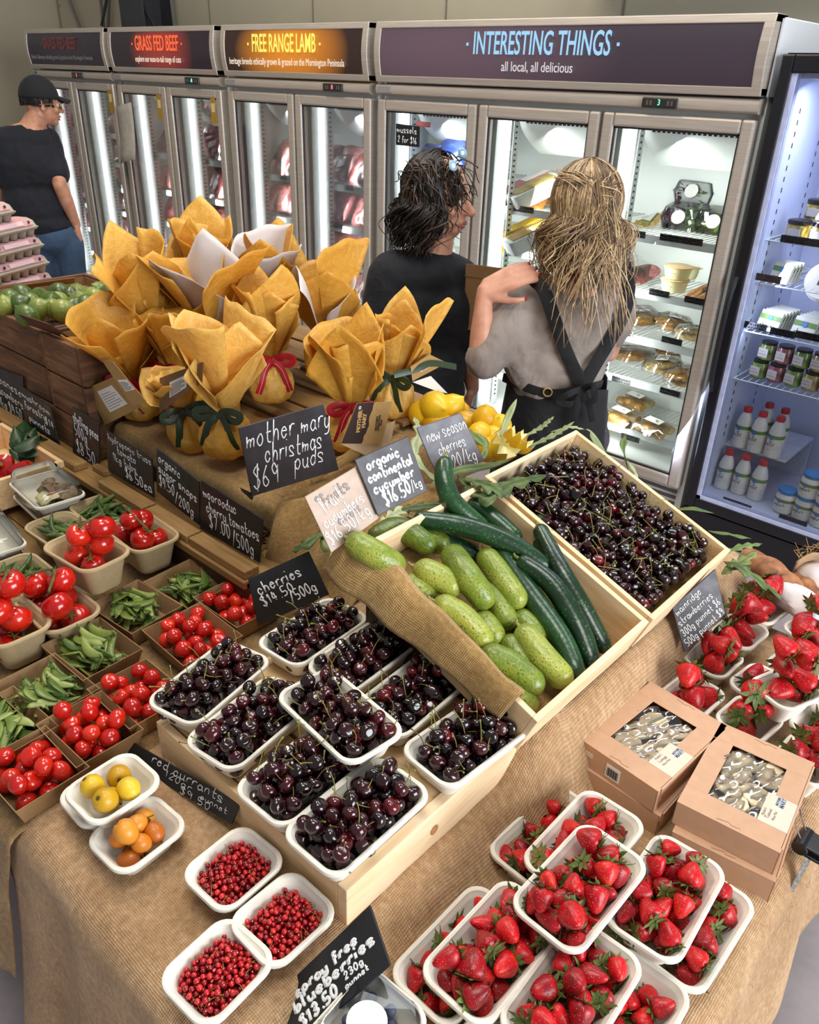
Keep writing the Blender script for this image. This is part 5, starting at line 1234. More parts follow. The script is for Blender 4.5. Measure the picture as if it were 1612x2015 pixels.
def label_card(lab, cs, mt, lu, lv, lw, lh, bars=True):
    o, p = card('gift_tag', lab, cs, mt); L = lambda u, v: (p[0]*(1-u)*(1-v)+p[1]*u*(1-v)+p[2]*u*v+p[3]*(1-u)*v)
    m = MB(); qs = [L(lu, lv), L(lu+lw, lv), L(lu+lw, lv+lh), L(lu, lv+lh)]; m.prism([(q.x, q.y) for q in qs], 0, .0005); obj('white_label', m, LABELW, o, smooth=False)
    m = MB()
    for k in range(7):
        a, b = L(lu+lw*.08, lv+lh*(.12+.11*k)), L(lu+lw*(.9 if k % 3 else .7), lv+lh*(.12+.11*k)); m.tube([a+Vector((0, 0, .0006)), b+Vector((0, 0, .0006))], .0006, 4)
    obj('printed_lines', m, INKM, o); return o
Y0 = .99
label_card('kraft tag with a white printed label, left of the puddings', [atY(170, 764, Y0), atY(222, 742, Y0), atY(280, 800, Y0), atY(207, 836, Y0)], TAGK, .28, .22, .5, .6)
label_card('narrow kraft tag with a small barcode label hanging at the left ribbon', [atY(198, 706, Y0-.02), atY(222, 712, Y0-.02), atY(288, 790, Y0-.02), atY(262, 800, Y0-.02)], TAGK, .2, .30, .7, .25)
label_card('dark kraft tag seen at an angle between the two front puddings', [atY(314, 744, 1.0), atY(400, 712, 1.0), atY(398, 752, 1.0), atY(314, 812, 1.0)], mat('kraft_dark', '#7a5a3a', .7), .25, .25, .4, .5)
label_card('kraft tag on the right green ribbon', [atX(808, 722, -1.40), atX(845, 697, -1.40), atX(880, 714, -1.40), atX(812, 750, -1.40)], TAGK, .3, .3, .4, .3)
tag(slab('paper_label', [atX(812, 752, -1.405), atX(848, 740, -1.405), atX(881, 774, -1.405), atX(860, 770, -1.405)], LABELW, .001), 'white paper corner below the right kraft tag', 'paper')
label_card('white paper tag standing among the back puddings', [at(392, 590, 1.27), at(422, 620, 1.25), at(432, 640, 1.22), at(408, 628, 1.22)], LABELW, .3, .3, .3, .4)
m = MB(); P = catmull([atX(775, 738, -1.42), atX(815, 728, -1.40), atX(850, 715, -1.39), atX(898, 722, -1.385)], 6); m.tube(P, .009, 8, flat=.1, nrm=(1, -.4, .5)); tag(obj('ribbon_end', m, GRNR), 'long green ribbon end sticking out to the right', 'ribbon')
# ---------------------------------------------------------------- chalkboard price signs
def qY(pts, Y): return [atY(x, y, Y) for x, y in pts]
def qX(pts, X): return [atX(x, y, X) for x, y in pts]
SX = -1.30
sign('dark grey card for mother mary christmas puds, propped in front of the puddings', qX(((470, 842), (637, 795), (667, 925), (497, 977)), SX),
     [('mother mary', .04, .70, .29, .92, .0), ('christmas', .20, .42, .28, .64, .0), ('puds', .50, .20, .27, .34, 0), ('$69', .03, .09, .30, .27, .02)], SLATE_GREY, pen=.0052)
tag(slab('easel_foot', qX(((474, 960), (500, 972), (497, 985), (478, 968)), SX-.01), SLATE, .004), 'little black easel foot under the mother mary card', 'stand')
YS = .948
sign('black price card for shelling peas on the sign ledge', qY(((142, 800), (195, 832), (195, 930), (143, 890)), YS), [('shelling peas', .05, .73, .18, .92, -.10), ('500g', .12, .46, .22, .45, -.10), ('$8.50', .18, .12, .24, .70, -.08)], pen=.0042)
sign('black price card for hydroponic truss tomatoes, chalk partly worn', qY(((207, 845), (298, 902), (303, 980), (213, 927)), YS), [('hydroponic truss', .07, .80, .15, .90, 0, .6), ('tomato', .26, .60, .17, .40, 0, .8), ('1kg tubs', .16, .38, .17, .50, 0, .8), ('$6.50ea', .42, .12, .22, .55, .0, 1.2)], pen=.0038, ink=CHALK)
sign('black price card for organic sugar snaps', qY(((308, 882), (392, 948), (392, 1034), (308, 967)), YS), [('organic', .06, .75, .19, .50, -.02), ('sugar snaps', .06, .52, .18, .88, -.02), ('$9.50', .08, .23, .22, .36, 0), ('/200g', .46, .12, .22, .42, 0)], pen=.0042)
sign('black price card for moorooduc cherry tomatoes, nearest on the sign ledge', qY(((395, 945), (517, 1022), (510, 1108), (393, 1040)), YS), [('moorooduc', .06, .72, .19, .55, .02), ('cherry tomatoes', .12, .46, .20, .86, .02), ('$7.00', .18, .18, .24, .36, 0), ('/500g', .58, .10, .24, .34, .02)], pen=.0046)
sign('black price card for lebanese cucumbers, furthest left on the ledge', qY(((-30, 715), (45, 742), (48, 850), (-30, 795)), YS+.01), [('lebanese', .25, .74, .15, .68, -.08), ('cucumbers', .30, .50, .16, .68, -.08), ('1kg $9.50', .42, .22, .18, .56, -.05)], pen=.0042)
sign('black price card for mushroom forestry punnets, overlapping the lebanese cucumber card', qY(((37, 757), (98, 800), (117, 877), (50, 833)), YS-.012), [('mushroom', .06, .74, .17, .80, -.02, .8), ('forestry', .10, .48, .18, .62, 0, .9), ('punnets', .18, .18, .18, .60, 0, .9), ('$14', .72, .40, .18, .24, 0, .8)], pen=.0038)
# cherries sign leaning against the platform, in front of the tomatoes
N1 = Vector((.25, -.8, .35)).normalized(); P1 = at(510, 1232, ZL+.085)
def qP(pts, P, N): return [atP(x, y, P, N) for x, y in pts]
P1 = Vector((-1.09, .97, .84)); N1 = Vector((.75, -.66, .35)).normalized()
sign('black card for cherries at fourteen fifty, behind the cherry punnets', qP(((488, 1140), (608, 1085), (648, 1170), (508, 1232)), P1, N1), [('cherries', .12, .60, .24, .60, .02), ('$14.50', .14, .33, .20, .45, .06), ('/500g', .52, .18, .22, .36, .04)], pen=.0048)
# the two overlapping cucumber cards and the cherry card behind the crates
P2 = F_CUC @ Vector((.455, .30, .04)); N2 = Vector((.92, -.25, .35)).normalized()
tan_s = slate_mat('slate_tan', '#b59a86', .8)
sign('worn tan card for fruit cucumbers with half-erased letters, left of the pair', qP(((600, 978), (702, 918), (746, 1020), (652, 1088)), P2, N2),
     [('fruit', .18, .62, .24, .42, .10), ('cucumbers', .10, .38, .20, .80, .06), ('$16.50/kg', .06, .10, .22, .86, .10)], tan_s, pen=.0040, ghost=[('fruits', .24, .70, .20, .52, .06, 1.6), ('cues', .34, .30, .18, .44, .05, 1.6), ('o', .14, .84, .12, .08, 0, 1.6)])
sign('grey card for organic continental cucumber with thick lettering, right of the pair', qP(((698, 905), (803, 858), (842, 966), (744, 1015)), P2+N2*.008, N2),
     [('organic', .14, .76, .17, .62, .0), ('continental', .08, .55, .17, .86, .0), ('cucumber', .10, .35, .17, .78, .0), ('$16.50', .20, .09, .22, .52, .04), ('/kg', .74, .12, .16, .20, .06, .5)], SLATE_GREY, pen=.0075)
P3 = Vector((-1.03, 1.40, 1.02)); N3 = Vector((.90, -.42, .3)).normalized()
sign('grey card for new season cherries, behind the upright dark cucumber', qP(((820, 842), (907, 812), (954, 907), (863, 944)), P3, N3), [('new season', .10, .68, .24, .82, .02), ('cherries', .22, .40, .22, .56, .02), ('$20/kg', .28, .08, .24, .60, .04)], slate_mat('slate_mid', '#57525c', .7), pen=.0038)
P4 = F_CHE @ Vector((-.012, .20, -.06)); N4 = Vector((.8, -.5, .35)).normalized()
sign('dark grey card for mainridge strawberries, leaning on the cherry crate corner', qP(((1323, 1195), (1408, 1120), (1428, 1208), (1347, 1284)), P4, N4), [('mainridge', .06, .76, .17, .58, .04), ('strawberries', .06, .53, .17, .78, .0), ('300g punnet $6', .08, .29, .16, .88, .0), ('500g punnet $9', .10, .05, .16, .88, .0)], SLATE_GREY, pen=.0028)
# red currants card lying against the stand, and the blueberries card at the front
P5 = at(330, 1560, ZL+.06); N5 = Vector((-.10, -.95, .45)).normalized()
P5 = Vector((-.80, .490, .79)); N5 = Vector((0, -.80, .6)).normalized()
sign('long black card for red currants leaning on the pine stand, writing faint', qP(((205, 1428), (472, 1583), (455, 1622), (222, 1482)), P5, N5), [('red currants', .38, .64, .26, .58, .0), ('120gr', .48, .37, .17, .22, .0, .75), ('punnet', .76, .30, .15, .20, .0, .65), ('$9.50', .60, .03, .18, .24, .0, .75)], pen=.0026, ink=mat('chalk_grey', (.6, .59, .57), .85, .2))
N6 = Vector((-.30, -.55, .80)).normalized(); P6 = at(640, 1950, ZL+.03)
sign('black card for spray free blueberries at the front edge, bold rounded lettering', qP(((517, 1982), (728, 1780), (768, 1898), (562, 2075)), P6, N6), [('spray free', .25, .66, .17, .62, .0), ('blueberries', .20, .44, .19, .79, .0), ('$13.50', .20, .16, .19, .36, .03), ('230g', .64, .30, .12, .18, .0, .5), ('punnet', .62, .16, .10, .22, 0, .5)], pen=.0085)
# ---------------------------------------------------------------- biscuit boxes
CELLO = glassy('cellophane', (1, 1, 1), 1.5, .06, k=4.5, wr=.35)
BISC = fruit_mat('biscuit', ((.3, '#e6c89a'), (.55, '#f8e6c2'), (.8, '#fff6e0')), .8, 60, 0, bump=.3)
JAM = mat('red_paper', '#a8241e', .6, .1)
STICK = mat('sticker_cream', '#d9cbb8', .6, .04); BLUE = mat('print_blue', '#3c5f88', .6)
def biscuit_box(lab, px, py, zt, rot, window=True, barcode=False, seed=1):
    c = at(px, py, zt); L, Wd, h = .246, .172, .052; t = thing('biscuit_box', lab, 'box', (c.x, c.y, zt-h), (0, 0, rot), 'kraft biscuit boxes'); R = random.Random(seed)
    m = MB(); k = .0015
    a, b = Wd/2, L/2
    for lo, hi in (((-a, -b, 0), (a, b, k)), ((-a, -b, 0), (a, -b+k, h)), ((-a, b-k, 0), (a, b, h)), ((-a, -b, 0), (-a+k, b, h)), ((a-k, -b, 0), (a, b, h))): m.b2(lo, hi)
    obj('box_body', m, KRAFT2, t, smooth=False)
    wx, wy = a*.56, b*.60; m = MB()
    if window:
        for lo, hi in (((-a, -b, h), (a, -wy, h+k)), ((-a, wy, h), (a, b, h+k)), ((-a, -wy, h), (-wx, wy, h+k)), ((wx, -wy, h), (a, wy, h+k))): m.b2(lo, hi)
    else: m.b2((-a, -b, h), (a, b, h+k))
    m.b2((a-.002, -b*.92, h-.030), (a+.0025, b*.92, h+k))          # tuck flap standing slightly proud
    ld = obj('lid', m, KRAFT2, t, smooth=False, bevel=.0006)
    for s in (-1, 1):
        m = MB(); m.tube([(-.02, s*(b-.006), h+k), (0, s*(b-.010), h+k), (.006, s*(b-.006), h+k), (.02, s*(b-.008), h+k)], .0006, 4); obj('tab_cut', m, mat('kraft_cut', '#7a5236', .8), ld)
    if window:
        m = MB(); m.grid(lambda u, v: Vector(((u*2-1)*(wx+.006), (v*2-1)*(wy+.006), h-.0008+.005*abs(math.sin(6*u+8*v+seed))*math.sin(11*v-7*u)+.002*math.sin(31*u-17*v)-.003)), 26, 30); obj('window_film', m, CELLO, t)
        st = MB(); st.b2((wx*.75, -b*.62, h+k), (a-.001, -b*.02, h+k+.0006)); st = obj('paper_sticker', st, STICK, t, smooth=False)
        for s, tx, sz in ((.80, 'MOTHER', .006), (.87, 'MARY', .0105)):
            typeset(tx, 'sticker_print', sz, BLUE, st, (wx*.75+(a-wx*.75)*(s-.62)*2.2, -b*.12, h+k+.0008), (0, 0, PI/2), .9, .0003, ext=.0001)
        for i, tx in enumerate(("Mother's", 'Traditional', 'Mince Pies')): typeset(tx, 'sticker_print', .0068, mat('print_brown', '#7a6a58', .7), st, (wx*.80+.0085*i+.003, -b*.42, h+k+.0008), (0, 0, PI/2), .8, 0, ext=.0001)
        P = drop(9, wx+.012, wy+.012, lambda R: R.uniform(.026, .031), .0, seed, 30)
        for x, y, z, r in P:   # sugared biscuits under the film
            M = t.matrix_basis.copy(); M = tr(c.x, c.y, zt-h) @ rz(rot); mm = MB()
            mm.lathe([(1e-3, 0), (.8, 0), (.97, .05), (1, .14), (.95, .22), (.7, .27), (1e-3, .30)], 22, None, True, True, lambda p, aa, i: Vector((p.x*(1+.03*math.sin(9*aa)), p.y*(1+.03*math.sin(9*aa)), p.z)))
            o = obj('biscuit', mm, BISC, None, loc=M @ Vector((x, y, min(max(.014, z-.016), .034))), rot=(rz(R.uniform(0, 6)) @ rx(R.uniform(-.3, .3)) @ ry(R.uniform(-.25, .25)))); o.scale = (r,)*3
            tag(o, 'sugared biscuit seen through the film of the '+lab.split(' with')[0], 'biscuit', 'biscuits in the '+lab.split(' with')[0])
        m = MB(); m.b2((-.045, -.02, .004), (.05, .025, .006)); obj('red_tray_paper', m, JAM, t, smooth=False)
    if barcode:
        m = MB(); m.b2((-a-.0006, -b*.62, .012), (-a, -b*.38, .036)); m.b2((-.0, 0, 0), (.0001, .0001, .0001)); 
        m = MB(); m.b2((-a*.55+.028, -b-.0008, .010), (-a*.55+.058, -b, .040)); bl = obj('barcode_label', m, LABELW, t, smooth=False)
        m = MB()
        for i in range(14): m.b2((-a*.55+.031+i*.0017, -b-.0012, .014), (-a*.55+.0317+i*.0017+(i % 3)*.0004, -b-.0008, .033))
        obj('bars', m, INKM, bl, smooth=False)
        m = MB(); m.b2((-a*.98+.012, -b-.0008, .026), (-a*.98+.034, -b, .036)); obj('small_label', m, STICK, t, smooth=False)
    return t
zb1, zb2 = ZR+.052, ZR+.105
biscuit_box('left biscuit box with a film window, on top of a plain one', 1287, 1441, zb2, math.radians(-5), True, True, 3)
biscuit_box('plain kraft box under the left biscuit box', 1282, 1486, zb1, math.radians(-2), False, False, 4)
biscuit_box('right biscuit box with a film window, closest to the table edge', 1472, 1539, zb2, math.radians(6), True, False, 8)
biscuit_box('plain kraft box under the right biscuit box', 1458, 1592, zb1, math.radians(8), False, False, 9)
# ---------------------------------------------------------------- bread, bags, burlap at the right rear
BREAD = fruit_mat('bread_crust', ((.3, '#7a4a2c'), (.55, '#a86f48'), (.8, '#c99468')), .7, 30, 0, bump=.5)
def loaf(lab, pts, r):
    P = catmull(pts, 8); n = len(P); m = MB(); m.tube([p+Vector((0, 0, .003*math.sin(i*.9))) for i, p in enumerate(P)], [r*max(.25, math.sin(PI*(.08+.86*i/(n-1)))**.5) for i in range(n)], 16, flat=.8); o = obj('baguette', m, BREAD); tag(o, lab, 'bread', 'bread sticks at the right rear')
BAGP = mat('white_paper_bag', '#ddd4d2', .6, .04, 10, .15, 40)
loaf('brown crusty loaf sticking out of its white bag beside the leaf', [at(1468, 1090, .76), at(1510, 1120, .76), at(1550, 1155, .75), at(1590, 1185, .74)], .040)
loaf('darker loaf end poking out of the second white bag', [at(1560, 1135, .74), at(1585, 1152, .74), at(1625, 1175, .74)], .024)
def bag(lab, pts, r):
    P = catmull(pts, 6); m = MB(); rings = []
    n = len(P)
    for i, p in enumerate(P):
        d = (P[min(i+1, n-1)]-P[max(i-1, 0)]).normalized(); s = d.cross(Vector((0, 0, 1))).normalized(); u = s.cross(d)
        rings.append([p+s*math.cos(a)*r*(1+.08*math.sin(4*a+i))+u*math.sin(a)*r*.62*(1+.1*math.sin(3*a-i)) for a in [2*PI*k/18 for k in range(18)]])
    m.loft(rings, False, True); o = obj('paper_bag', m, BAGP, solid=.0012); tag(o, lab, 'paper bag', 'white bread bags'); return o
bg_ = bag('white paper bread bag with a blue print, pointing to the right edge', [at(1530, 1150, .745), at(1580, 1190, .74), at(1660, 1240, .735)], .048)
m = MB(); m.grid(lambda u, v: at(1600+12*u, 1205+10*v+6*u, .775+.004*math.sin(3*u)), 6, 4); obj('blue_print', m, mat('bag_blue', '#b9cbe0', .6), bg_)
bag('white paper bread bag furthest right, crumpled', [at(1590, 1120, .75), at(1625, 1150, .745), at(1690, 1200, .74)], .04)
m = MB(); m.grid(lambda u, v: at(1555+110*u, 1140-35*u-20*v, .70+.10*v)+Vector((0, .05*v, .012*math.sin(7*u))), 20, 10, lambda u, v: (u*.25, v*.15)); o = obj('burlap_bag', m, BURLAP, solid=.004); tag(o, 'frayed burlap edge standing up at the right rear corner', 'burlap cloth')
m = MB(); R = random.Random(15)
for i in range(60):
    u = R.random(); p = at(1555+110*u, 1120-35*u, .80)+Vector((0, .05, .01)); m.tube([p, p+Vector((R.uniform(-.02, .01), R.uniform(-.01, .01), R.uniform(.005, .02))), p+Vector((R.uniform(-.03, .02), 0, R.uniform(.0, .04)))], .0006, 4)
obj('frayed_threads', m, FRAY, o)
# ---------------------------------------------------------------- clamp and cord at the table's right edge
BLKM = mat('black_metal', '#17171b', .3, .1); WIRE = steel('bright_wire', '#b8b6b4', .25, .9)
c = at(1582, 1655, ZR+.03); t = thing('spring_clamp', 'black bulldog clamp with wire handles on the table edge', 'clamp', c)
m = MB(); m.lathe([(.012, -.024), (.014, -.022), (.014, .022), (.012, .024)], 18, rx(PI/2) @ rz(0)); obj('barrel', m, BLKM, t)
m = MB(); m.b2((-.002, -.022, -.012), (.036, .022, -.006)); m.b2((.0, -.022, .006), (.036, .022, .011)); obj('jaw', m, BLKM, t, smooth=False, bevel=.002)
for s in (-1, 1):
    m = MB(); m.tube(catmull([(-.004, s*.012, .012), (-.02, s*.014, .04), (-.024, s*.006, .058), (-.026, 0, .060)], 4), .0016, 6); obj('wire_handle', m, WIRE, t)
m = MB(); P = [at(1590, 1690, ZR+.02), at(1570, 1730, ZR-.005), at(1545, 1775, ZR-.03), at(1520, 1812, ZR-.06)]; m.tube(catmull(P, 6), [.010-.0004*i for i in range(19)], 8, flat=.25, nrm=(1, 0, .6)); o = obj('patterned_strap', m, mat('strap_pattern', '#6b645c', .6, .7, 170)); tag(o, 'black and grey patterned strap hanging from the clamp at the table edge', 'strap')
# ---------------------------------------------------------------- blueberries at the front
BLB = fruit_mat('blueberry_skin', ((.3, '#1b2030'), (.6, '#343b50'), (.85, '#5a6278')), .6, 40, 0, rand=1)
c = at(722, 2020, ZL+.05); t = thing('clamshell', 'white-rimmed clamshell of blueberries at the bottom edge', 'punnet', (c.x, c.y, ZL), (0, 0, PI/2+.05))
obj('tray', punnet_mb(.135, .115, .045).mesh('tray', PULP, 40), None, t)
m = MB(); m.loft([rrect(.124, .104, .026, .046), rrect(.122, .102, .026, .052), rrect(.112, .092, .024, .060), rrect(.104, .084, .022, .061)], False, True); obj('clear_lid', m, glassy('clear_plastic', (.97, .98, .98), 1.45, .03), t)
m = MB(); m.lathe([(.026, .0615), (.026, .062)], 28); obj('round_label', m, LABELW, t, smooth=False)
m = MB(); m.ball((0, 0, 0), 1, 14, 9); m.lathe([(.42, .92), (.36, 1.04), (.26, .98), (.24, .9)], 10, None, False, False); BB = m.mesh('blueberry', BLB); R = random.Random(3); M = tr(c.x, c.y, ZL) @ rz(PI/2+.05)
for x, y, z, r in drop(46, .048, .038, lambda R: R.uniform(.0065, .008), .012, 91, 20):
    if z < .055:
        o = link('blueberry', BB, None, M @ Vector((x, y, z)), rrot(R).to_euler()); o.scale = (r,)*3; tag(o, 'blueberry under the clear lid at the bottom edge', 'blueberry', 'blueberries in the clamshell')
# ---------------------------------------------------------------- mushrooms
MUSH = fruit_mat('oyster_mushroom', ((.3, '#6d5b48'), (.6, '#917c62'), (.85, '#b39c7c')), .7, 40, 0); ENO = mat('enoki', '#cfc49a', .7, .08, 90); SHII = mat('shiitake', '#7a4c34', .7, .2, 60)
CLEAR = glassy('clear_lid', (.97, .98, .97), 1.45, .03)
def mush_pack(lab, px, py, zr, rot, full=True):
    c = at(px, py, zr); h = .034; t = thing('mushroom_pack', lab, 'punnet', (c.x, c.y, zr-h), (0, 0, rot), 'clear-lidded mushroom packs')
    obj('tray', punnet_mb(.205, .135, h, .02, .012, .008).mesh('tray', PULP, 40), None, t)
    m = MB(); m.loft([rrect(.196, .126, .02, h), rrect(.190, .120, .02, h+.028), rrect(.178, .108, .018, h+.036)], False, True); obj('clear_lid', m, CLEAR, t)
    R = random.Random(int(px))
    if full:
        for k in range(14):
            m = MB(); x, y = R.uniform(-.05, .075), R.uniform(.0, .042); F = tr(x, y, .018+.016*R.random()) @ rz(R.uniform(0, 6)) @ rx(R.uniform(-.7, .7))
            m.lathe([(1e-3, .012), (.012, .010), (.022, .002), (.024, -.002), (.016, -.001), (.006, -.006), (.005, -.022)], 16, F, True, True, lambda p, a, i: Vector((p.x*(1+.15*math.sin(3*a+k)), p.y, p.z+.003*math.sin(4*a+k))))
            tag(obj('mushroom', m, MUSH if k % 4 else SHII, loc=(c.x, c.y, zr-h), rot=rz(rot)), 'oyster and shiitake mushroom in the top clear pack', 'mushroom', 'mushrooms in the top pack')
        e = MB()
        for k in range(70):
            a = R.uniform(-.9, .9); q = Vector((R.uniform(.0, .06), -.035+R.uniform(-.004, .004), .016)); e.tube([q, q+Vector((math.sin(a)*.012, .02, .012)), q+Vector((math.sin(a)*.02, .04, .016))], [.0013, .0011, .002], 5)
        tag(obj('enoki_clump', e, ENO, loc=(c.x, c.y, zr-h), rot=rz(rot)), 'pale clump of enoki mushrooms in the top clear pack', 'mushroom')
    return t
mush_pack('clear-lidded mushroom pack on top, mixed mushrooms in view', 92, 960, ZL+.10, math.radians(-4))
mush_pack('clear-lidded mushroom pack underneath the mixed one', 98, 985, ZL+.05, math.radians(-4), False)
mush_pack('clear-lidded pack at the left edge, topmost of two', -28, 1055, ZL+.085, math.radians(-6), False)
mush_pack('clear-lidded pack at the left edge, lower of two', -22, 1085, ZL+.04, math.radians(-6), False)
# capsicum crate, bag of greens
t = thing('pine_box', 'pale pine box of red capsicums at the left edge', 'crate', at(-60, 950, ZL+.02))
for lo, hi in (((-.2, -.15, 0), (.2, -.135, .09)), ((-.2, .135, 0), (.2, .15, .09)), ((-.2, -.135, 0), (-.185, .135, .09)), ((.185, -.135, 0), (.2, .135, .09))): m = MB(); m.b2(lo, hi); obj('side_board', m, PINE, t, smooth=False, bevel=.0015)
m = MB(); m.b2((-.185, -.135, 0), (.185, .135, .01)); obj('base', m, PINE, t, smooth=False)
t.matrix_world = tr(*(at(66, 925, ZL+.10)+Vector((-.2, -.06, -.09))))
CAP = fruit_mat('capsicum_skin', ((.3, '#8d0a08'), (.7, '#c41a10')), .2, 20, .6)
b0 = t.matrix_world.translation
for i, (x, y) in enumerate(((.12, -.05), (.05, .03), (.13, .06), (-.02, -.06), (-.08, .02))):
    m = MB(); m.lathe([(1e-3, -.036), (.02, -.038), (.034, -.02), (.040, .015), (.036, .036), (.018, .042), (1e-3, .034)], 24, None, True, True, lambda p, a, k: Vector((p.x*(1+.12*math.cos(4*a)), p.y*(1+.12*math.cos(4*a)), p.z)))
    o = obj('capsicum', m, CAP, loc=b0+Vector((x, y, .052)), rot=(rx(.5*i) @ ry(.7))); tag(o, 'red capsicum in the pine box at the left edge', 'capsicum', 'capsicums in the pine box')
    m = MB(); m.tube([(0, 0, .033), (.003, 0, .05), (.01, .004, .06)], [.007, .005, .006], 6); obj('stem', m, STEM, o)
c = at(58, 888, ZL+.06); t = thing('salad_bag', 'dark bag of leafy greens behind the pine box', 'bag', c)
for k in range(12):
    R = random.Random(60+k); q = Vector((R.uniform(-.07, .07), R.uniform(-.04, .04), R.uniform(-.01, .05))); d = Vector((R.gauss(0, 1), R.gauss(0, 1), .3)).normalized(); s = d.cross(Vector((.2, .1, 1))).normalized(); m = MB()
    m.grid(lambda u, v: q+d*(u-.5)*.08+s*(v-.5)*.055*math.sin(PI*(.08+.88*u))+Vector((0, 0, .012*math.sin(PI*v))), 8, 6); obj('leaf', m, mat('dark_leaf', '#1f3a18', .4, .4, 30), t)
# ---------------------------------------------------------------- egg cartons
EGGC = mat('egg_carton_pulp', '#b3a596', .8, .06, 60, .15, 200); PINK = mat('pink_label', '#d79aa0', .55, .04); PINKL = mat('pink_label_pale', '#efc8ca', .55, .03); LOGO = mat('label_logo', '#2a1c20', .7)
def carton_meshes():
    L, W = .30, .105; base = MB(); lid = MB()
    nx = 6
    for i in range(nx):
        for j in range(2):
            x, y = -L/2+L/nx*(i+.5), -W/4+W/2*j; base.lathe([(.012, 0), (.016, .003), (.024, .032)], 12, tr(x, y, 0), True, True)
    base.loft([rrect(L*.98, W*.96, .01, .026, 3), rrect(L+.008, W+.008, .01, .032, 3), rrect(L+.010, W+.010, .01, .037, 3), rrect(L, W, .01, .037, 3)])
    lid.loft([rrect(L+.002, W+.002, .01, .037, 3), rrect(L-.012, W-.016, .012, .060, 3), rrect(L-.036, W-.044, .014, .071, 3)])
    lab = MB(); lab.b2((-.12, -.028, .0712), (.12, .028, .0717))
    side = MB(); y0, y1 = -W/2+.0035, -W/2+.0215
    side.loft([[(-.125, y0-.003, .046), (.125, y0-.003, .046), (.122, y1-.005, .0695), (-.122, y1-.005, .0695)], [(-.125, y0-.004, .046), (.125, y0-.004, .046), (.122, y1-.006, .0695), (-.122, y1-.006, .0695)]])
    return base.mesh('base', EGGC, 40), lid.mesh('lid', EGGC, 40), lab.mesh('top_label', PINK, False), side.mesh('side_label', PINK, False)
EB, EL, ET, ES = carton_meshes()
strip = MB(); strip.loft([[(-.07, -.0530, .0505), (.07, -.0530, .0505), (.068, -.0460, .0655), (-.068, -.0460, .0655)], [(-.07, -.0536, .0505), (.07, -.0536, .0505), (.068, -.0466, .0655), (-.068, -.0466, .0655)]]); SB = strip.mesh('label_panel', PINKL, False)
lg = MB()
for s in (-.10, .10): lg.lathe([(.006, 0), (.006, .001)], 12, tr(s, -.0497, .057) @ rx(PI/2-.35) @ tr(0, 0, .0028))
LG = lg.mesh('label_logo', LOGO, False)
def carton(lab, p, rot):
    t = thing('egg_carton', lab, 'egg carton', p, (0, 0, rot), 'pink-labelled egg cartons')
    link('base', EB, t); link('lid', EL, t); link('top_label', ET, t); s = link('side_label', ES, t); link('label_panel', SB, s); link('label_logo', LG, s)
    z = MB(); R = random.Random(len(lab)); scribble(z, -.035, 0, .008, .07, .0012, len(lab)); z.v = [(x, -.0503-y*.0+.0004-.0, .055+y) for x, y, _ in z.v]; z.v = [(x, -.0538+(q-.052)*.47, q) for x, _, q in z.v]
    obj('small_print', z, LABELW, s)
p0 = at(110, 566, 1.02); d1 = Vector((-.44, .90, 0)).normalized(); eg = math.atan2(d1.y, d1.x); nrm = Vector((d1.y, -d1.x, 0))
ZE = 1.02; words = ('bottom', 'second from the bottom', 'middle', 'second from the top', 'top')
ctr = Vector((p0.x, p0.y, 0))-d1*.15-nrm*.055
for k in range(5):
    sh = (0, -.012, -.022, -.034, -.15)[k]
    carton('pink-labelled egg carton, %s of the front stack' % words[k], ctr+d1*sh+Vector((0, 0, ZE+.0725*k)), eg+(.02, -.02, .0, .03, -.02)[k])
for k in range(5):
    carton('pink-labelled egg carton, %s of the stack hidden behind the front one' % words[k], ctr-nrm*.115+d1*((0, -.012, -.022, -.03, -.14)[k]+.01)+Vector((0, 0, ZE+.0725*k)), eg)
for k in range(3):
    carton('pink-labelled egg carton at the left edge, %s of its short stack' % ('bottom', 'middle', 'top')[k], ctr-d1*.325+Vector((0, 0, ZE+.0725*k)), eg)
t = thing('egg_table', 'pale timber bench under the egg cartons', 'table', (ctr.x, ctr.y, 0), (0, 0, eg))
m = MB(); m.b2((-.6, -.20, .99), (.24, .30, 1.02)); obj('tabletop', m, SHELFW, t, smooth=False, bevel=.003)
for sx in (-.55, .19):
    for sy in (-.16, .26): m = MB(); m.box((sx, sy, .495), (.05, .05, .99)); obj('leg', m, RAILD, t, smooth=False)
# ---------------------------------------------------------------- packed meat in the three left freezers
def meat_mat(name, a, b, c, w):
    t = NT(name); v = t.co(); ri = t.rnd(); va = t.new('VectorMath', operation='ADD'); t.l(v, va.inputs[0]); cb = t.new('CombineXYZ'); t.l(t.math('MULTIPLY', ri, 9.0), cb.inputs[0]); t.l(cb.outputs[0], va.inputs[1]); v = va.outputs[0]
    f = t.noise(v, 24, 4, .65, 1.5); col = t.ramp(f, (.32, hexc(a)), (.5, hexc(b)), (.62, hexc(c)), (.74, hexc(w)))
    return t.fin(col, .3, t.bump(t.noise(v, 45, 3), .4, .006), Coat_Weight=1.0, Coat_Roughness=.05)
MEAT = [meat_mat('packed_beef', '#3d1416', '#6d2a2a', '#8f4a48', '#c9a39c'), meat_mat('packed_lamb', '#7a3a3c', '#a86260', '#c48c88', '#e2c8c0'), meat_mat('packed_mince', '#5a2226', '#8c4044', '#a8686a', '#d0b4b0')]
FILM = glassy('bag_film', (.97, .97, .98), 1.5, .05, k=2.5)
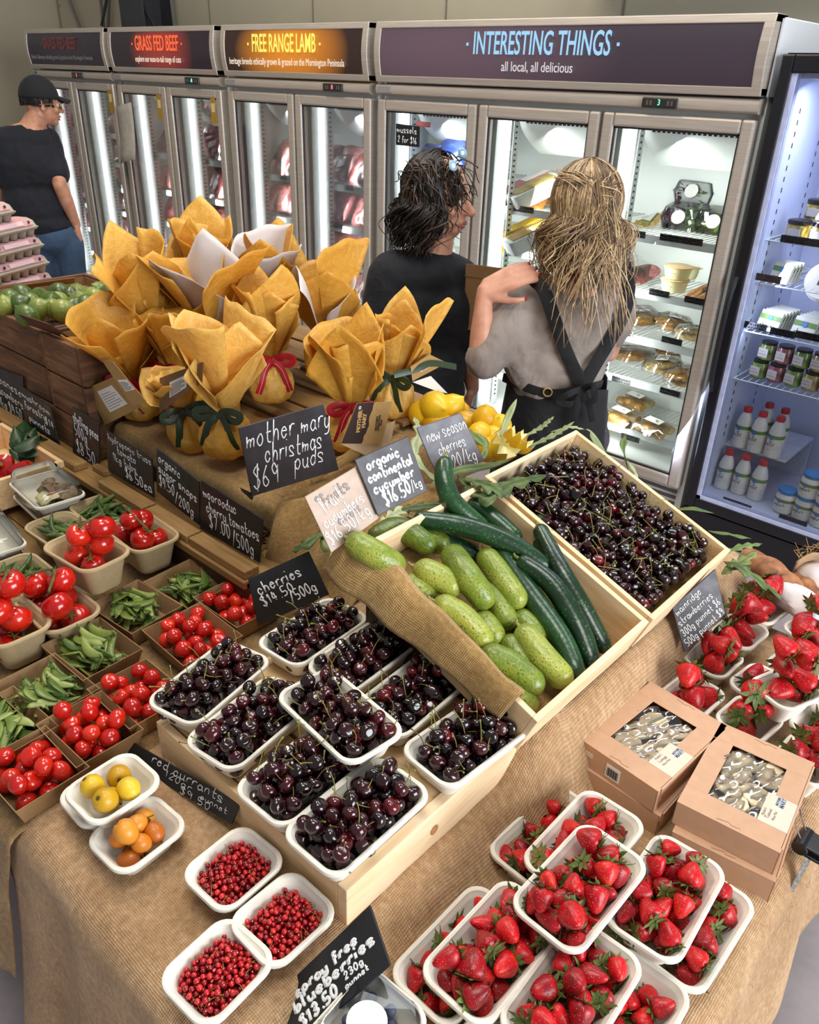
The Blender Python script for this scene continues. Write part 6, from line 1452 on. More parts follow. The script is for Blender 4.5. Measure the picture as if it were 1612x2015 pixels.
def cushion(name, mt, lx, ly, h, seed, pw=.5):
    m = MB(); n, q = 20, 14
    for s in (1, -1):
        def P(u, v):
            a, b = u*2-1, v*2-1; e = (max(0, 1-abs(a)**3.2)*max(0, 1-abs(b)**3.2))**pw
            k = 1+.35*noise.noise(Vector((a*2.2+seed, b*2.2, s)))
            return Vector((a*lx/2*(1+.03*math.sin(6*b+seed)), b*ly/2*(1+.03*math.sin(5*a+seed)), s*h/2*e*k))
        m.grid(P, n, q)
    return m.mesh(name, mt)
PACKS = [(cushion('meat_pack', mt, .20, .15, .06, i*3+j, .5)) for i, mt in enumerate(MEAT) for j in range(2)]
mst = MB(); mst.b2((-.03, -.022, 0), (.03, .022, .001)); STK = mst.mesh('label', mat('pack_label', '#d2d0cf', .4, .1, 200), False)
mst = MB(); mst.lathe([(.018, 0), (.018, .001)], 16); STR_ = mst.mesh('round_label', mat('pack_round', '#3a3436', .4, .2, 200), False)
def packs(x0, x1, zs, kinds, nm, seed, per=3):
    R = random.Random(seed)
    for si, z in enumerate(zs):
        n = per; w = (x1-x0)/n
        for k in range(n):
            for lay in range(2):
                o = link('meat_pack', PACKS[kinds[R.randrange(len(kinds))]*2+R.randrange(2)], None, (x0+w*(k+.5)+R.uniform(-.02, .02), FY+.265+lay*.10+R.uniform(-.01, .01), z+.088+lay*.03), (R.uniform(.8, 1.15), R.uniform(-.12, .12), R.uniform(-.3, .3)))
                s = w/.20*R.uniform(.92, 1.08); o.scale = (s*1.05, R.uniform(1.15, 1.35), 1.25)
                tag(o, 'plastic-wrapped red meat pack on the shelves behind the '+nm, 'meat pack', 'meat packs behind the '+nm)
                if R.random() < .75: link('label', STK if R.random() < .6 else STR_, o, (R.uniform(-.05, .05), R.uniform(-.03, .03), .031), (0, 0, R.uniform(-.5, .5)))
packs(-7.02, -6.20, SH1[:5], (0, 0, 2), 'doors of the unlit freezer', 1, 4)
packs(-5.78, -4.82, SH2[:4], (2, 0, 1), 'doors of the red-headed freezer', 3, 5)
packs(-4.48, -3.50, SH3[1][:4], (1, 2, 1, 0), 'doors of the amber-headed freezer', 5, 5)
# shelf tickets: black strips with chalk scribble
def ticket(px, py, w=.11, d3=True, Y=None):
    p = atY(px, py, (Y or FY+.178)); m = MB(); m.b2((-w/2, 0, -.014), (w/2, .003, .014)); o = obj('shelf_ticket', m, SLATE, loc=p, smooth=False); z = MB()
    for r in (0, 1): scribble(z, -w/2+.004, .002-.013*r, .012, w-.008, .0034, int(px+r*7))
    z.v = [(x, -.0006-q*.0, y) for x, y, q in z.v]; z.v = [(x, -.0006, zz) if False else (x, q, zz) for x, q, zz in z.v]
    obj('chalk_writing', z, CHALK, o); return o
tk = ((1030, 412, .12), (1090, 507, .13), (1250, 460, .10), (1340, 472, .20), (1245, 570, .05), (1297, 577, .10), (1368, 592, .10), (1230, 655, .09), (1322, 671, .10), (1222, 749, .10), (1318, 772, .10), (1240, 862, .10), (405, 318, .06), (405, 398, .06), (557, 350, .06), (686, 370, .07), (665, 445, .08), (674, 520, .06), (232, 317, .06), (236, 367, .06))
for x, y, w in tk: tag(ticket(x, y, w), 'little black shelf ticket with chalk scribble on a freezer shelf edge', 'price tag', 'black shelf tickets in the freezers')
# ---------------------------------------------------------------- the three-door freezer's food
def onsh(px, py, z): p = at(px, py, z); return Vector((p.x, max(FY+.22, p.y), z))
PASTRY = fruit_mat('pastry', ((.3, '#8a5a24'), (.5, '#c08a3c'), (.75, '#e0b868')), .5, 26, .4, bump=.6, bscale=60); PASTRYL = fruit_mat('pastry_pale', ((.3, '#b08a48'), (.55, '#dcbf82'), (.8, '#efdcac')), .5, 30, .3, bump=.5, bscale=70)
HERB = fruit_mat('quiche_top', ((.3, '#4f5a22'), (.5, '#8d8238'), (.75, '#c9ae58')), .5, 60, .4, bump=.6)
def pie(lab, px, py, z, r, mt=PASTRY, lbl=True, seed=0):
    r *= 1.18
    t = thing('wrapped_pie', lab, 'pie', onsh(px, py, z), (.12, 0, seed), 'film-wrapped pies in the three-door freezer'); R = random.Random(seed)
    m = MB(); m.lathe([(.62*r, 0), (.92*r, .022), (1.0*r, .034), (.93*r, .040), (.8*r, .036), (.4*r, .046), (1e-3, .048)], 36, None, True, True, lambda p, a, i: Vector((p.x*(1+.05*math.sin(14*a)*(i in (1, 2, 3))), p.y*(1+.05*math.sin(14*a)*(i in (1, 2, 3))), p.z+.006*math.sin(14*a+i)*(i in (2, 3))+.006*noise.noise(Vector((p.x*40, p.y*40, seed)))))); obj('pastry', m, mt, t)
    m = MB(); m.lathe([(r*1.12, .004), (r*1.1, .03), (r*.9, .055), (r*.4, .064), (1e-3, .066)], 30, None, False, True, lambda p, a, i: Vector((p.x, p.y, p.z+.005*math.sin(5*a+i*2+seed)))); obj('film', m, FILM, t)
    if lbl: m = MB(); m.b2((-.045, -.03, .064), (.045, .03, .066)); obj('label', m, LABELW, t, smooth=False)
zz = SH4[2]
for a in (('film-wrapped round pie with a white label, left on the third shelf', 1255, 632, zz[2], .095, PASTRY, 1, 1), ('film-wrapped pie with a white label in the middle of the third shelf', 1322, 645, zz[2], .08, PASTRY, 1, 2), ('yellow topped pie at the right of the third shelf', 1362, 668, zz[2], .075, PASTRYL, 0, 3),
    ('large golden pie with a label, left on the fourth shelf', 1237, 706, zz[3], .10, PASTRY, 1, 4), ('pie with a crinkled label in the middle of the fourth shelf', 1304, 728, zz[3], .08, PASTRYL, 1, 5), ('golden pie at the right of the fourth shelf', 1345, 752, zz[3], .075, PASTRY, 0, 6), ('small pie behind the others on the fourth shelf', 1318, 700, zz[3], .07, PASTRY, 0, 7)): pie(*a)
t = thing('quiche_slab', 'long herb-topped quiche with a white label on the top shelf', 'quiche', onsh(1300, 432, zz[0])+Vector((0, .03, .06)), (.80, 0, -.45))
m = MB(); m.loft([rrect(.105, .30, .008, 0), rrect(.125, .32, .01, .036), rrect(.117, .312, .01, .036), rrect(.112, .307, .01, .029)], True, False); obj('crust', m, PASTRYL, t)
m = MB(); m.grid(lambda u, v: Vector(((u-.5)*.112, (v-.5)*.306, .031+.004*noise.noise(Vector((u*9, v*20, 1))))), 14, 30); obj('filling', m, HERB, t)
m = MB(); m.b2((-.038, -.12, .036), (.038, -.01, .0375)); l_ = obj('label', m, LABELW, t, smooth=False); m = MB(); m.b2((-.032, -.045, .0375), (.032, -.016, .038)); obj('label_mark', m, INKM, l_, smooth=False)
GRN = fruit_mat('salad_green', ((.3, '#4f7a2c'), (.5, '#86b048'), (.8, '#c8dc90')), .5, 60, .2, bump=.6); PUR = fruit_mat('salad_purple', ((.3, '#4f2c3e'), (.6, '#865468'), (.85, '#c0a0aa')), .5, 60, .2, bump=.6)
def salad(lab, px, py, z, s=1.0, mixc=0, lift=0):
    p = onsh(px, py, z); t = thing('salad_box', lab, 'salad', (p.x, p.y, z+lift), (.12, 0, .1), 'clear salad boxes'); hh = .075*s
    for i, (mt, x) in enumerate(((PUR, -.035), (GRN, .03))):
        m = MB()
        for k in range(26):
            R = random.Random(k+i*40+int(px)); q = Vector((x*s+R.uniform(-.03, .03)*s, R.uniform(-.055, .045)*s, R.uniform(.01, hh*.9))); d = Vector((R.gauss(0, 1), R.gauss(0, 1), R.gauss(0, .6))).normalized()*.03*s; sd = d.cross(Vector((.3, .2, 1))).normalized()*.013*s
            m.grid(lambda u, v: q+d*(u-.5)+sd*(v*2-1)*math.sin(PI*(.1+.85*u))+Vector((0, 0, .006*math.sin(4*u))), 5, 3)
        obj('leaves', m, (GRN if mixc else mt), t)
    m = MB(); m.loft([rrect(.15*s, .13*s, .03, 0), rrect(.165*s, .145*s, .035, .045*s), rrect(.172*s, .152*s, .036, .047*s), rrect(.16*s, .14*s, .034, .052*s), rrect(.14*s, .12*s, .03, .082*s), rrect(.11*s, .09*s, .02, .085*s)]); obj('clear_box', m, FILM, t)
    m = MB(); m.lathe([(.027*s, 0), (.027*s, .001)], 20, tr(0, -.078*s, .055*s) @ rx(1.0)); obj('label', m, LABELW, t)
salad('clear salad box with a round label, lower on the top shelf', 1345, 446, zz[0], 1.2); salad('clear salad box with a round label, stacked on the lower one', 1362, 440, zz[0], 1.2, 0, .105)
salad('bag of mixed salad leaves at the right of the top shelf', 1412, 455, zz[0], 1.2, 1); salad('bag of pale salad leaves stacked at the right of the top shelf', 1412, 440, zz[0], 1.15, 1, .115)
TUBY = mat('dip_tub', '#e6dca8', .4, .04); HAM = fruit_mat('ham', ((.3, '#7a3c38'), (.6, '#a8645c'), (.85, '#cc948a')), .35, 40, .8, bump=.3)
def dip(lab, px, py, z, lift=0):
    p = onsh(px, py, z); t = thing('dip_tub', lab, 'tub', (p.x, p.y, z+lift), None, 'pale lidded tubs'); m = MB(); m.lathe([(.052, 0), (.062, .048), (.065, .05)], 28); obj('tub', m, TUBY, t); m = MB(); m.lathe([(.066, .049), (.067, .054), (.060, .057), (1e-3, .057)], 28, None, False, True); obj('lid', m, mat('tub_lid', '#c9a878', .3, .15, 40), t)
    z_ = MB(); scribble(z_, -.03, .012, .013, .05, .002, int(px)); scribble(z_, -.03, .026, .013, .05, .002, int(px)+3); z_.v = [(x, -.0635-q*0-.0, y) for x, y, q in z_.v]; obj('lettering', z_, INKM, t)
dip('pale dip tub at the front of the second shelf, lower of two', 1325, 572, zz[1]); dip('pale dip tub stacked on another at the front of the second shelf', 1327, 572, zz[1], .058)
dip('pale dip tub further back on the second shelf', 1350, 545, zz[1], 0); dip('pale dip tub at the back right of the second shelf', 1378, 545, zz[1], 0)
t = thing('ham_pack', 'pack of sliced pink ham with a dark round sticker', 'ham', onsh(1255, 550, zz[1]), (.35, .1, .2)); 
for k in range(6): m = MB(); m.lathe([(1e-3, 0), (.075-.004*k, .0), (.075-.004*k, .005), (1e-3, .006)], 26, tr(.012*k-.02, .006*k, .010+.006*k)); obj('slice', m, HAM, t)
m = MB(); m.lathe([(.024, .05), (.024, .051)], 20); obj('sticker', m, mat('dark_sticker', '#3a332a', .5), t)
m = MB(); m.grid(lambda u, v: Vector(((u-.5)*.19, (v-.5)*.17, .056-.05*(2*u-1)**2*.7+.006*math.sin(9*u+5*v))), 14, 12); obj('film', m, FILM, t)
SAUS = fruit_mat('smoked_sausage', ((.3, '#8a5228'), (.6, '#bd8448'), (.85, '#dcae78')), .35, 50, .7)
t = thing('sausage_pack', 'film pack of three long brown sausages on the second shelf', 'sausage', onsh(1386, 585, zz[1]), (.35, 0, -.4))
for k in range(3): m = MB(); m.tube(catmull([(-.035+.032*k, -.08, .02), (-.03+.034*k, 0, .026), (-.02+.034*k, .11, .022)], 6), [.006]+[.016]*11+[.006], 12); obj('sausage', m, SAUS, t)
m = MB(); m.lathe([(.02, .047), (.02, .048)], 18, tr(.02, 0, 0)); obj('sticker', m, mat('dark_sticker', '#3a332a', .5), t)
def pasty(lab, px, py, z, seed):
    t = thing('pasty_pack', lab, 'pastry', onsh(px, py, z), (.2, 0, -.25), 'film packs of pastry rolls'); R = random.Random(seed)
    for k in range(2): m = MB(); m.tube([(-.085, -.035+.07*k, .028), (0, -.035+.07*k, .032), (.085, -.035+.07*k, .028)], [.022, .032, .024], 14, flat=.85); obj('roll', m, PASTRYL if k else PASTRY, t)
    m = MB(); m.grid(lambda u, v: Vector(((u-.5)*.21, (v-.5)*.17, .070-.04*(2*v-1)**2+.005*math.sin(9*u+5*v))), 14, 12); obj('film', m, FILM, t)
    m = MB(); m.b2((-.045, -.02, .072), (.05, .022, .074)); obj('label', m, LABELW, t, smooth=False)
pasty('film pack of pastry rolls at the left on the bottom shelf', 1222, 830, zz[4], 1); pasty('film pack of pastry rolls behind the left pack on the bottom shelf', 1250, 800, zz[4], 2); pasty('film pack of pastry rolls at the right on the bottom shelf', 1286, 852, zz[4], 3)
def pie_box(lab, px, py, z, c1, c2, top_, sub):
    t = thing('sleeved_pie', lab, 'pie box', onsh(px, py, z)+Vector((0, 0, .035)), (.40, 0, -.55), 'sleeved pie boxes'); t.scale = (1.25,)*3; B = mat('tray_white', '#e4e6e4', .4)
    m = MB(); m.loft([rrect(.17, .20, .02, 0), rrect(.19, .22, .02, .06), rrect(.185, .215, .02, .062)]); obj('tray', m, B, t, smooth=40)
    m = MB(); m.b2((-.08, -.09, .062), (.085, .09, .066)); obj('pastry_top', m, fruit_mat('pie_top', ((.3, '#8a6a30'), (.6, '#b39a54'), (.85, '#d0bd84')), .4, 40, .6), t, smooth=False)
    m = MB(); m.b2((-.085, -.113, .0), (-.015, .105, .069)); sl = obj('sleeve', m, c1, t, smooth=False)
    m = MB(); m.b2((-.085, .0, .069), (-.015, .105, .0695)); obj('sleeve_panel', m, c2, sl, smooth=False)
    typeset(sub, 'sleeve_lettering', .014, LABELW, sl, (-.05, -.1135, .035), (PI/2, 0, 0), .9, .0003, ext=.0003); typeset(top_, 'sleeve_lettering', .012, LABELW, sl, (-.05, -.055, .0695), (0, 0, 0), .8, .0003, ext=.0003)
zl = SH4[1]
pie_box('pink-sleeved pie box on the top shelf of the middle door', 1046, 405, zl[0], mat('sleeve_pink', '#a8687c', .5), LABELW, 'HARVEST | PIE', 'APPLE &\nRHUBARB\nPIE')
pie_box('yellow-sleeved pie box on the second shelf of the middle door', 1040, 492, zl[1], mat('sleeve_yellow', '#c9a81c', .5), mat('sleeve_yellow', '#c9a81c', .5), 'PASTRY\nCHICKEN\nPIE', 'HARVEST')
ORG = fruit_mat('orange_pasta', ((.3, '#a84a1c'), (.55, '#d98a34'), (.8, '#ecb860')), .5, 40, .5, bump=.5)
for i, (px, py, lf) in enumerate(((1003, 375, .08), (1003, 388, .02), (985, 400, .02))):
    p = onsh(px, py, zl[0]); o = link('pasta_bag', cushion('pasta_bag', ORG, .16, .13, .07, 5+i), None, (max(p.x+.07, -2.46), p.y+.06, p.z+lf), (.9, 0, .2)); tag(o, 'orange bag of filled pasta left of the pink-sleeved pie', 'pasta bag', 'orange pasta bags'); 
BLUB = fruit_mat('blue_bag', ((.3, '#14245e'), (.55, '#2a48a0'), (.8, '#7f9cd8')), .25, 14, .8)
for i, (px, py, dz) in enumerate(((855, 322, .0), (893, 322, .03), (875, 330, -.05))):
    p = atY(px, py, FY+.32); o = link('frozen_bag', cushion('frozen_bag', BLUB, .26, .16, .08, 11+i), None, p+Vector((0, .04*i, .03+dz)), (.8, 0, .1*i)); tag(o, 'shiny blue bag of frozen seafood on the top shelf of the left door', 'frozen bag', 'blue frozen bags')
    typeset('goodies' if False else '', 'x', .01, LABELW, o, (0, 0, 0)) if False else None
for i, (x, z, c) in enumerate(((-2.35, zl[2], '#7fa03c'), (-2.2, zl[2], '#c9b04a'), (-2.36, zl[3], '#dfe4dc'), (-2.18, zl[3], '#cfe0c8'), (-2.36, zl[4], '#dfe2de'), (-2.15, zl[4], '#e8e6e0'), (-2.95, SH4[0][2], '#d8d2c8'), (-2.8, SH4[0][3], '#c2b8b0'))):
    m = MB(); m.loft([rrect(.15, .2, .01, 0), rrect(.16, .21, .012, .06), rrect(.15, .2, .01, .063)]); o = obj('ready_meal', m, mat('meal_%d' % i, c, .4, .08), loc=(x, FY+.33, z), smooth=40); tag(o, 'small boxed ready meal on a lower shelf, mostly behind the women', 'box', 'boxed ready meals'); m = MB(); m.b2((-.05, -.102, .012), (.05, -.1, .045)); obj('label', m, LABELW, o, smooth=False)
# ---------------------------------------------------------------- the black fridge
BX0, BX1 = -1.225, -.30; BLKP = mat('fridge_black', '#16161c', .35, .1, 6); INW = mat('fridge_inside', '#d3d8ee', .45, .03, 3)
o = thing('drinks_fridge', 'black upright fridge at the right with milky kefir bottles inside', 'fridge', (0, 0, 0)); bf = o
m = MB(); yb = FY+.66
for lo, hi in (((BX0, FY+.04, .02), (BX0+.03, yb, 1.96)), ((BX1-.03, FY+.04, .02), (BX1, yb, 1.96)), ((BX0, yb-.02, .02), (BX1, yb, 1.96)), ((BX0, FY+.04, 1.90), (BX1, yb, 1.965)), ((BX0, FY+.04, .02), (BX1, yb, .17))): m.b2(lo, hi)
obj('cabinet', m, BLKP, o, smooth=False)
m = MB(); a, b = BX0+.035, BX1-.035
for lo, hi in (((a, FY+.05, .17), (a+.012, yb-.03, 1.9)), ((b-.012, FY+.05, .17), (b, yb-.03, 1.9)), ((a, yb-.04, .17), (b, yb-.025, 1.9)), ((a, FY+.05, .17), (b, yb-.03, .20)), ((a, FY+.05, 1.885), (b, yb-.03, 1.9))): m.b2(lo, hi)
obj('inner_liner', m, INW, o, smooth=False)
m = MB(); fw = .045
for lo, hi in (((BX0, FY-.01, .14), (BX0+fw, FY+.04, 1.96)), ((BX1-fw, FY-.01, .14), (BX1, FY+.04, 1.96)), ((BX0+fw, FY-.01, 1.90), (BX1-fw, FY+.04, 1.96)), ((BX0+fw, FY-.01, .14), (BX1-fw, FY+.04, .19))): m.b2(lo, hi)
dr = obj('door', m, BLKP, o, smooth=False, bevel=.006)
m = MB()
for lo, hi in (((BX0+fw, FY+.0, .19), (BX0+fw+.018, FY+.045, 1.9)), ((BX0+fw, FY+.0, .19), (BX1-fw, FY+.045, .205))): m.b2(lo, hi)
obj('door_lip', m, mat('lip_pale', '#b9bede', .35), dr, smooth=False)
m = MB(); m.b2((BX0+fw, FY+.012, .19), (BX1-fw, FY+.018, 1.9)); obj('pane', m, GLASS, dr, smooth=False)
m = MB(); m.tube(catmull([(BX0+.012, FY-.01, .70), (BX0+.015, FY-.045, .78), (BX0+.015, FY-.05, .95), (BX0+.015, FY-.045, 1.1), (BX0+.012, FY-.01, 1.18)], 5), .010, 8); obj('handle', m, BLKP, dr)
m = MB(); m.b2((BX0, FY+.0, 0), (BX1, FY+.06, .13)); obj('kick_plate', m, BLKP, o, smooth=False)
m = MB(); m.b2((-.95, FY+.30, 1.60), (-.5, FY+.31, 1.86)); obj('notice_panel', m, INW, o, smooth=False)
m = MB(); m.b2((-.88, FY+.297, 1.78), (-.72, FY+.30, 1.80)); obj('red_strip', m, mat('red_sticker', '#c8423c', .5), o, smooth=False)
area('fridge_lamp', (-.76, FY+.12, 1.86), (-.76, FY+.4, .5), .7, .06, 8, (.62, .70, 1.0))
area('fridge_lamp', (BX0+.08, FY+.09, 1.0), (-.7, FY+.4, .8), .05, 1.4, 4, (.62, .70, 1.0))
BSH = ((1.325, .12), (1.155, .12), (.955, .12), (.745, .12))
for z, d in BSH:
    m = MB(); y0, y1 = FY+.115, FY+.60
    for k in range(30): m.tube([(a+.02+k*.029, y0, z-.004), (a+.02+k*.029, y1, z-.004)], .002, 4)
    for y in (y0, (y0+y1)/2, y1): m.tube([(a+.014, y, z-.008), (b-.014, y, z-.008)], .003, 5)
    for xx in (a+.014, b-.014): m.tube([(xx, y0, z-.008), (xx, y1, z-.008)], .003, 5)
    obj('wire_shelf', m, WHT, o)
for xx, y1, z0 in ((-1.06, FY+.30, 1.325), (-.93, FY+.36, 1.325)): m = MB(); m.tube([(xx, y1, z0), (xx+.004, y1, z0+.32)], .006, 8); obj('glass_rod', m, CLEAR, o)
for i, yy in enumerate((FY+.16, FY+.46)):
    m = MB()
    for k in range(34): m.b2((a+.0125, yy, .45+k*.04), (a+.0132, yy+.008, .468+k*.04))
    obj('slotted_strip', m, SLOTS, o, smooth=False)
m = MB(); m.b2((-1.19, FY+.21, .39), (-.90, FY+.58, .40)); m.b2((-1.19, FY+.56, .20), (-.90, FY+.58, .39)); m.b2((-1.19, FY+.21, .20), (-1.18, FY+.58, .39)); o2 = obj('step_shelf', m, mat('step_white', '#dfe2ec', .4), smooth=False); tag(o2, 'white step holding the upper kefir bottles in the black fridge', 'shelf')
MILK = mat('milk_bottle', '#eeece6', .3, .02); REDC = mat('red_cap', '#c92f36', .4); BLUC = mat('blue_lid', '#2f86c9', .4); LBG = mat('label_band_green', '#6d8a42', .5); LBB = mat('label_blue', '#4f80cc', .5); LBW = mat('label_cream', '#eceae2', .5)
def kefir_tree():
    t = thing('kefir_bottle', 'x', 'bottle'); m = MB(); m.lathe([(.034, 0), (.038, .004), (.038, .10), (.036, .125), (.028, .155), (.017, .178), (.016, .19)], 24); obj('bottle', m, MILK, t)
    m = MB(); m.lathe([(.0195, .180), (.0205, .184), (.0205, .200), (.0185, .204), (1e-3, .204)], 20, None, True, True); obj('cap', m, REDC, t)
    m = MB(); m.lathe([(.0386, .03), (.0386, .098)], 24, None, False, False); l = obj('label', m, LBW, t)
    m = MB(); m.lathe([(.0389, .098), (.0389, .112), (.0380, .115)], 24, None, False, False); obj('green_band', m, LBG, l)
    m = MB(); m.lathe([(.011, 0), (.011, .001)], 8, tr(.0, -.039, .102) @ rx(PI/2)); obj('blue_badge', m, LBB, l)
    z = MB(); st = MB(); letter(st, 'kefir', -.026, 0, .024, .050, .08, .0022, 3); st.v = [(x, -math.sqrt(max(1e-6, .0392**2-x*x))-q, .058+y) for x, y, q in st.v]; obj('kefir_lettering', st, INKM, l)
    z = MB(); scribble(z, -.02, 0, .006, .04, .0008, 5); z.v = [(x, -math.sqrt(.0392**2-x*x), .042+y) for x, y, q in z.v]; obj('small_print', z, INKM, l); return t
K0 = kefir_tree(); first = True
def dup3(root, **k):
    r = root.copy(); C.objects.link(r)
    for ch in root.children:
        c = ch.copy(); C.objects.link(c); c.parent = r
        for g in ch.children: d = g.copy(); C.objects.link(d); d.parent = c
    return r
for px, py, z, l in ((1420, 958, .20, 'red-capped kefir bottle in the lower row, left'), (1452, 968, .20, 'red-capped kefir bottle in the lower row, middle'), (1485, 980, .20, 'red-capped kefir bottle in the lower row, right'),
    (1455, 877, .40, 'red-capped kefir bottle in the upper row, left'), (1484, 887, .40, 'red-capped kefir bottle in the upper row, middle'), (1518, 897, .40, 'red-capped kefir bottle in the upper row, right'), (1497, 868, .40, 'red-capped kefir bottle behind the middle upper one'), (1527, 880, .40, 'red-capped kefir bottle behind the right upper one')):
    k = K0 if first else dup3(K0); first = False; p = at(px, py, z); k.location = (p.x, p.y, z); k.rotation_euler = (0, 0, -.30); k['label'] = l; k['group'] = 'kefir bottles in the black fridge'; k.scale = (.93, .93, .93)
k = dup3(K0); p = at(1600, 905, .20); k.location = (p.x, p.y, .20); k.scale = (1.5, 1.5, 1.6); k.rotation_euler = (0, 0, -.3); k['label'] = 'large kefir bottle cut by the right edge'; k['group'] = 'kefir bottles in the black fridge'
def yog_tree():
    t = thing('yoghurt_jar', 'x', 'jar'); m = MB(); m.lathe([(.036, 0), (.043, .006), (.044, .07), (.040, .088), (.034, .094)], 24); obj('jar', m, MILK, t)
    m = MB(); m.lathe([(.038, .092), (.0395, .095), (.0395, .108), (.037, .111), (1e-3, .111)], 24); obj('lid', m, BLUC, t)
    m = MB(); m.lathe([(.0446, .018), (.0446, .056)], 24, None, False, False); l = obj('label', m, LBW, t); m = MB(); m.lathe([(.0449, .056), (.0449, .070)], 24, None, False, False); obj('green_band', m, LBG, l)
    m = MB(); m.lathe([(.010, 0), (.010, .001)], 8, tr(0, -.045, .062) @ rx(PI/2)); obj('blue_badge', m, LBB, l)
    st = MB(); letter(st, 'yoghurt', -.024, 0, .013, .048, 0, .0016, 3); st.v = [(x, -math.sqrt(max(1e-6, .0452**2-x*x)), .038+y) for x, y, q in st.v]; obj('yoghurt_lettering', st, INKM, l); return t
Y0_ = yog_tree(); first = True
for px, py, z, l in ((1540, 1005, .20, 'blue-lidded yoghurt jar on its own in front'), (1577, 1018, .20, 'blue-lidded yoghurt jar right of the front one, lower of two'), (1577, 1018, .306, 'blue-lidded yoghurt jar stacked on another'), (1612, 1033, .20, 'blue-lidded yoghurt jar at the right edge, lower'), (1612, 1033, .306, 'blue-lidded yoghurt jar at the right edge, upper')):
    k = Y0_ if first else dup3(Y0_); first = False; p = at(px, py, .20); k.location = (p.x, p.y, z); k.rotation_euler = (0, 0, -.3); k['label'] = l; k['group'] = 'yoghurt jars in the black fridge'
JL = mat('jar_label', '#d8c9c0', .5, .04); JLID = mat('jar_lid_dark', '#26241f', .35, .2)
def jar_tree(fill):
    t = thing('relish_jar', 'x', 'jar'); m = MB(); m.lathe([(.030, 0), (.034, .005), (.034, .06), (.031, .068)], 20); obj('jar', m, fill, t); m = MB(); m.lathe([(.031, .066), (.0325, .069), (.0325, .078), (1e-3, .079)], 20); obj('lid', m, JLID, t)
    m = MB(); m.b2((-.022, -.0352, .014), (.022, -.034, .052)); l = obj('label', m, JL, t, smooth=False); z = MB(); scribble(z, -.018, .024, .010, .036, .0016, 7); scribble(z, -.018, .010, .010, .036, .0016, 9); z.v = [(x, -.0356, .014+y) for x, y, q in z.v]; obj('lettering', z, INKM, l); return t
fills = [fruit_mat('relish_green', ((.3, '#4f6a2c'), (.7, '#8fa858')), .25, 40, .8), fruit_mat('relish_pink', ((.3, '#7a2f3c'), (.7, '#b06a70')), .25, 40, .8), fruit_mat('relish_gold', ((.3, '#8a7a3c'), (.7, '#c0b070')), .25, 40, .8)]
JT = [jar_tree(f) for f in fills]; used = [False]*3
z4 = .745
for row, lf, ox in (('lower', 0, 0), ('upper', .08, .012)):
    for i in range(6):
        k0 = (0, 1, 0, 2, 1, 0)[i]; k = JT[k0] if not used[k0] else dup3(JT[k0]); used[k0] = True
        k.location = (-1.10+.073*i+ox, FY+.20-.012*(row == 'lower'), z4+lf); k.rotation_euler = (0, 0, -.25); k['label'] = '%s relish jar, number %s from the left in the %s layer' % (('green', 'pink', 'gold')[k0], ('one', 'two', 'three', 'four', 'five', 'six')[i], row); k['group'] = 'relish jars in the black fridge'
OILV = fruit_mat('marinated_cubes', ((.3, '#6a5a1c'), (.55, '#b39a3c'), (.8, '#e0d088')), .3, 45, .9)
def cube_tree():
    t = thing('cheese_jar', 'x', 'jar'); m = MB(); m.loft([rrect(.07, .07, .012, 0, 4), rrect(.075, .075, .014, .006, 4), rrect(.075, .075, .014, .052, 4), rrect(.066, .066, .02, .058, 4)]); obj('jar', m, OILV, t, smooth=50); m = MB(); m.loft([rrect(.078, .078, .02, .057, 4), rrect(.078, .078, .02, .070, 4), rrect(.07, .07, .02, .073, 4)]); obj('lid', m, JLID, t, smooth=50)
    m = MB(); m.b2((-.022, -.0392, .010), (.03, -.0375, .04)); obj('label', m, LABELW, t, smooth=False); return t
CT = cube_tree(); first = True
for i in range(5):
    for lf in (0, .076):
        if lf and i > 3: continue
        k = CT if first else dup3(CT); first = False; k.location = (-1.085+.095*i+(.04 if lf else 0), FY+.19+(.05 if lf else 0), 1.326+lf); k.rotation_euler = (0, 0, -.2); k['label'] = 'dark-lidded jar of marinated cheese, %s from the left, %s layer' % (('first', 'second', 'third', 'fourth', 'fifth')[i], 'upper' if lf else 'lower'); k['group'] = 'marinated cheese jars in the black fridge'
def chevre(x, z, w, n, txt, lab, h=.085, tilt=-.35):
    for i in range(n):
        m = MB(); m.b2((-w/2, 0, 0), (w/2, .014, h)); o = obj('cheese_pack', m, mat('pack_pale', '#e2dfd0', .4, .04), loc=(x+.004*i, FY+.135+.026*i, z), rot=(tilt, 0, -.25), smooth=False, bevel=.002)
        m = MB(); m.b2((-w/2, -.0006, h*.55), (w/2, 0, h*.80)); obj('green_band', m, LBG, o, smooth=False); m = MB(); m.lathe([(.012, 0), (.012, .001)], 8, tr(0, -.001, h*.66) @ rx(PI/2)); obj('blue_badge', m, LBB, o)
        if i == 0: st = MB(); letter(st, txt, -w*.36, h*.16, h*.26, w*.72, 0, .0022, 3); st.v = [(a_, -.001, b_) for a_, b_, c_ in st.v]; obj('cheese_lettering', st, INKM, o)
        tag(o, ('front white goat cheese pack, ' if i == 0 else 'white goat cheese pack behind the front one, ')+lab, 'cheese', 'goat cheese packs '+lab)
chevre(-1.10, .958, .10, 6, 'chevre', 'left row on the third shelf'); chevre(-.96, .958, .10, 6, 'chevre', 'right row on the third shelf'); chevre(-1.10, 1.158, .085, 4, 'goat', 'on the second shelf, left', .08); chevre(-.80, .958, .10, 4, 'chevre', 'third shelf, by the right edge')
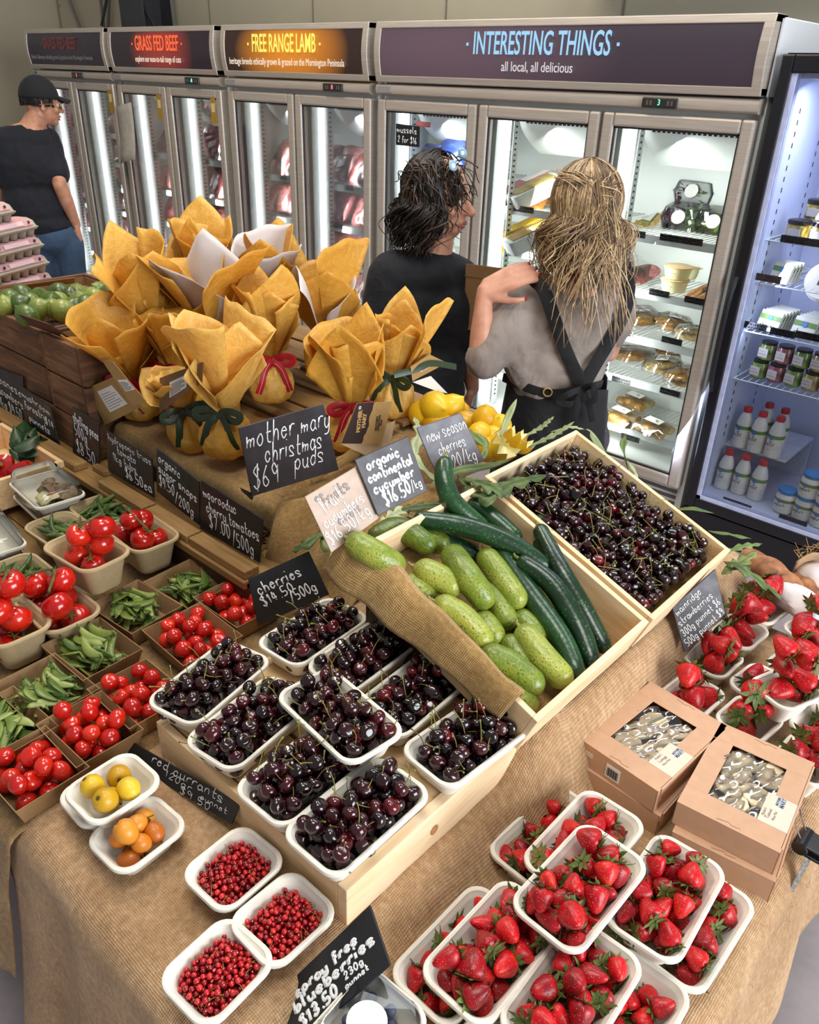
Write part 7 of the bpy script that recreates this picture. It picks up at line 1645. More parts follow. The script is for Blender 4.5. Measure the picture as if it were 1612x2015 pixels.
m = MB(); m.lathe([(1e-3, 0), (.085, 0), (.085, .028), (1e-3, .03)], 30, rx(.9)); o = obj('brie_wheel', m, mat('brie_rind', '#e6e0d0', .6, .05), loc=(-.93, FY+.22, 1.17)); tag(o, 'pale round brie with a dark label on the second shelf', 'cheese'); m = MB(); m.b2((-.03, -.028, .03), (.03, .028, .032)); x = obj('dark_label', m, mat('label_dark', '#2c2a38', .5), o, smooth=False); x.rotation_euler = (.9, 0, 0)
for px, py, w, Y in ((1575, 474, .15, .1), (1512, 548, .10, .1), (1485, 642, .10, .1), (1540, 655, .10, .1), (1590, 662, .10, .1), (1450, 992, .13, .06), (1560, 1025, .12, .06)): tag(ticket(px, py, w, Y=FY+Y), 'black chalk ticket on a shelf of the black fridge', 'price tag', 'black tickets in the black fridge')
# ---------------------------------------------------------------- people
SKIN = fruit_mat('skin', ((.3, '#b0785c'), (.55, '#cc9478'), (.8, '#dca68c')), .5, 14, .0, bump=.06, bscale=400); SKINP = fruit_mat('skin_pink', ((.3, '#ab735c'), (.55, '#c68e74'), (.8, '#d6a48c')), .5, 12, .0, bump=.06, bscale=400)
def fabric(name, a, b, wr=.5, rough=.85, sc=7):
    t = NT(name); v = t.co(); c = t.ramp(t.noise(v, 5, 4, .6), (.3, hexc(a)), (.7, hexc(b)))
    n = t.bump(t.noise(v, sc, 3, .5, .8), wr, .05); n = t.bump(t.noise(v, 500, 2), .12, .0006, n); return t.fin(c, rough, n, Sheen_Weight=.05)
TEEB = fabric('black_tee', '#0b0c11', '#15161d', .35); TEEN = fabric('navy_black_tee', '#0c0f17', '#171b26', .35); TEEG = fabric('grey_tee', '#7a6e67', '#a0948b', .55); APR = fabric('black_apron', '#0a0a0d', '#141418', .4); TRO = fabric('dark_grey_trousers', '#2f2c30', '#4b474b', .8, .45, 9); TROB = fabric('black_trousers', '#0d0d12', '#16161c', .3); DEN = fabric('denim', '#26384f', '#3b5573', .3)
NAIL = mat('red_nail', '#8e1420', .25); LIP = mat('lips', '#a8564e', .45); EYEW = mat('eye_white', '#d8d0c8', .3); EYED = mat('iris_dark', '#2a1a12', .2); BROW = mat('brow', '#2b1c14', .8); TEETH = mat('teeth', '#e2dcd0', .3)
class Rig:
    """u = metres to the right as the camera sees it, z = height, d = metres further away"""
    def __init__(s, x, y):
        s.o = Vector((x, y, 0)); s.v = Vector((x, y, 0)).normalized(); s.r = Vector((s.v.y, -s.v.x, 0))
    def px(s, x, y, d=0): return atP(x, y, s.o+s.v*d, s.v)
    def dirv(s, u, z, d): return s.r*u+Vector((0, 0, z))+s.v*d
def blob(m, a, b, ra, rb, n=14, flat=None):
    a, b = Vector(a), Vector(b); d = (b-a).normalized() if (b-a).length > 1e-6 else Vector((0, 0, 1))
    ps, rs = [], []
    for i in range(5): t = i/4*PI/2; ps.append(a-d*ra*math.cos(t)); rs.append(max(.0005, ra*math.sin(t)))
    for i in range(5): t = i/4*PI/2; ps.append(b+d*rb*math.sin(t)); rs.append(max(.0005, rb*math.cos(t)))
    m.tube(ps, rs, n)
def chain(m, *pr):
    for (a, ra), (b, rb) in zip(pr[:-1], pr[1:]): blob(m, a, b, ra, rb)
def ell(m, c, ax, ay, az, X, Y, Z):
    M = Matrix((Vector(X).normalized()*ax, Vector(Y).normalized()*ay, Vector(Z).normalized()*az)).transposed().to_4x4(); m.ball(c, 1, 22, 14, M)
def fused(name, m, mt, parent, vox=.008, smooth=6, fac=.5):
    o = obj(name, m, mt, parent, smooth=True); k = o.modifiers.new('r', 'REMESH'); k.mode = 'VOXEL'; k.voxel_size = vox; k.use_smooth_shade = True
    if smooth: q = o.modifiers.new('s', 'SMOOTH'); q.factor = fac; q.iterations = smooth
    return o
def head(m, c, f, up, s=1.0):
    """skull, jaw, nose, ears; f = the way the face looks. returns local axes"""
    f = Vector(f).normalized(); up = Vector(up); up = (up-f*up.dot(f)).normalized(); l = up.cross(f); P = lambda a, b, e: c+(f*a+l*b+up*e)*s
    ell(m, P(-.012, 0, .030), .098*s, .078*s, .092*s, f, l, up); ell(m, P(.028, 0, -.035), .066*s, .060*s, .080*s, f, l, up)
    ell(m, P(.056, 0, -.092), .030*s, .034*s, .024*s, f, l, up); blob(m, P(.060, 0, -.10), P(-.03, .045, -.06), .022*s, .022*s); blob(m, P(.060, 0, -.10), P(-.03, -.045, -.06), .022*s, .022*s)
    blob(m, P(.088, 0, .005), P(.114, 0, -.036), .009*s, .014*s); ell(m, P(.104, .010, -.040), .009*s, .009*s, .008*s, f, l, up); ell(m, P(.104, -.010, -.040), .009*s, .009*s, .008*s, f, l, up)
    blob(m, P(.080, .036, .014), P(.080, -.036, .014), .014*s, .014*s)
    for q in (-1, 1): ell(m, P(.058, q*.046, -.030), .024*s, .020*s, .022*s, f, l, up); ell(m, P(-.018, q*.080, -.012), .020*s, .009*s, .034*s, f, l, up)
    blob(m, P(.086, .016, -.068), P(.086, -.016, -.068), .010*s, .010*s)
    return P, f, l, up
def face(P, f, l, up, s, par, smile=0):
    for q in (-1, 1):
        m = MB(); m.ball(P(.078, q*.033, -.004), .0125*s, 14, 9); e = obj('eye', m, EYEW, par); m = MB(); m.ball(P(.0865, q*.033, -.004), .0058*s, 10, 7); obj('iris', m, EYED, e)
        m = MB(); m.tube(catmull([P(.089, q*.014, .018), P(.092, q*.032, .025), P(.080, q*.052, .018)], 4), [.003*s]*9, 6); obj('eyebrow', m, BROW, par)
    m = MB(); k = .004*smile
    m.tube(catmull([P(.080, .024, -.068+k), P(.096, .010, -.066-k), P(.097, 0, -.067-k), P(.096, -.010, -.066-k), P(.080, -.024, -.068+k)], 4), [.0025*s]+[.005*s]*15+[.0025*s], 8); lp = obj('lips', m, LIP, par)
    if smile: m = MB(); m.tube([P(.090, .014, -.0735), P(.094, 0, -.076), P(.090, -.014, -.0735)], .0035*s, 6); obj('teeth', m, TEETH, par)
    m = MB(); m.tube(catmull([P(.080, .020, -.078), P(.093, 0, -.083), P(.080, -.020, -.078)], 4), .005*s, 8); obj('lower_lip', m, LIP, par)
def hand(m, w, d, pn, th, s=1.0, curl=.35, spread=.10):
    """w wrist, d pointing along the palm, pn palm normal (the way fingers curl), th side of the thumb"""
    d = Vector(d).normalized(); pn = Vector(pn); pn = (pn-d*pn.dot(d)).normalized(); t = d.cross(pn); t = t if t.dot(Vector(th)) > 0 else -t
    P = lambda a, b, e: w+(d*a+t*b+pn*e)*s
    for b in (-.028, -.010, .010, .028): blob(m, P(.012, b*.75, 0), P(.085, b, 0), .015*s, .0125*s, 10)
    tips = []
    for i, (b, L) in enumerate(((.030, .070), (.010, .078), (-.010, .072), (-.030, .056))):
        p = P(.088, b, 0); a = curl*.5; sp = b*spread*8; pr = [(p, .0095*s)]
        for k, f_ in enumerate((.45, .30, .25)):
            a += curl*(.3+.5*k); dirn = d*math.cos(a)+pn*math.sin(a)+t*sp*.35; p = p+dirn.normalized()*L*f_*s; pr.append((p, (.0088, .0080, .0068)[k]*s))
        chain(m, *pr); tips.append((pr[-1][0], dirn.normalized()))
    pr = [(P(.020, .030, .004), .015*s), (P(.050, .052, .014), .0115*s), (P(.078, .062, .022), .0098*s), (P(.098, .062, .030), .0078*s)]; chain(m, *pr); tips.append((pr[-1][0], (pr[-1][0]-pr[-2][0]).normalized()))
    return tips
def hair(name, par, c, f, up, s, mts, n, length, seed, wave=.012, rad=.0026, face_gap=.9, start=(.35, 1.35), out=.10, stray=.06, base=True, flick=0, drop0=-.01):
    R = random.Random(seed); f = Vector(f).normalized(); up = Vector(up); up = (up-f*up.dot(f)).normalized(); l = up.cross(f); m = MB()
    c0 = c+up*.028*s-f*.012*s; ax = (.106*s, .086*s, .101*s)
    S = lambda az, el, k=1.0: c0+(f*math.cos(az)*math.cos(el)*ax[0]+l*math.sin(az)*math.cos(el)*ax[1]+up*math.sin(el)*ax[2])*k
    if base:
        def cap(u, v):
            az = face_gap*(1+.25*v)+(2*PI-2*face_gap*(1+.25*v))*u; el = PI/2-v*(PI/2+.45); return S(az, el, 1.0+.02*math.sin(17*u*PI)+.01*math.sin(9*v+31*u))
        m.cur = 0; m.grid(cap, 40, 16)
    ncl = max(12, n//12); cl = []
    for i in range(ncl):
        az = face_gap+(2*PI-2*face_gap)*(i+R.random())/ncl; cl.append((az, R.uniform(*start), R.uniform(.01, .06), R.uniform(-.22, .22), length*R.uniform(.6, 1.1), R.uniform(0, 6), wave*R.uniform(.5, 1.7), out*R.uniform(.5, 1.4), R.randrange(len(mts)), R.uniform(5, 10)))
    for i in range(n):
        az, el, k, azd, L, ph, wv, ou, mi, fq = cl[R.randrange(ncl)]; az += R.gauss(0, .05); el += R.gauss(0, .12); k = 1+k+R.uniform(-.012, .02); ph += R.gauss(0, .35); L *= R.uniform(.8, 1.08)
        if R.random() < .12: azd += R.uniform(-.4, .4); wv *= 1.8
        d_el = (el+.35)/4; P = [S(az+azd*j/4, el-d_el*j, k+.012*j) for j in range(5)]
        side = (P[-1]-c0); side.z = 0; side = side.normalized() if side.length > 1e-5 else -f
        perp = side.cross(Vector((0, 0, 1))); fly = R.uniform(0, stray) if R.random() < .12 else 0; j1, j2 = R.gauss(0, .006), R.gauss(0, .006)
        for j in range(1, 8):
            t = j/7; P.append(P[4]+Vector((0, 0, -1))*(L*t)+side*(ou*L*(t-.8*t*t)+fly*t+flick*t**3+j1*t)+perp*(wv*(math.sin(ph+t*fq)-math.sin(ph))+j2*t)+side*(wv*.7*(math.cos(ph+t*fq)-math.cos(ph))))
        Q = catmull(P, 2); r0 = rad*R.uniform(.6, 1.3); m.cur = mi if R.random() < .65 else R.randrange(len(mts))
        m.tube(Q, [r0*(.7+.5*math.sin(PI*min(1, .15+.8*a/len(Q)))) for a in range(len(Q)-1)]+[r0*.15], 4)
    o = obj(name, m, mts, par, smooth=True); return o
# ----- woman in grey, with the apron, seen from behind
g = Rig(-1.38, 2.30); X = g.px
t = thing('person', 'person in a grey tee and black apron with long fair hair, seen from behind', 'person', g.o); P0 = -g.o
def body_parent(o): o.matrix_parent_inverse = Matrix.Translation(-g.o)
m = MB(); hc = X(1148, 412, .0); fdir = g.dirv(-.55, -.05, .85)
HP = head(m, hc, fdir, (0, 0, 1), 1.02)
neck, ches = X(1140, 590, .0), X(1118, 660, .02)
chain(m, (hc+Vector((0, 0, -.05)), .055), (X(1145, 545, 0), .054), (neck, .062))
sl, sr = X(1005, 598, -.02), X(1214, 575, .06)
chain(m, (sl, .050), (neck+Vector((0, 0, -.03)), .072), (sr, .050)); ell(m, X(1118, 655, .0), .155, .095, .17, g.r, g.v, (0, 0, 1)); ell(m, X(1105, 745, .0), .125, .09, .14, g.r, g.v, (0, 0, 1)); ell(m, X(1095, 825, .0), .165, .115, .13, g.r, g.v, (0, 0, 1))
elb, wri = X(946, 700, -.14), X(953, 572, -.09)
chain(m, (sl, .046), (elb, .042)); chain(m, (elb, .041), (elb.lerp(wri, .35), .039), (wri, .025))
tips = hand(m, wri, g.dirv(.86, .46, .10), g.dirv(.30, -.55, .75), g.dirv(.5, -.85, .15), 1.12, .22, .22)
elr = X(1196, 690, .12); chain(m, (sr, .046), (elr, .040), (X(1180, 660, .34), .030)); hand(m, X(1178, 658, .36), g.v+Vector((0, 0, .1)), (-g.r), (0, 0, 1), 1.0, .5)
for s in (-1, 1):
    hip = X(1095, 850, 0)+g.r*.085*s; kn = Vector((hip.x, hip.y, .48))+g.v*.02; an = Vector((hip.x, hip.y, .08)); chain(m, (hip, .095), (kn, .058), (an, .040)); chain(m, (an, .04), (an+g.v*.14+Vector((0, 0, -.045)), .032))
b = fused('body', m, SKINP, t, .0058, 5); body_parent(b)
for p, d in tips: m = MB(); ell(m, p+g.dirv(0, .0, -.004)+d*.002, .0065, .0055, .0065, g.r, g.v, (0, 0, 1)); body_parent(obj('nail', m, NAIL, t))
# loose tee: wide shoulders, batwing sleeve on the left, hem bloused over the apron
m = MB(); chain(m, (X(1000, 606, -.02), .068), (X(1075, 600, 0), .074), (X(1140, 622, .0), .085), (X(1180, 592, .03), .074), (X(1212, 585, .06), .064))
ell(m, X(1112, 660, .0), .178, .115, .17, g.r, g.v, (0, 0, 1)); ell(m, X(1095, 720, -.01), .165, .125, .12, g.r, g.v, (0, 0, 1)); ell(m, X(1075, 752, -.02), .13, .115, .085, g.r, g.v, (0, 0, 1))
chain(m, (X(1010, 615, -.03), .075), (X(985, 660, -.08), .080), (X(957, 704, -.13), .068)); chain(m, (X(1212, 590, .06), .068), (X(1212, 640, .09), .062), (X(1200, 660, .11), .056))
chain(m, (X(1010, 650, -.05), .07), (X(1035, 720, -.05), .08))
ts = fused('tshirt', m, TEEG, t, .010, 4); body_parent(ts); k = ts.modifiers.new('d', 'DISPLACE'); tx = bpy.data.textures.new('cloth_folds', 'CLOUDS'); tx.noise_scale = .09; k.texture = tx; k.strength = .022; k.texture_coords = 'GLOBAL'
# dark trousers behind the open apron
m = MB(); ell(m, X(1100, 812, .0), .172, .122, .13, g.r, g.v, (0, 0, 1))
for s in (-1, 1): hip = X(1095, 860, 0)+g.r*.082*s; kn = Vector((hip.x, hip.y, .48)); chain(m, (hip, .105), (kn, .075), (Vector((hip.x, hip.y, .12)), .062))
ps = fused('trousers', m, TRO, t, .011, 4); body_parent(ps); k = ps.modifiers.new('d', 'DISPLACE'); k.texture = tx; k.strength = .02; k.texture_coords = 'GLOBAL'
# apron: a skirt wrapped round the front and sides, straps crossing at the back
m = MB(); cw = X(1098, 800, .0)
def skirt(u, v):
    a = PI*.62+(2*PI*.93-PI*.62+PI*.62*.0)*0; ang = (-PI*.62)+(-PI*1.02-(-PI*.62))*0
    th = -2.02+u*5.2          # open at the back right
    r = Vector((math.sin(th+PI)*.0, 0, 0)); rr = (.182+.05*v)*(1+.03*math.sin(9*th+v*2)); q = (.138+.05*v)*(1+.03*math.sin(7*th))
    return Vector((cw.x, cw.y, 0))+g.r*(-math.cos(th-.55)*rr)+g.v*(math.sin(th-.55+.0)*q)+Vector((0, 0, cw.z+.10-v*.62+.012*math.sin(th*3)))
m.grid(skirt, 60, 22); body_parent(obj('apron_skirt', m, APR, t, solid=.003))
def strap(name, pts, w, par, mt=APR, d=-.125):
    P = catmull([X(x, y, d+e) for x, y, e in pts], 6); m = MB(); m.tube(P, w, 8, flat=.14, nrm=tuple(-g.v)); o = obj(name, m, mt, par); body_parent(o); return o
st = strap('apron_strap', ((1048, 548, .07), (1072, 575, .01), (1095, 640, .0), (1120, 705, -.01), (1148, 762, -.025)), .0215, t)
strap('apron_strap', ((1222, 508, .16), (1236, 545, .15), (1233, 600, .11), (1212, 650, .06), (1175, 712, .01), (1145, 765, -.02)), .0215, t)
strap('apron_tie', ((990, 742, .07), (1040, 764, .0), (1085, 775, -.02), (1145, 768, -.03), (1185, 756, .08)), .016, t)
strap('apron_tie', ((1145, 766, -.04), (1120, 775, -.07), (1100, 790, -.06), (1130, 795, -.05), (1150, 772, -.04)), .011, t)
strap('apron_tie', ((1146, 766, -.04), (1166, 760, -.07), (1170, 785, -.07), (1155, 792, -.06), (1148, 772, -.04)), .011, t); strap('apron_tie', ((1148, 770, -.04), (1160, 800, -.055), (1166, 830, -.05)), .010, t); strap('apron_tie', ((1144, 770, -.04), (1135, 805, -.055), (1128, 845, -.05)), .011, t)
m = MB(); rp = [X(1078, 772, -.150)+(g.r*math.cos(a)+Vector((0, 0, math.sin(a))))*.014 for a in [2*PI*k/20 for k in range(21)]]; m.tube(rp, .0025, 6); body_parent(obj('brass_ring', m, mat('brass', '#b98f4c', .3), t))
HB_ = [mat('hair_blond', '#b5946a', .5, .3, 60), mat('hair_sand', '#8f7350', .5, .3, 60), mat('hair_ash', '#6f5a46', .55, .3, 60), mat('hair_pale', '#d2b78e', .5, .2, 60)]
P, f, l, up = HP
hb = hair('hair', t, hc, f, up, 1.10, [HB_[2], HB_[0], HB_[1], HB_[3], HB_[2], HB_[1]], 1700, .205, 5, .016, .00115, .75, (.2, 1.45), .06, .06); body_parent(hb)
m = MB(); R = random.Random(9); bc = X(1182, 385, -.09)     # half-up twist held at the back of the crown
for i in range(110):
    m.cur = R.randrange(4); a0 = R.uniform(0, 6); rr = R.uniform(.014, .036); ax = Vector((R.gauss(0, 1), R.gauss(0, 1), R.gauss(0, 1))).normalized(); e1 = ax.orthogonal().normalized(); e2 = ax.cross(e1)
    m.tube(catmull([bc+g.dirv(R.uniform(-.03, .03), R.uniform(-.03, .03), R.uniform(-.01, .02))+e1*math.cos(a0+q)*rr+e2*math.sin(a0+q)*rr for q in (0, 1.1, 2.2, 3.3, 4.2)], 3), [.0016]*12+[.0006], 4)
for i in range(220):           # strands swept from the crown to the twist and long ends below it
    m.cur = R.randrange(4); s0 = X(R.uniform(1085, 1225), R.uniform(330, 372), R.uniform(-.06, .0)); e = bc+g.dirv(R.uniform(-.035, .035), R.uniform(-.03, .02), -.012)
    if i % 2: m.tube(catmull([s0, s0.lerp(e, .5)+Vector((0, 0, .018))-g.v*.035, e], 5), .0013, 4)
    else:
        q = X(R.uniform(1080, 1255), R.uniform(540, 690), -.14); m.tube(catmull([e, e.lerp(q, .35)-g.v*.03+g.r*R.uniform(-.03, .03), e.lerp(q, .7)-g.v*.02+g.r*R.uniform(-.03, .03), q], 5), [.0013]*14+[.0009, .0004], 4)
body_parent(obj('hair_twist', m, HB_, t)); m = MB(); rp = [X(1062, 470, -.02)+(g.r*math.cos(a)*.6+g.v*math.cos(a)*.8+Vector((0, 0, math.sin(a))))*.034 for a in [2*PI*k/24 for k in range(25)]]; m.tube(rp, .0016, 6); body_parent(obj('hoop_earring', m, mat('silver_hoop', '#c2bdb5', .25), t))
# the box she holds
bx = thing('cardboard_box', 'brown cardboard box held in front of the woman in grey', 'box', X(1010, 560, .30), (0, 0, math.atan2(g.r.y, g.r.x)-.25)); m = MB()
for lo, hi in (((-.15, -.10, -.16), (.15, -.097, .03)), ((-.15, .097, -.16), (.15, .10, .03)), ((-.15, -.10, -.16), (-.147, .10, .03)), ((.147, -.10, -.16), (.15, .10, .03)), ((-.15, -.10, -.163), (.15, .10, -.16))): m.b2(lo, hi)
obj('box_wall', m, KRAFT, bx, smooth=False); m = MB(); m.b2((-.15, -.102, .03), (.15, -.099, .075)); fl = obj('flap', m, KRAFT, bx, smooth=False)
# ----- woman in black
g = Rig(-1.93, 2.25); X = g.px
t = thing('person', 'person in a black tee with wavy dark hair, face turned right', 'person', g.o)
m = MB(); hc = X(866, 386, .0); fdir = g.dirv(.95, -.08, -.28); HP = head(m, hc, fdir, (0, 0, 1), 1.06); P, f, l, up = HP
neck = X(852, 520, .0); chain(m, (hc+Vector((0, 0, -.06)), .058), (X(862, 480, 0), .056), (neck, .066))
sl, sr = X(768, 535, .0), X(902, 545, .06); chain(m, (sl, .055), (neck+Vector((0, 0, -.02)), .075), (sr, .055)); ell(m, X(832, 610, .02), .17, .105, .19, g.r, g.v, (0, 0, 1)); ell(m, X(828, 700, .02), .145, .10, .15, g.r, g.v, (0, 0, 1)); ell(m, X(825, 780, .02), .165, .12, .13, g.r, g.v, (0, 0, 1))
er, wr = X(918, 680, .02), X(930, 765, .06); chain(m, (sr, .050), (er, .040)); chain(m, (er, .040), (er.lerp(wr, .35), .041), (wr, .026)); hand(m, wr, g.dirv(-.15, -1, .1), g.dirv(-1, 0, .2), g.dirv(-.2, -.2, 1), 1.0, .35)
el, wl = X(735, 690, .02), X(742, 770, .10); chain(m, (sl, .050), (el, .040)); chain(m, (el, .040), (wl, .027)); hand(m, wl, (0, 0, -1), g.r, g.v, 1.0, .4)
for s in (-1, 1):
    hip = X(825, 800, .02)+g.r*.085*s; kn = Vector((hip.x, hip.y, .47)); an = Vector((hip.x, hip.y, .08)); chain(m, (hip, .092), (kn, .057), (an, .04)); chain(m, (an, .04), (an+g.v*.14+Vector((0, 0, -.045)), .032))
b = fused('body', m, SKIN, t, .0058, 4); body_parent(b); fc = MB()
n0 = set(o.name for o in t.children); face(P, f, l, up, 1.06, t, 1)
for o in t.children:
    if o.name not in n0: body_parent(o)
m = MB(); chain(m, (X(770, 540, .0), .085), (neck+Vector((0, 0, -.03)), .100), (X(902, 546, .06), .080)); ell(m, X(830, 620, .02), .20, .13, .20, g.r, g.v, (0, 0, 1)); ell(m, X(822, 715, .02), .195, .14, .17, g.r, g.v, (0, 0, 1)); ell(m, X(822, 765, .02), .19, .14, .10, g.r, g.v, (0, 0, 1))
chain(m, (X(900, 560, .06), .075), (X(910, 620, .04), .070), (X(917, 665, .03), .062)); chain(m, (X(766, 552, .0), .086), (X(748, 630, .0), .078), (X(740, 668, .02), .066)); ts = fused('tshirt', m, TEEB, t, .011, 5); body_parent(ts); k = ts.modifiers.new('d', 'DISPLACE'); k.texture = tx; k.strength = .014; k.texture_coords = 'GLOBAL'
m = MB(); ell(m, X(825, 790, .02), .178, .132, .13, g.r, g.v, (0, 0, 1))
for s in (-1, 1): hip = X(825, 815, .02)+g.r*.085*s; chain(m, (hip, .10), (Vector((hip.x, hip.y, .47)), .072), (Vector((hip.x, hip.y, .12)), .058))
body_parent(fused('trousers', m, TROB, t, .011, 4))
HD_ = [mat('hair_black_brown', '#15100d', .42, .3, 60), mat('hair_dark_brown', '#261b14', .42, .3, 60), mat('hair_mid_brown', '#4a3526', .45, .3, 60)]
body_parent(hair('hair', t, hc, f, up, 1.12, [HD_[0], HD_[1], HD_[0], HD_[2], HD_[0]], 1500, .175, 12, .015, .0017, 1.35, (-.1, 1.45), .10, .04, True, .0))
m = MB(); R = random.Random(17)
for i in range(240):     # tousled waves over the crown and a few locks beside the cheek
    m.cur = R.randrange(3); q = X(R.uniform(800, 912), R.uniform(312, 372), R.uniform(-.09, -.02)); e = q+g.dirv(R.uniform(-.05, .07), R.uniform(-.10, -.02), R.uniform(-.03, .01)); m.tube(catmull([q, q.lerp(e, .4)+g.dirv(R.uniform(-.02, .02), .02, -.02), q.lerp(e, .75)+g.dirv(R.uniform(-.02, .02), .0, -.012), e], 4), [.0019]*11+[.0012, .0005], 4)
for i in range(6): q = X(885+R.uniform(-6, 14), 335, -.075); e = X(890+R.uniform(-10, 24), R.uniform(395, 430), -.085); m.cur = R.randrange(2); m.tube(catmull([q, q.lerp(e, .5)+g.dirv(R.uniform(-.01, .02), 0, -.012), e], 4), [.003]*7+[.0015, .0006], 5)
body_parent(obj('hair_waves', m, HD_, t))
gl = thing('sunglasses', 'blue mirrored sunglasses pushed up on dark wavy hair', 'sunglasses', X(892, 322, -.10)); m = MB(); LENS = fruit_mat('mirror_lens', ((.3, '#5f8aa8'), (.7, '#a8d0e4')), .08, 6, 1.0)
for q, (ox, oz, od) in enumerate(((.0, 0, 0), (.03, .035, .055))):
    c_ = X(892, 326, -.105)+g.dirv(ox, oz, od)-gl.location; m = MB(); ell(m, c_, .018, .005, .015, g.dirv(.55, -.75, .1), g.dirv(.3, .3, -.9), g.dirv(.7, .55, .3)); ln = obj('lens', m, LENS, gl)
m = MB(); a = X(905, 318, -.09)-gl.location; m.tube(catmull([a, a+g.dirv(-.04, .025, .05), a+g.dirv(-.09, .0, .09)], 4), .0025, 6); obj('temple', m, BLKM, gl)
# ----- man in the cap
g = Rig(-5.60, 2.68); X = g.px
t = thing('person', 'person in a black cap, dark tee and denim shorts, standing at the far freezers', 'person', g.o)
m = MB(); hc = X(82, 203, .0); fdir = g.dirv(.95, -.06, .28); HP = head(m, hc, fdir, (0, 0, 1), 1.08); P, f, l, up = HP
neck = X(62, 252, 0); chain(m, (hc+Vector((0, 0, -.05))-f*.02, .066), (neck, .072)); sl, sr = X(12, 270, -.02), X(95, 272, .06)
chain(m, (sl, .06), (neck+Vector((0, 0, -.04)), .09), (sr, .06)); ell(m, X(55, 320, 0), .19, .12, .22, g.r, g.v, (0, 0, 1)); ell(m, X(65, 400, 0), .165, .115, .2, g.r, g.v, (0, 0, 1)); ell(m, X(85, 455, 0), .17, .12, .14, g.r, g.v, (0, 0, 1))
er, wr = X(118, 365, -.10), X(150, 442, -.02); chain(m, (sr, .056), (er, .046)); chain(m, (er, .046), (er.lerp(wr, .35), .047), (wr, .031)); hand(m, wr, g.dirv(.15, -1, .05), g.dirv(-.9, -.2, .1), g.dirv(.3, 0, 1), 1.08, .5)
chain(m, (sl, .056), (X(-5, 380, .1), .046), (X(20, 450, .2), .033)); hand(m, X(20, 450, .2), (0, 0, -1), g.r, g.v, 1.05, .4)
for s in (-1, 1):
    hip = X(105, 475, 0)+g.r*.09*s; kn = Vector((hip.x, hip.y, .50)); an = Vector((hip.x, hip.y, .09)); chain(m, (hip, .095), (kn, .062), (kn.lerp(an, .3), .062), (an, .045)); chain(m, (an, .045), (an+f*.16+Vector((0, 0, -.05)), .036))
b = fused('body', m, SKIN, t, .0075, 4); body_parent(b)
n0 = set(o.name for o in t.children); face(P, f, l, up, 1.08, t)
for o in t.children:
    if o.name not in n0: body_parent(o)
m = MB(); chain(m, (X(10, 275, -.02), .08), (neck+Vector((0, 0, -.075)), .11), (X(95, 277, .06), .08)); ell(m, X(55, 325, 0), .215, .145, .22, g.r, g.v, (0, 0, 1)); ell(m, X(68, 405, 0), .20, .145, .2, g.r, g.v, (0, 0, 1)); ell(m, X(80, 440, 0), .20, .145, .10, g.r, g.v, (0, 0, 1))
chain(m, (X(95, 285, .06), .085), (X(112, 340, -.04), .082)); chain(m, (X(10, 285, -.02), .085), (X(2, 345, .05), .082)); ts = fused('tshirt', m, TEEN, t, .012, 4); body_parent(ts); k = ts.modifiers.new('d', 'DISPLACE'); k.texture = tx; k.strength = .018; k.texture_coords = 'GLOBAL'
m = MB(); ell(m, X(100, 468, 0), .185, .14, .13, g.r, g.v, (0, 0, 1))
for s in (-1, 1): hip = X(105, 480, 0)+g.r*.09*s; chain(m, (hip, .11), (Vector((hip.x, hip.y, .62)), .10), (Vector((hip.x, hip.y, .58)), .098))
body_parent(fused('shorts', m, DEN, t, .012, 3)); m = MB()
for s in (-1, 1): an = X(105, 475, 0)+g.r*.09*s; an.z = .05; chain(m, (an-f*.05, .05), (an+f*.14, .046))
body_parent(fused('shoes', m, BLKM, t, .012, 3))
CAPM = fabric('cap_cloth', '#0a0b10', '#14161d', .1); m = MB(); s_ = 1.08
def dome(u, v):
    az = 2*PI*u; el = PI/2-v*1.62; return P(-.012, 0, .030)+(f*math.cos(az)*math.cos(el)*.112+l*math.sin(az)*math.cos(el)*.092+up*(math.sin(el)*.118 if el > 0 else math.sin(el)*.1))*s_
m.grid(dome, 32, 14); body_parent(obj('cap', m, CAPM, t, solid=.003)); cp = [o for o in t.children if o.name.startswith('cap')][0]
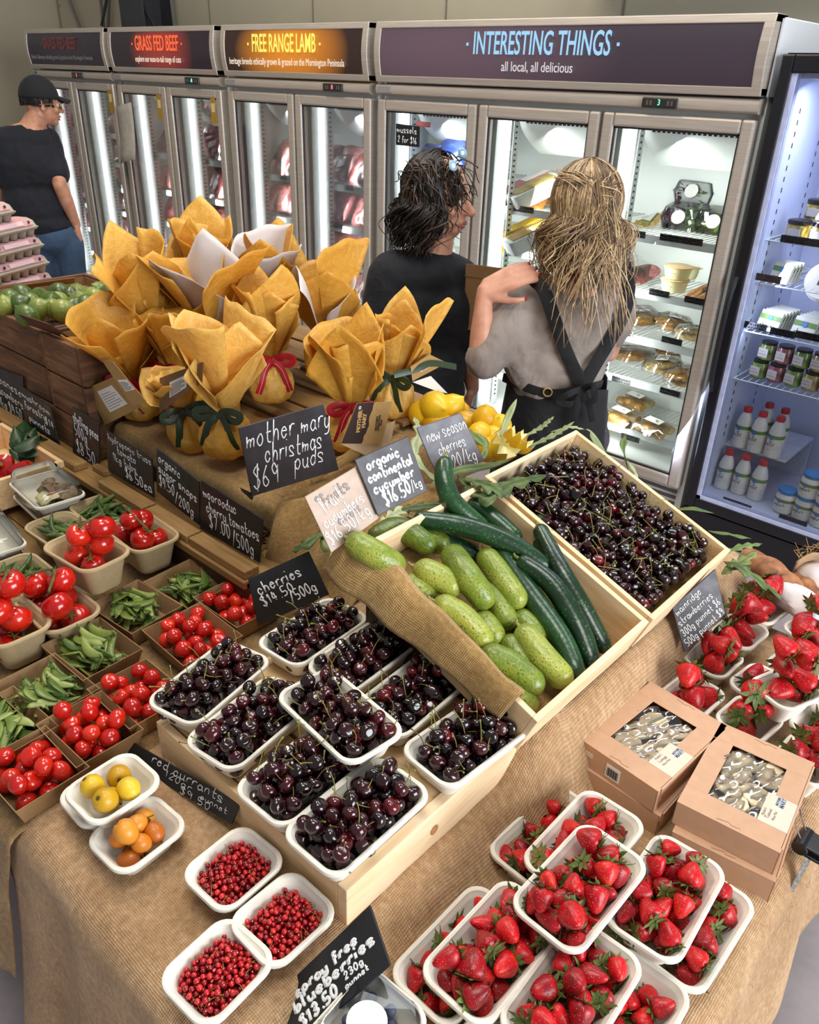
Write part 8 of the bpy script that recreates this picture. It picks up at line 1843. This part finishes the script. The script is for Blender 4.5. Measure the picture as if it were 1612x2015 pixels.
m = MB(); m.grid(lambda u, v: P(.085+.085*v*math.cos((u-.5)*1.9), (u-.5)*.15*(1-.25*v), .048-.022*v-.09*(u-.5)**2), 16, 8); body_parent(obj('brim', m, CAPM, t, solid=.004)); m = MB(); m.lathe([(.009, 0), (.006, .006), (1e-3, .007)], 10, tr(*P(-.012, 0, .157)) @ rx(0)); body_parent(obj('button', m, CAPM, t))
body_parent(hair('hair', t, hc, f, up, 1.04, HD_[:2], 160, .012, 22, .002, .0022, .95, (-.05, .35), .0, 0, True))
gs = thing('spectacles', 'gold-rimmed glasses worn by the man in the cap', 'glasses', P(.1, 0, 0)); GOLD = mat('gold_rim', '#b08a4c', .3)
for q in (-1, 1):
    c_ = P(.098, q*.034, -.006)-gs.location; rim = [c_+(l*math.cos(a)*.024+up*math.sin(a)*.021)*1.05 for a in [2*PI*k/20 for k in range(21)]]; m = MB(); m.tube(rim, .0018, 6); r_ = obj('rim', m, GOLD, gs); m = MB(); m.add([c_]+rim[:20], [(0, 1+k, 1+(k+1) % 20) for k in range(20)]); obj('lens', m, glassy('tinted_lens', (.45, .42, .38), 1.5, .02, k=2), r_)
    m = MB(); m.tube([c_+l*q*.025+up*.004, P(.02, q*.088, .0)-gs.location, P(-.02, q*.09, -.004)-gs.location], .0016, 6); obj('temple', m, GOLD, gs)
m = MB(); m.tube([P(.102, .010, -.002)-gs.location, P(.108, 0, .002)-gs.location, P(.102, -.010, -.002)-gs.location], .0016, 6); obj('bridge', m, GOLD, gs)
gb = thing('shopping_basket', 'green plastic basket on the floor behind the man in the cap', 'basket', g.o+g.r*.33+g.v*.15, (0, 0, .6)); gb.location.z = 0; GRB = mat('basket_green', '#1f8a34', .4, .1); m = MB(); m.loft([rrect(.20, .28, .03, .30), rrect(.30, .38, .04, .52), rrect(.31, .39, .04, .53), rrect(.29, .37, .04, .525), rrect(.19, .27, .03, .305)], True, True); obj('basket', m, GRB, gb, smooth=40)
m = MB(); m.lathe([(.17, 0), (.15, .30)], 16); obj('stand', m, GRB, gb)
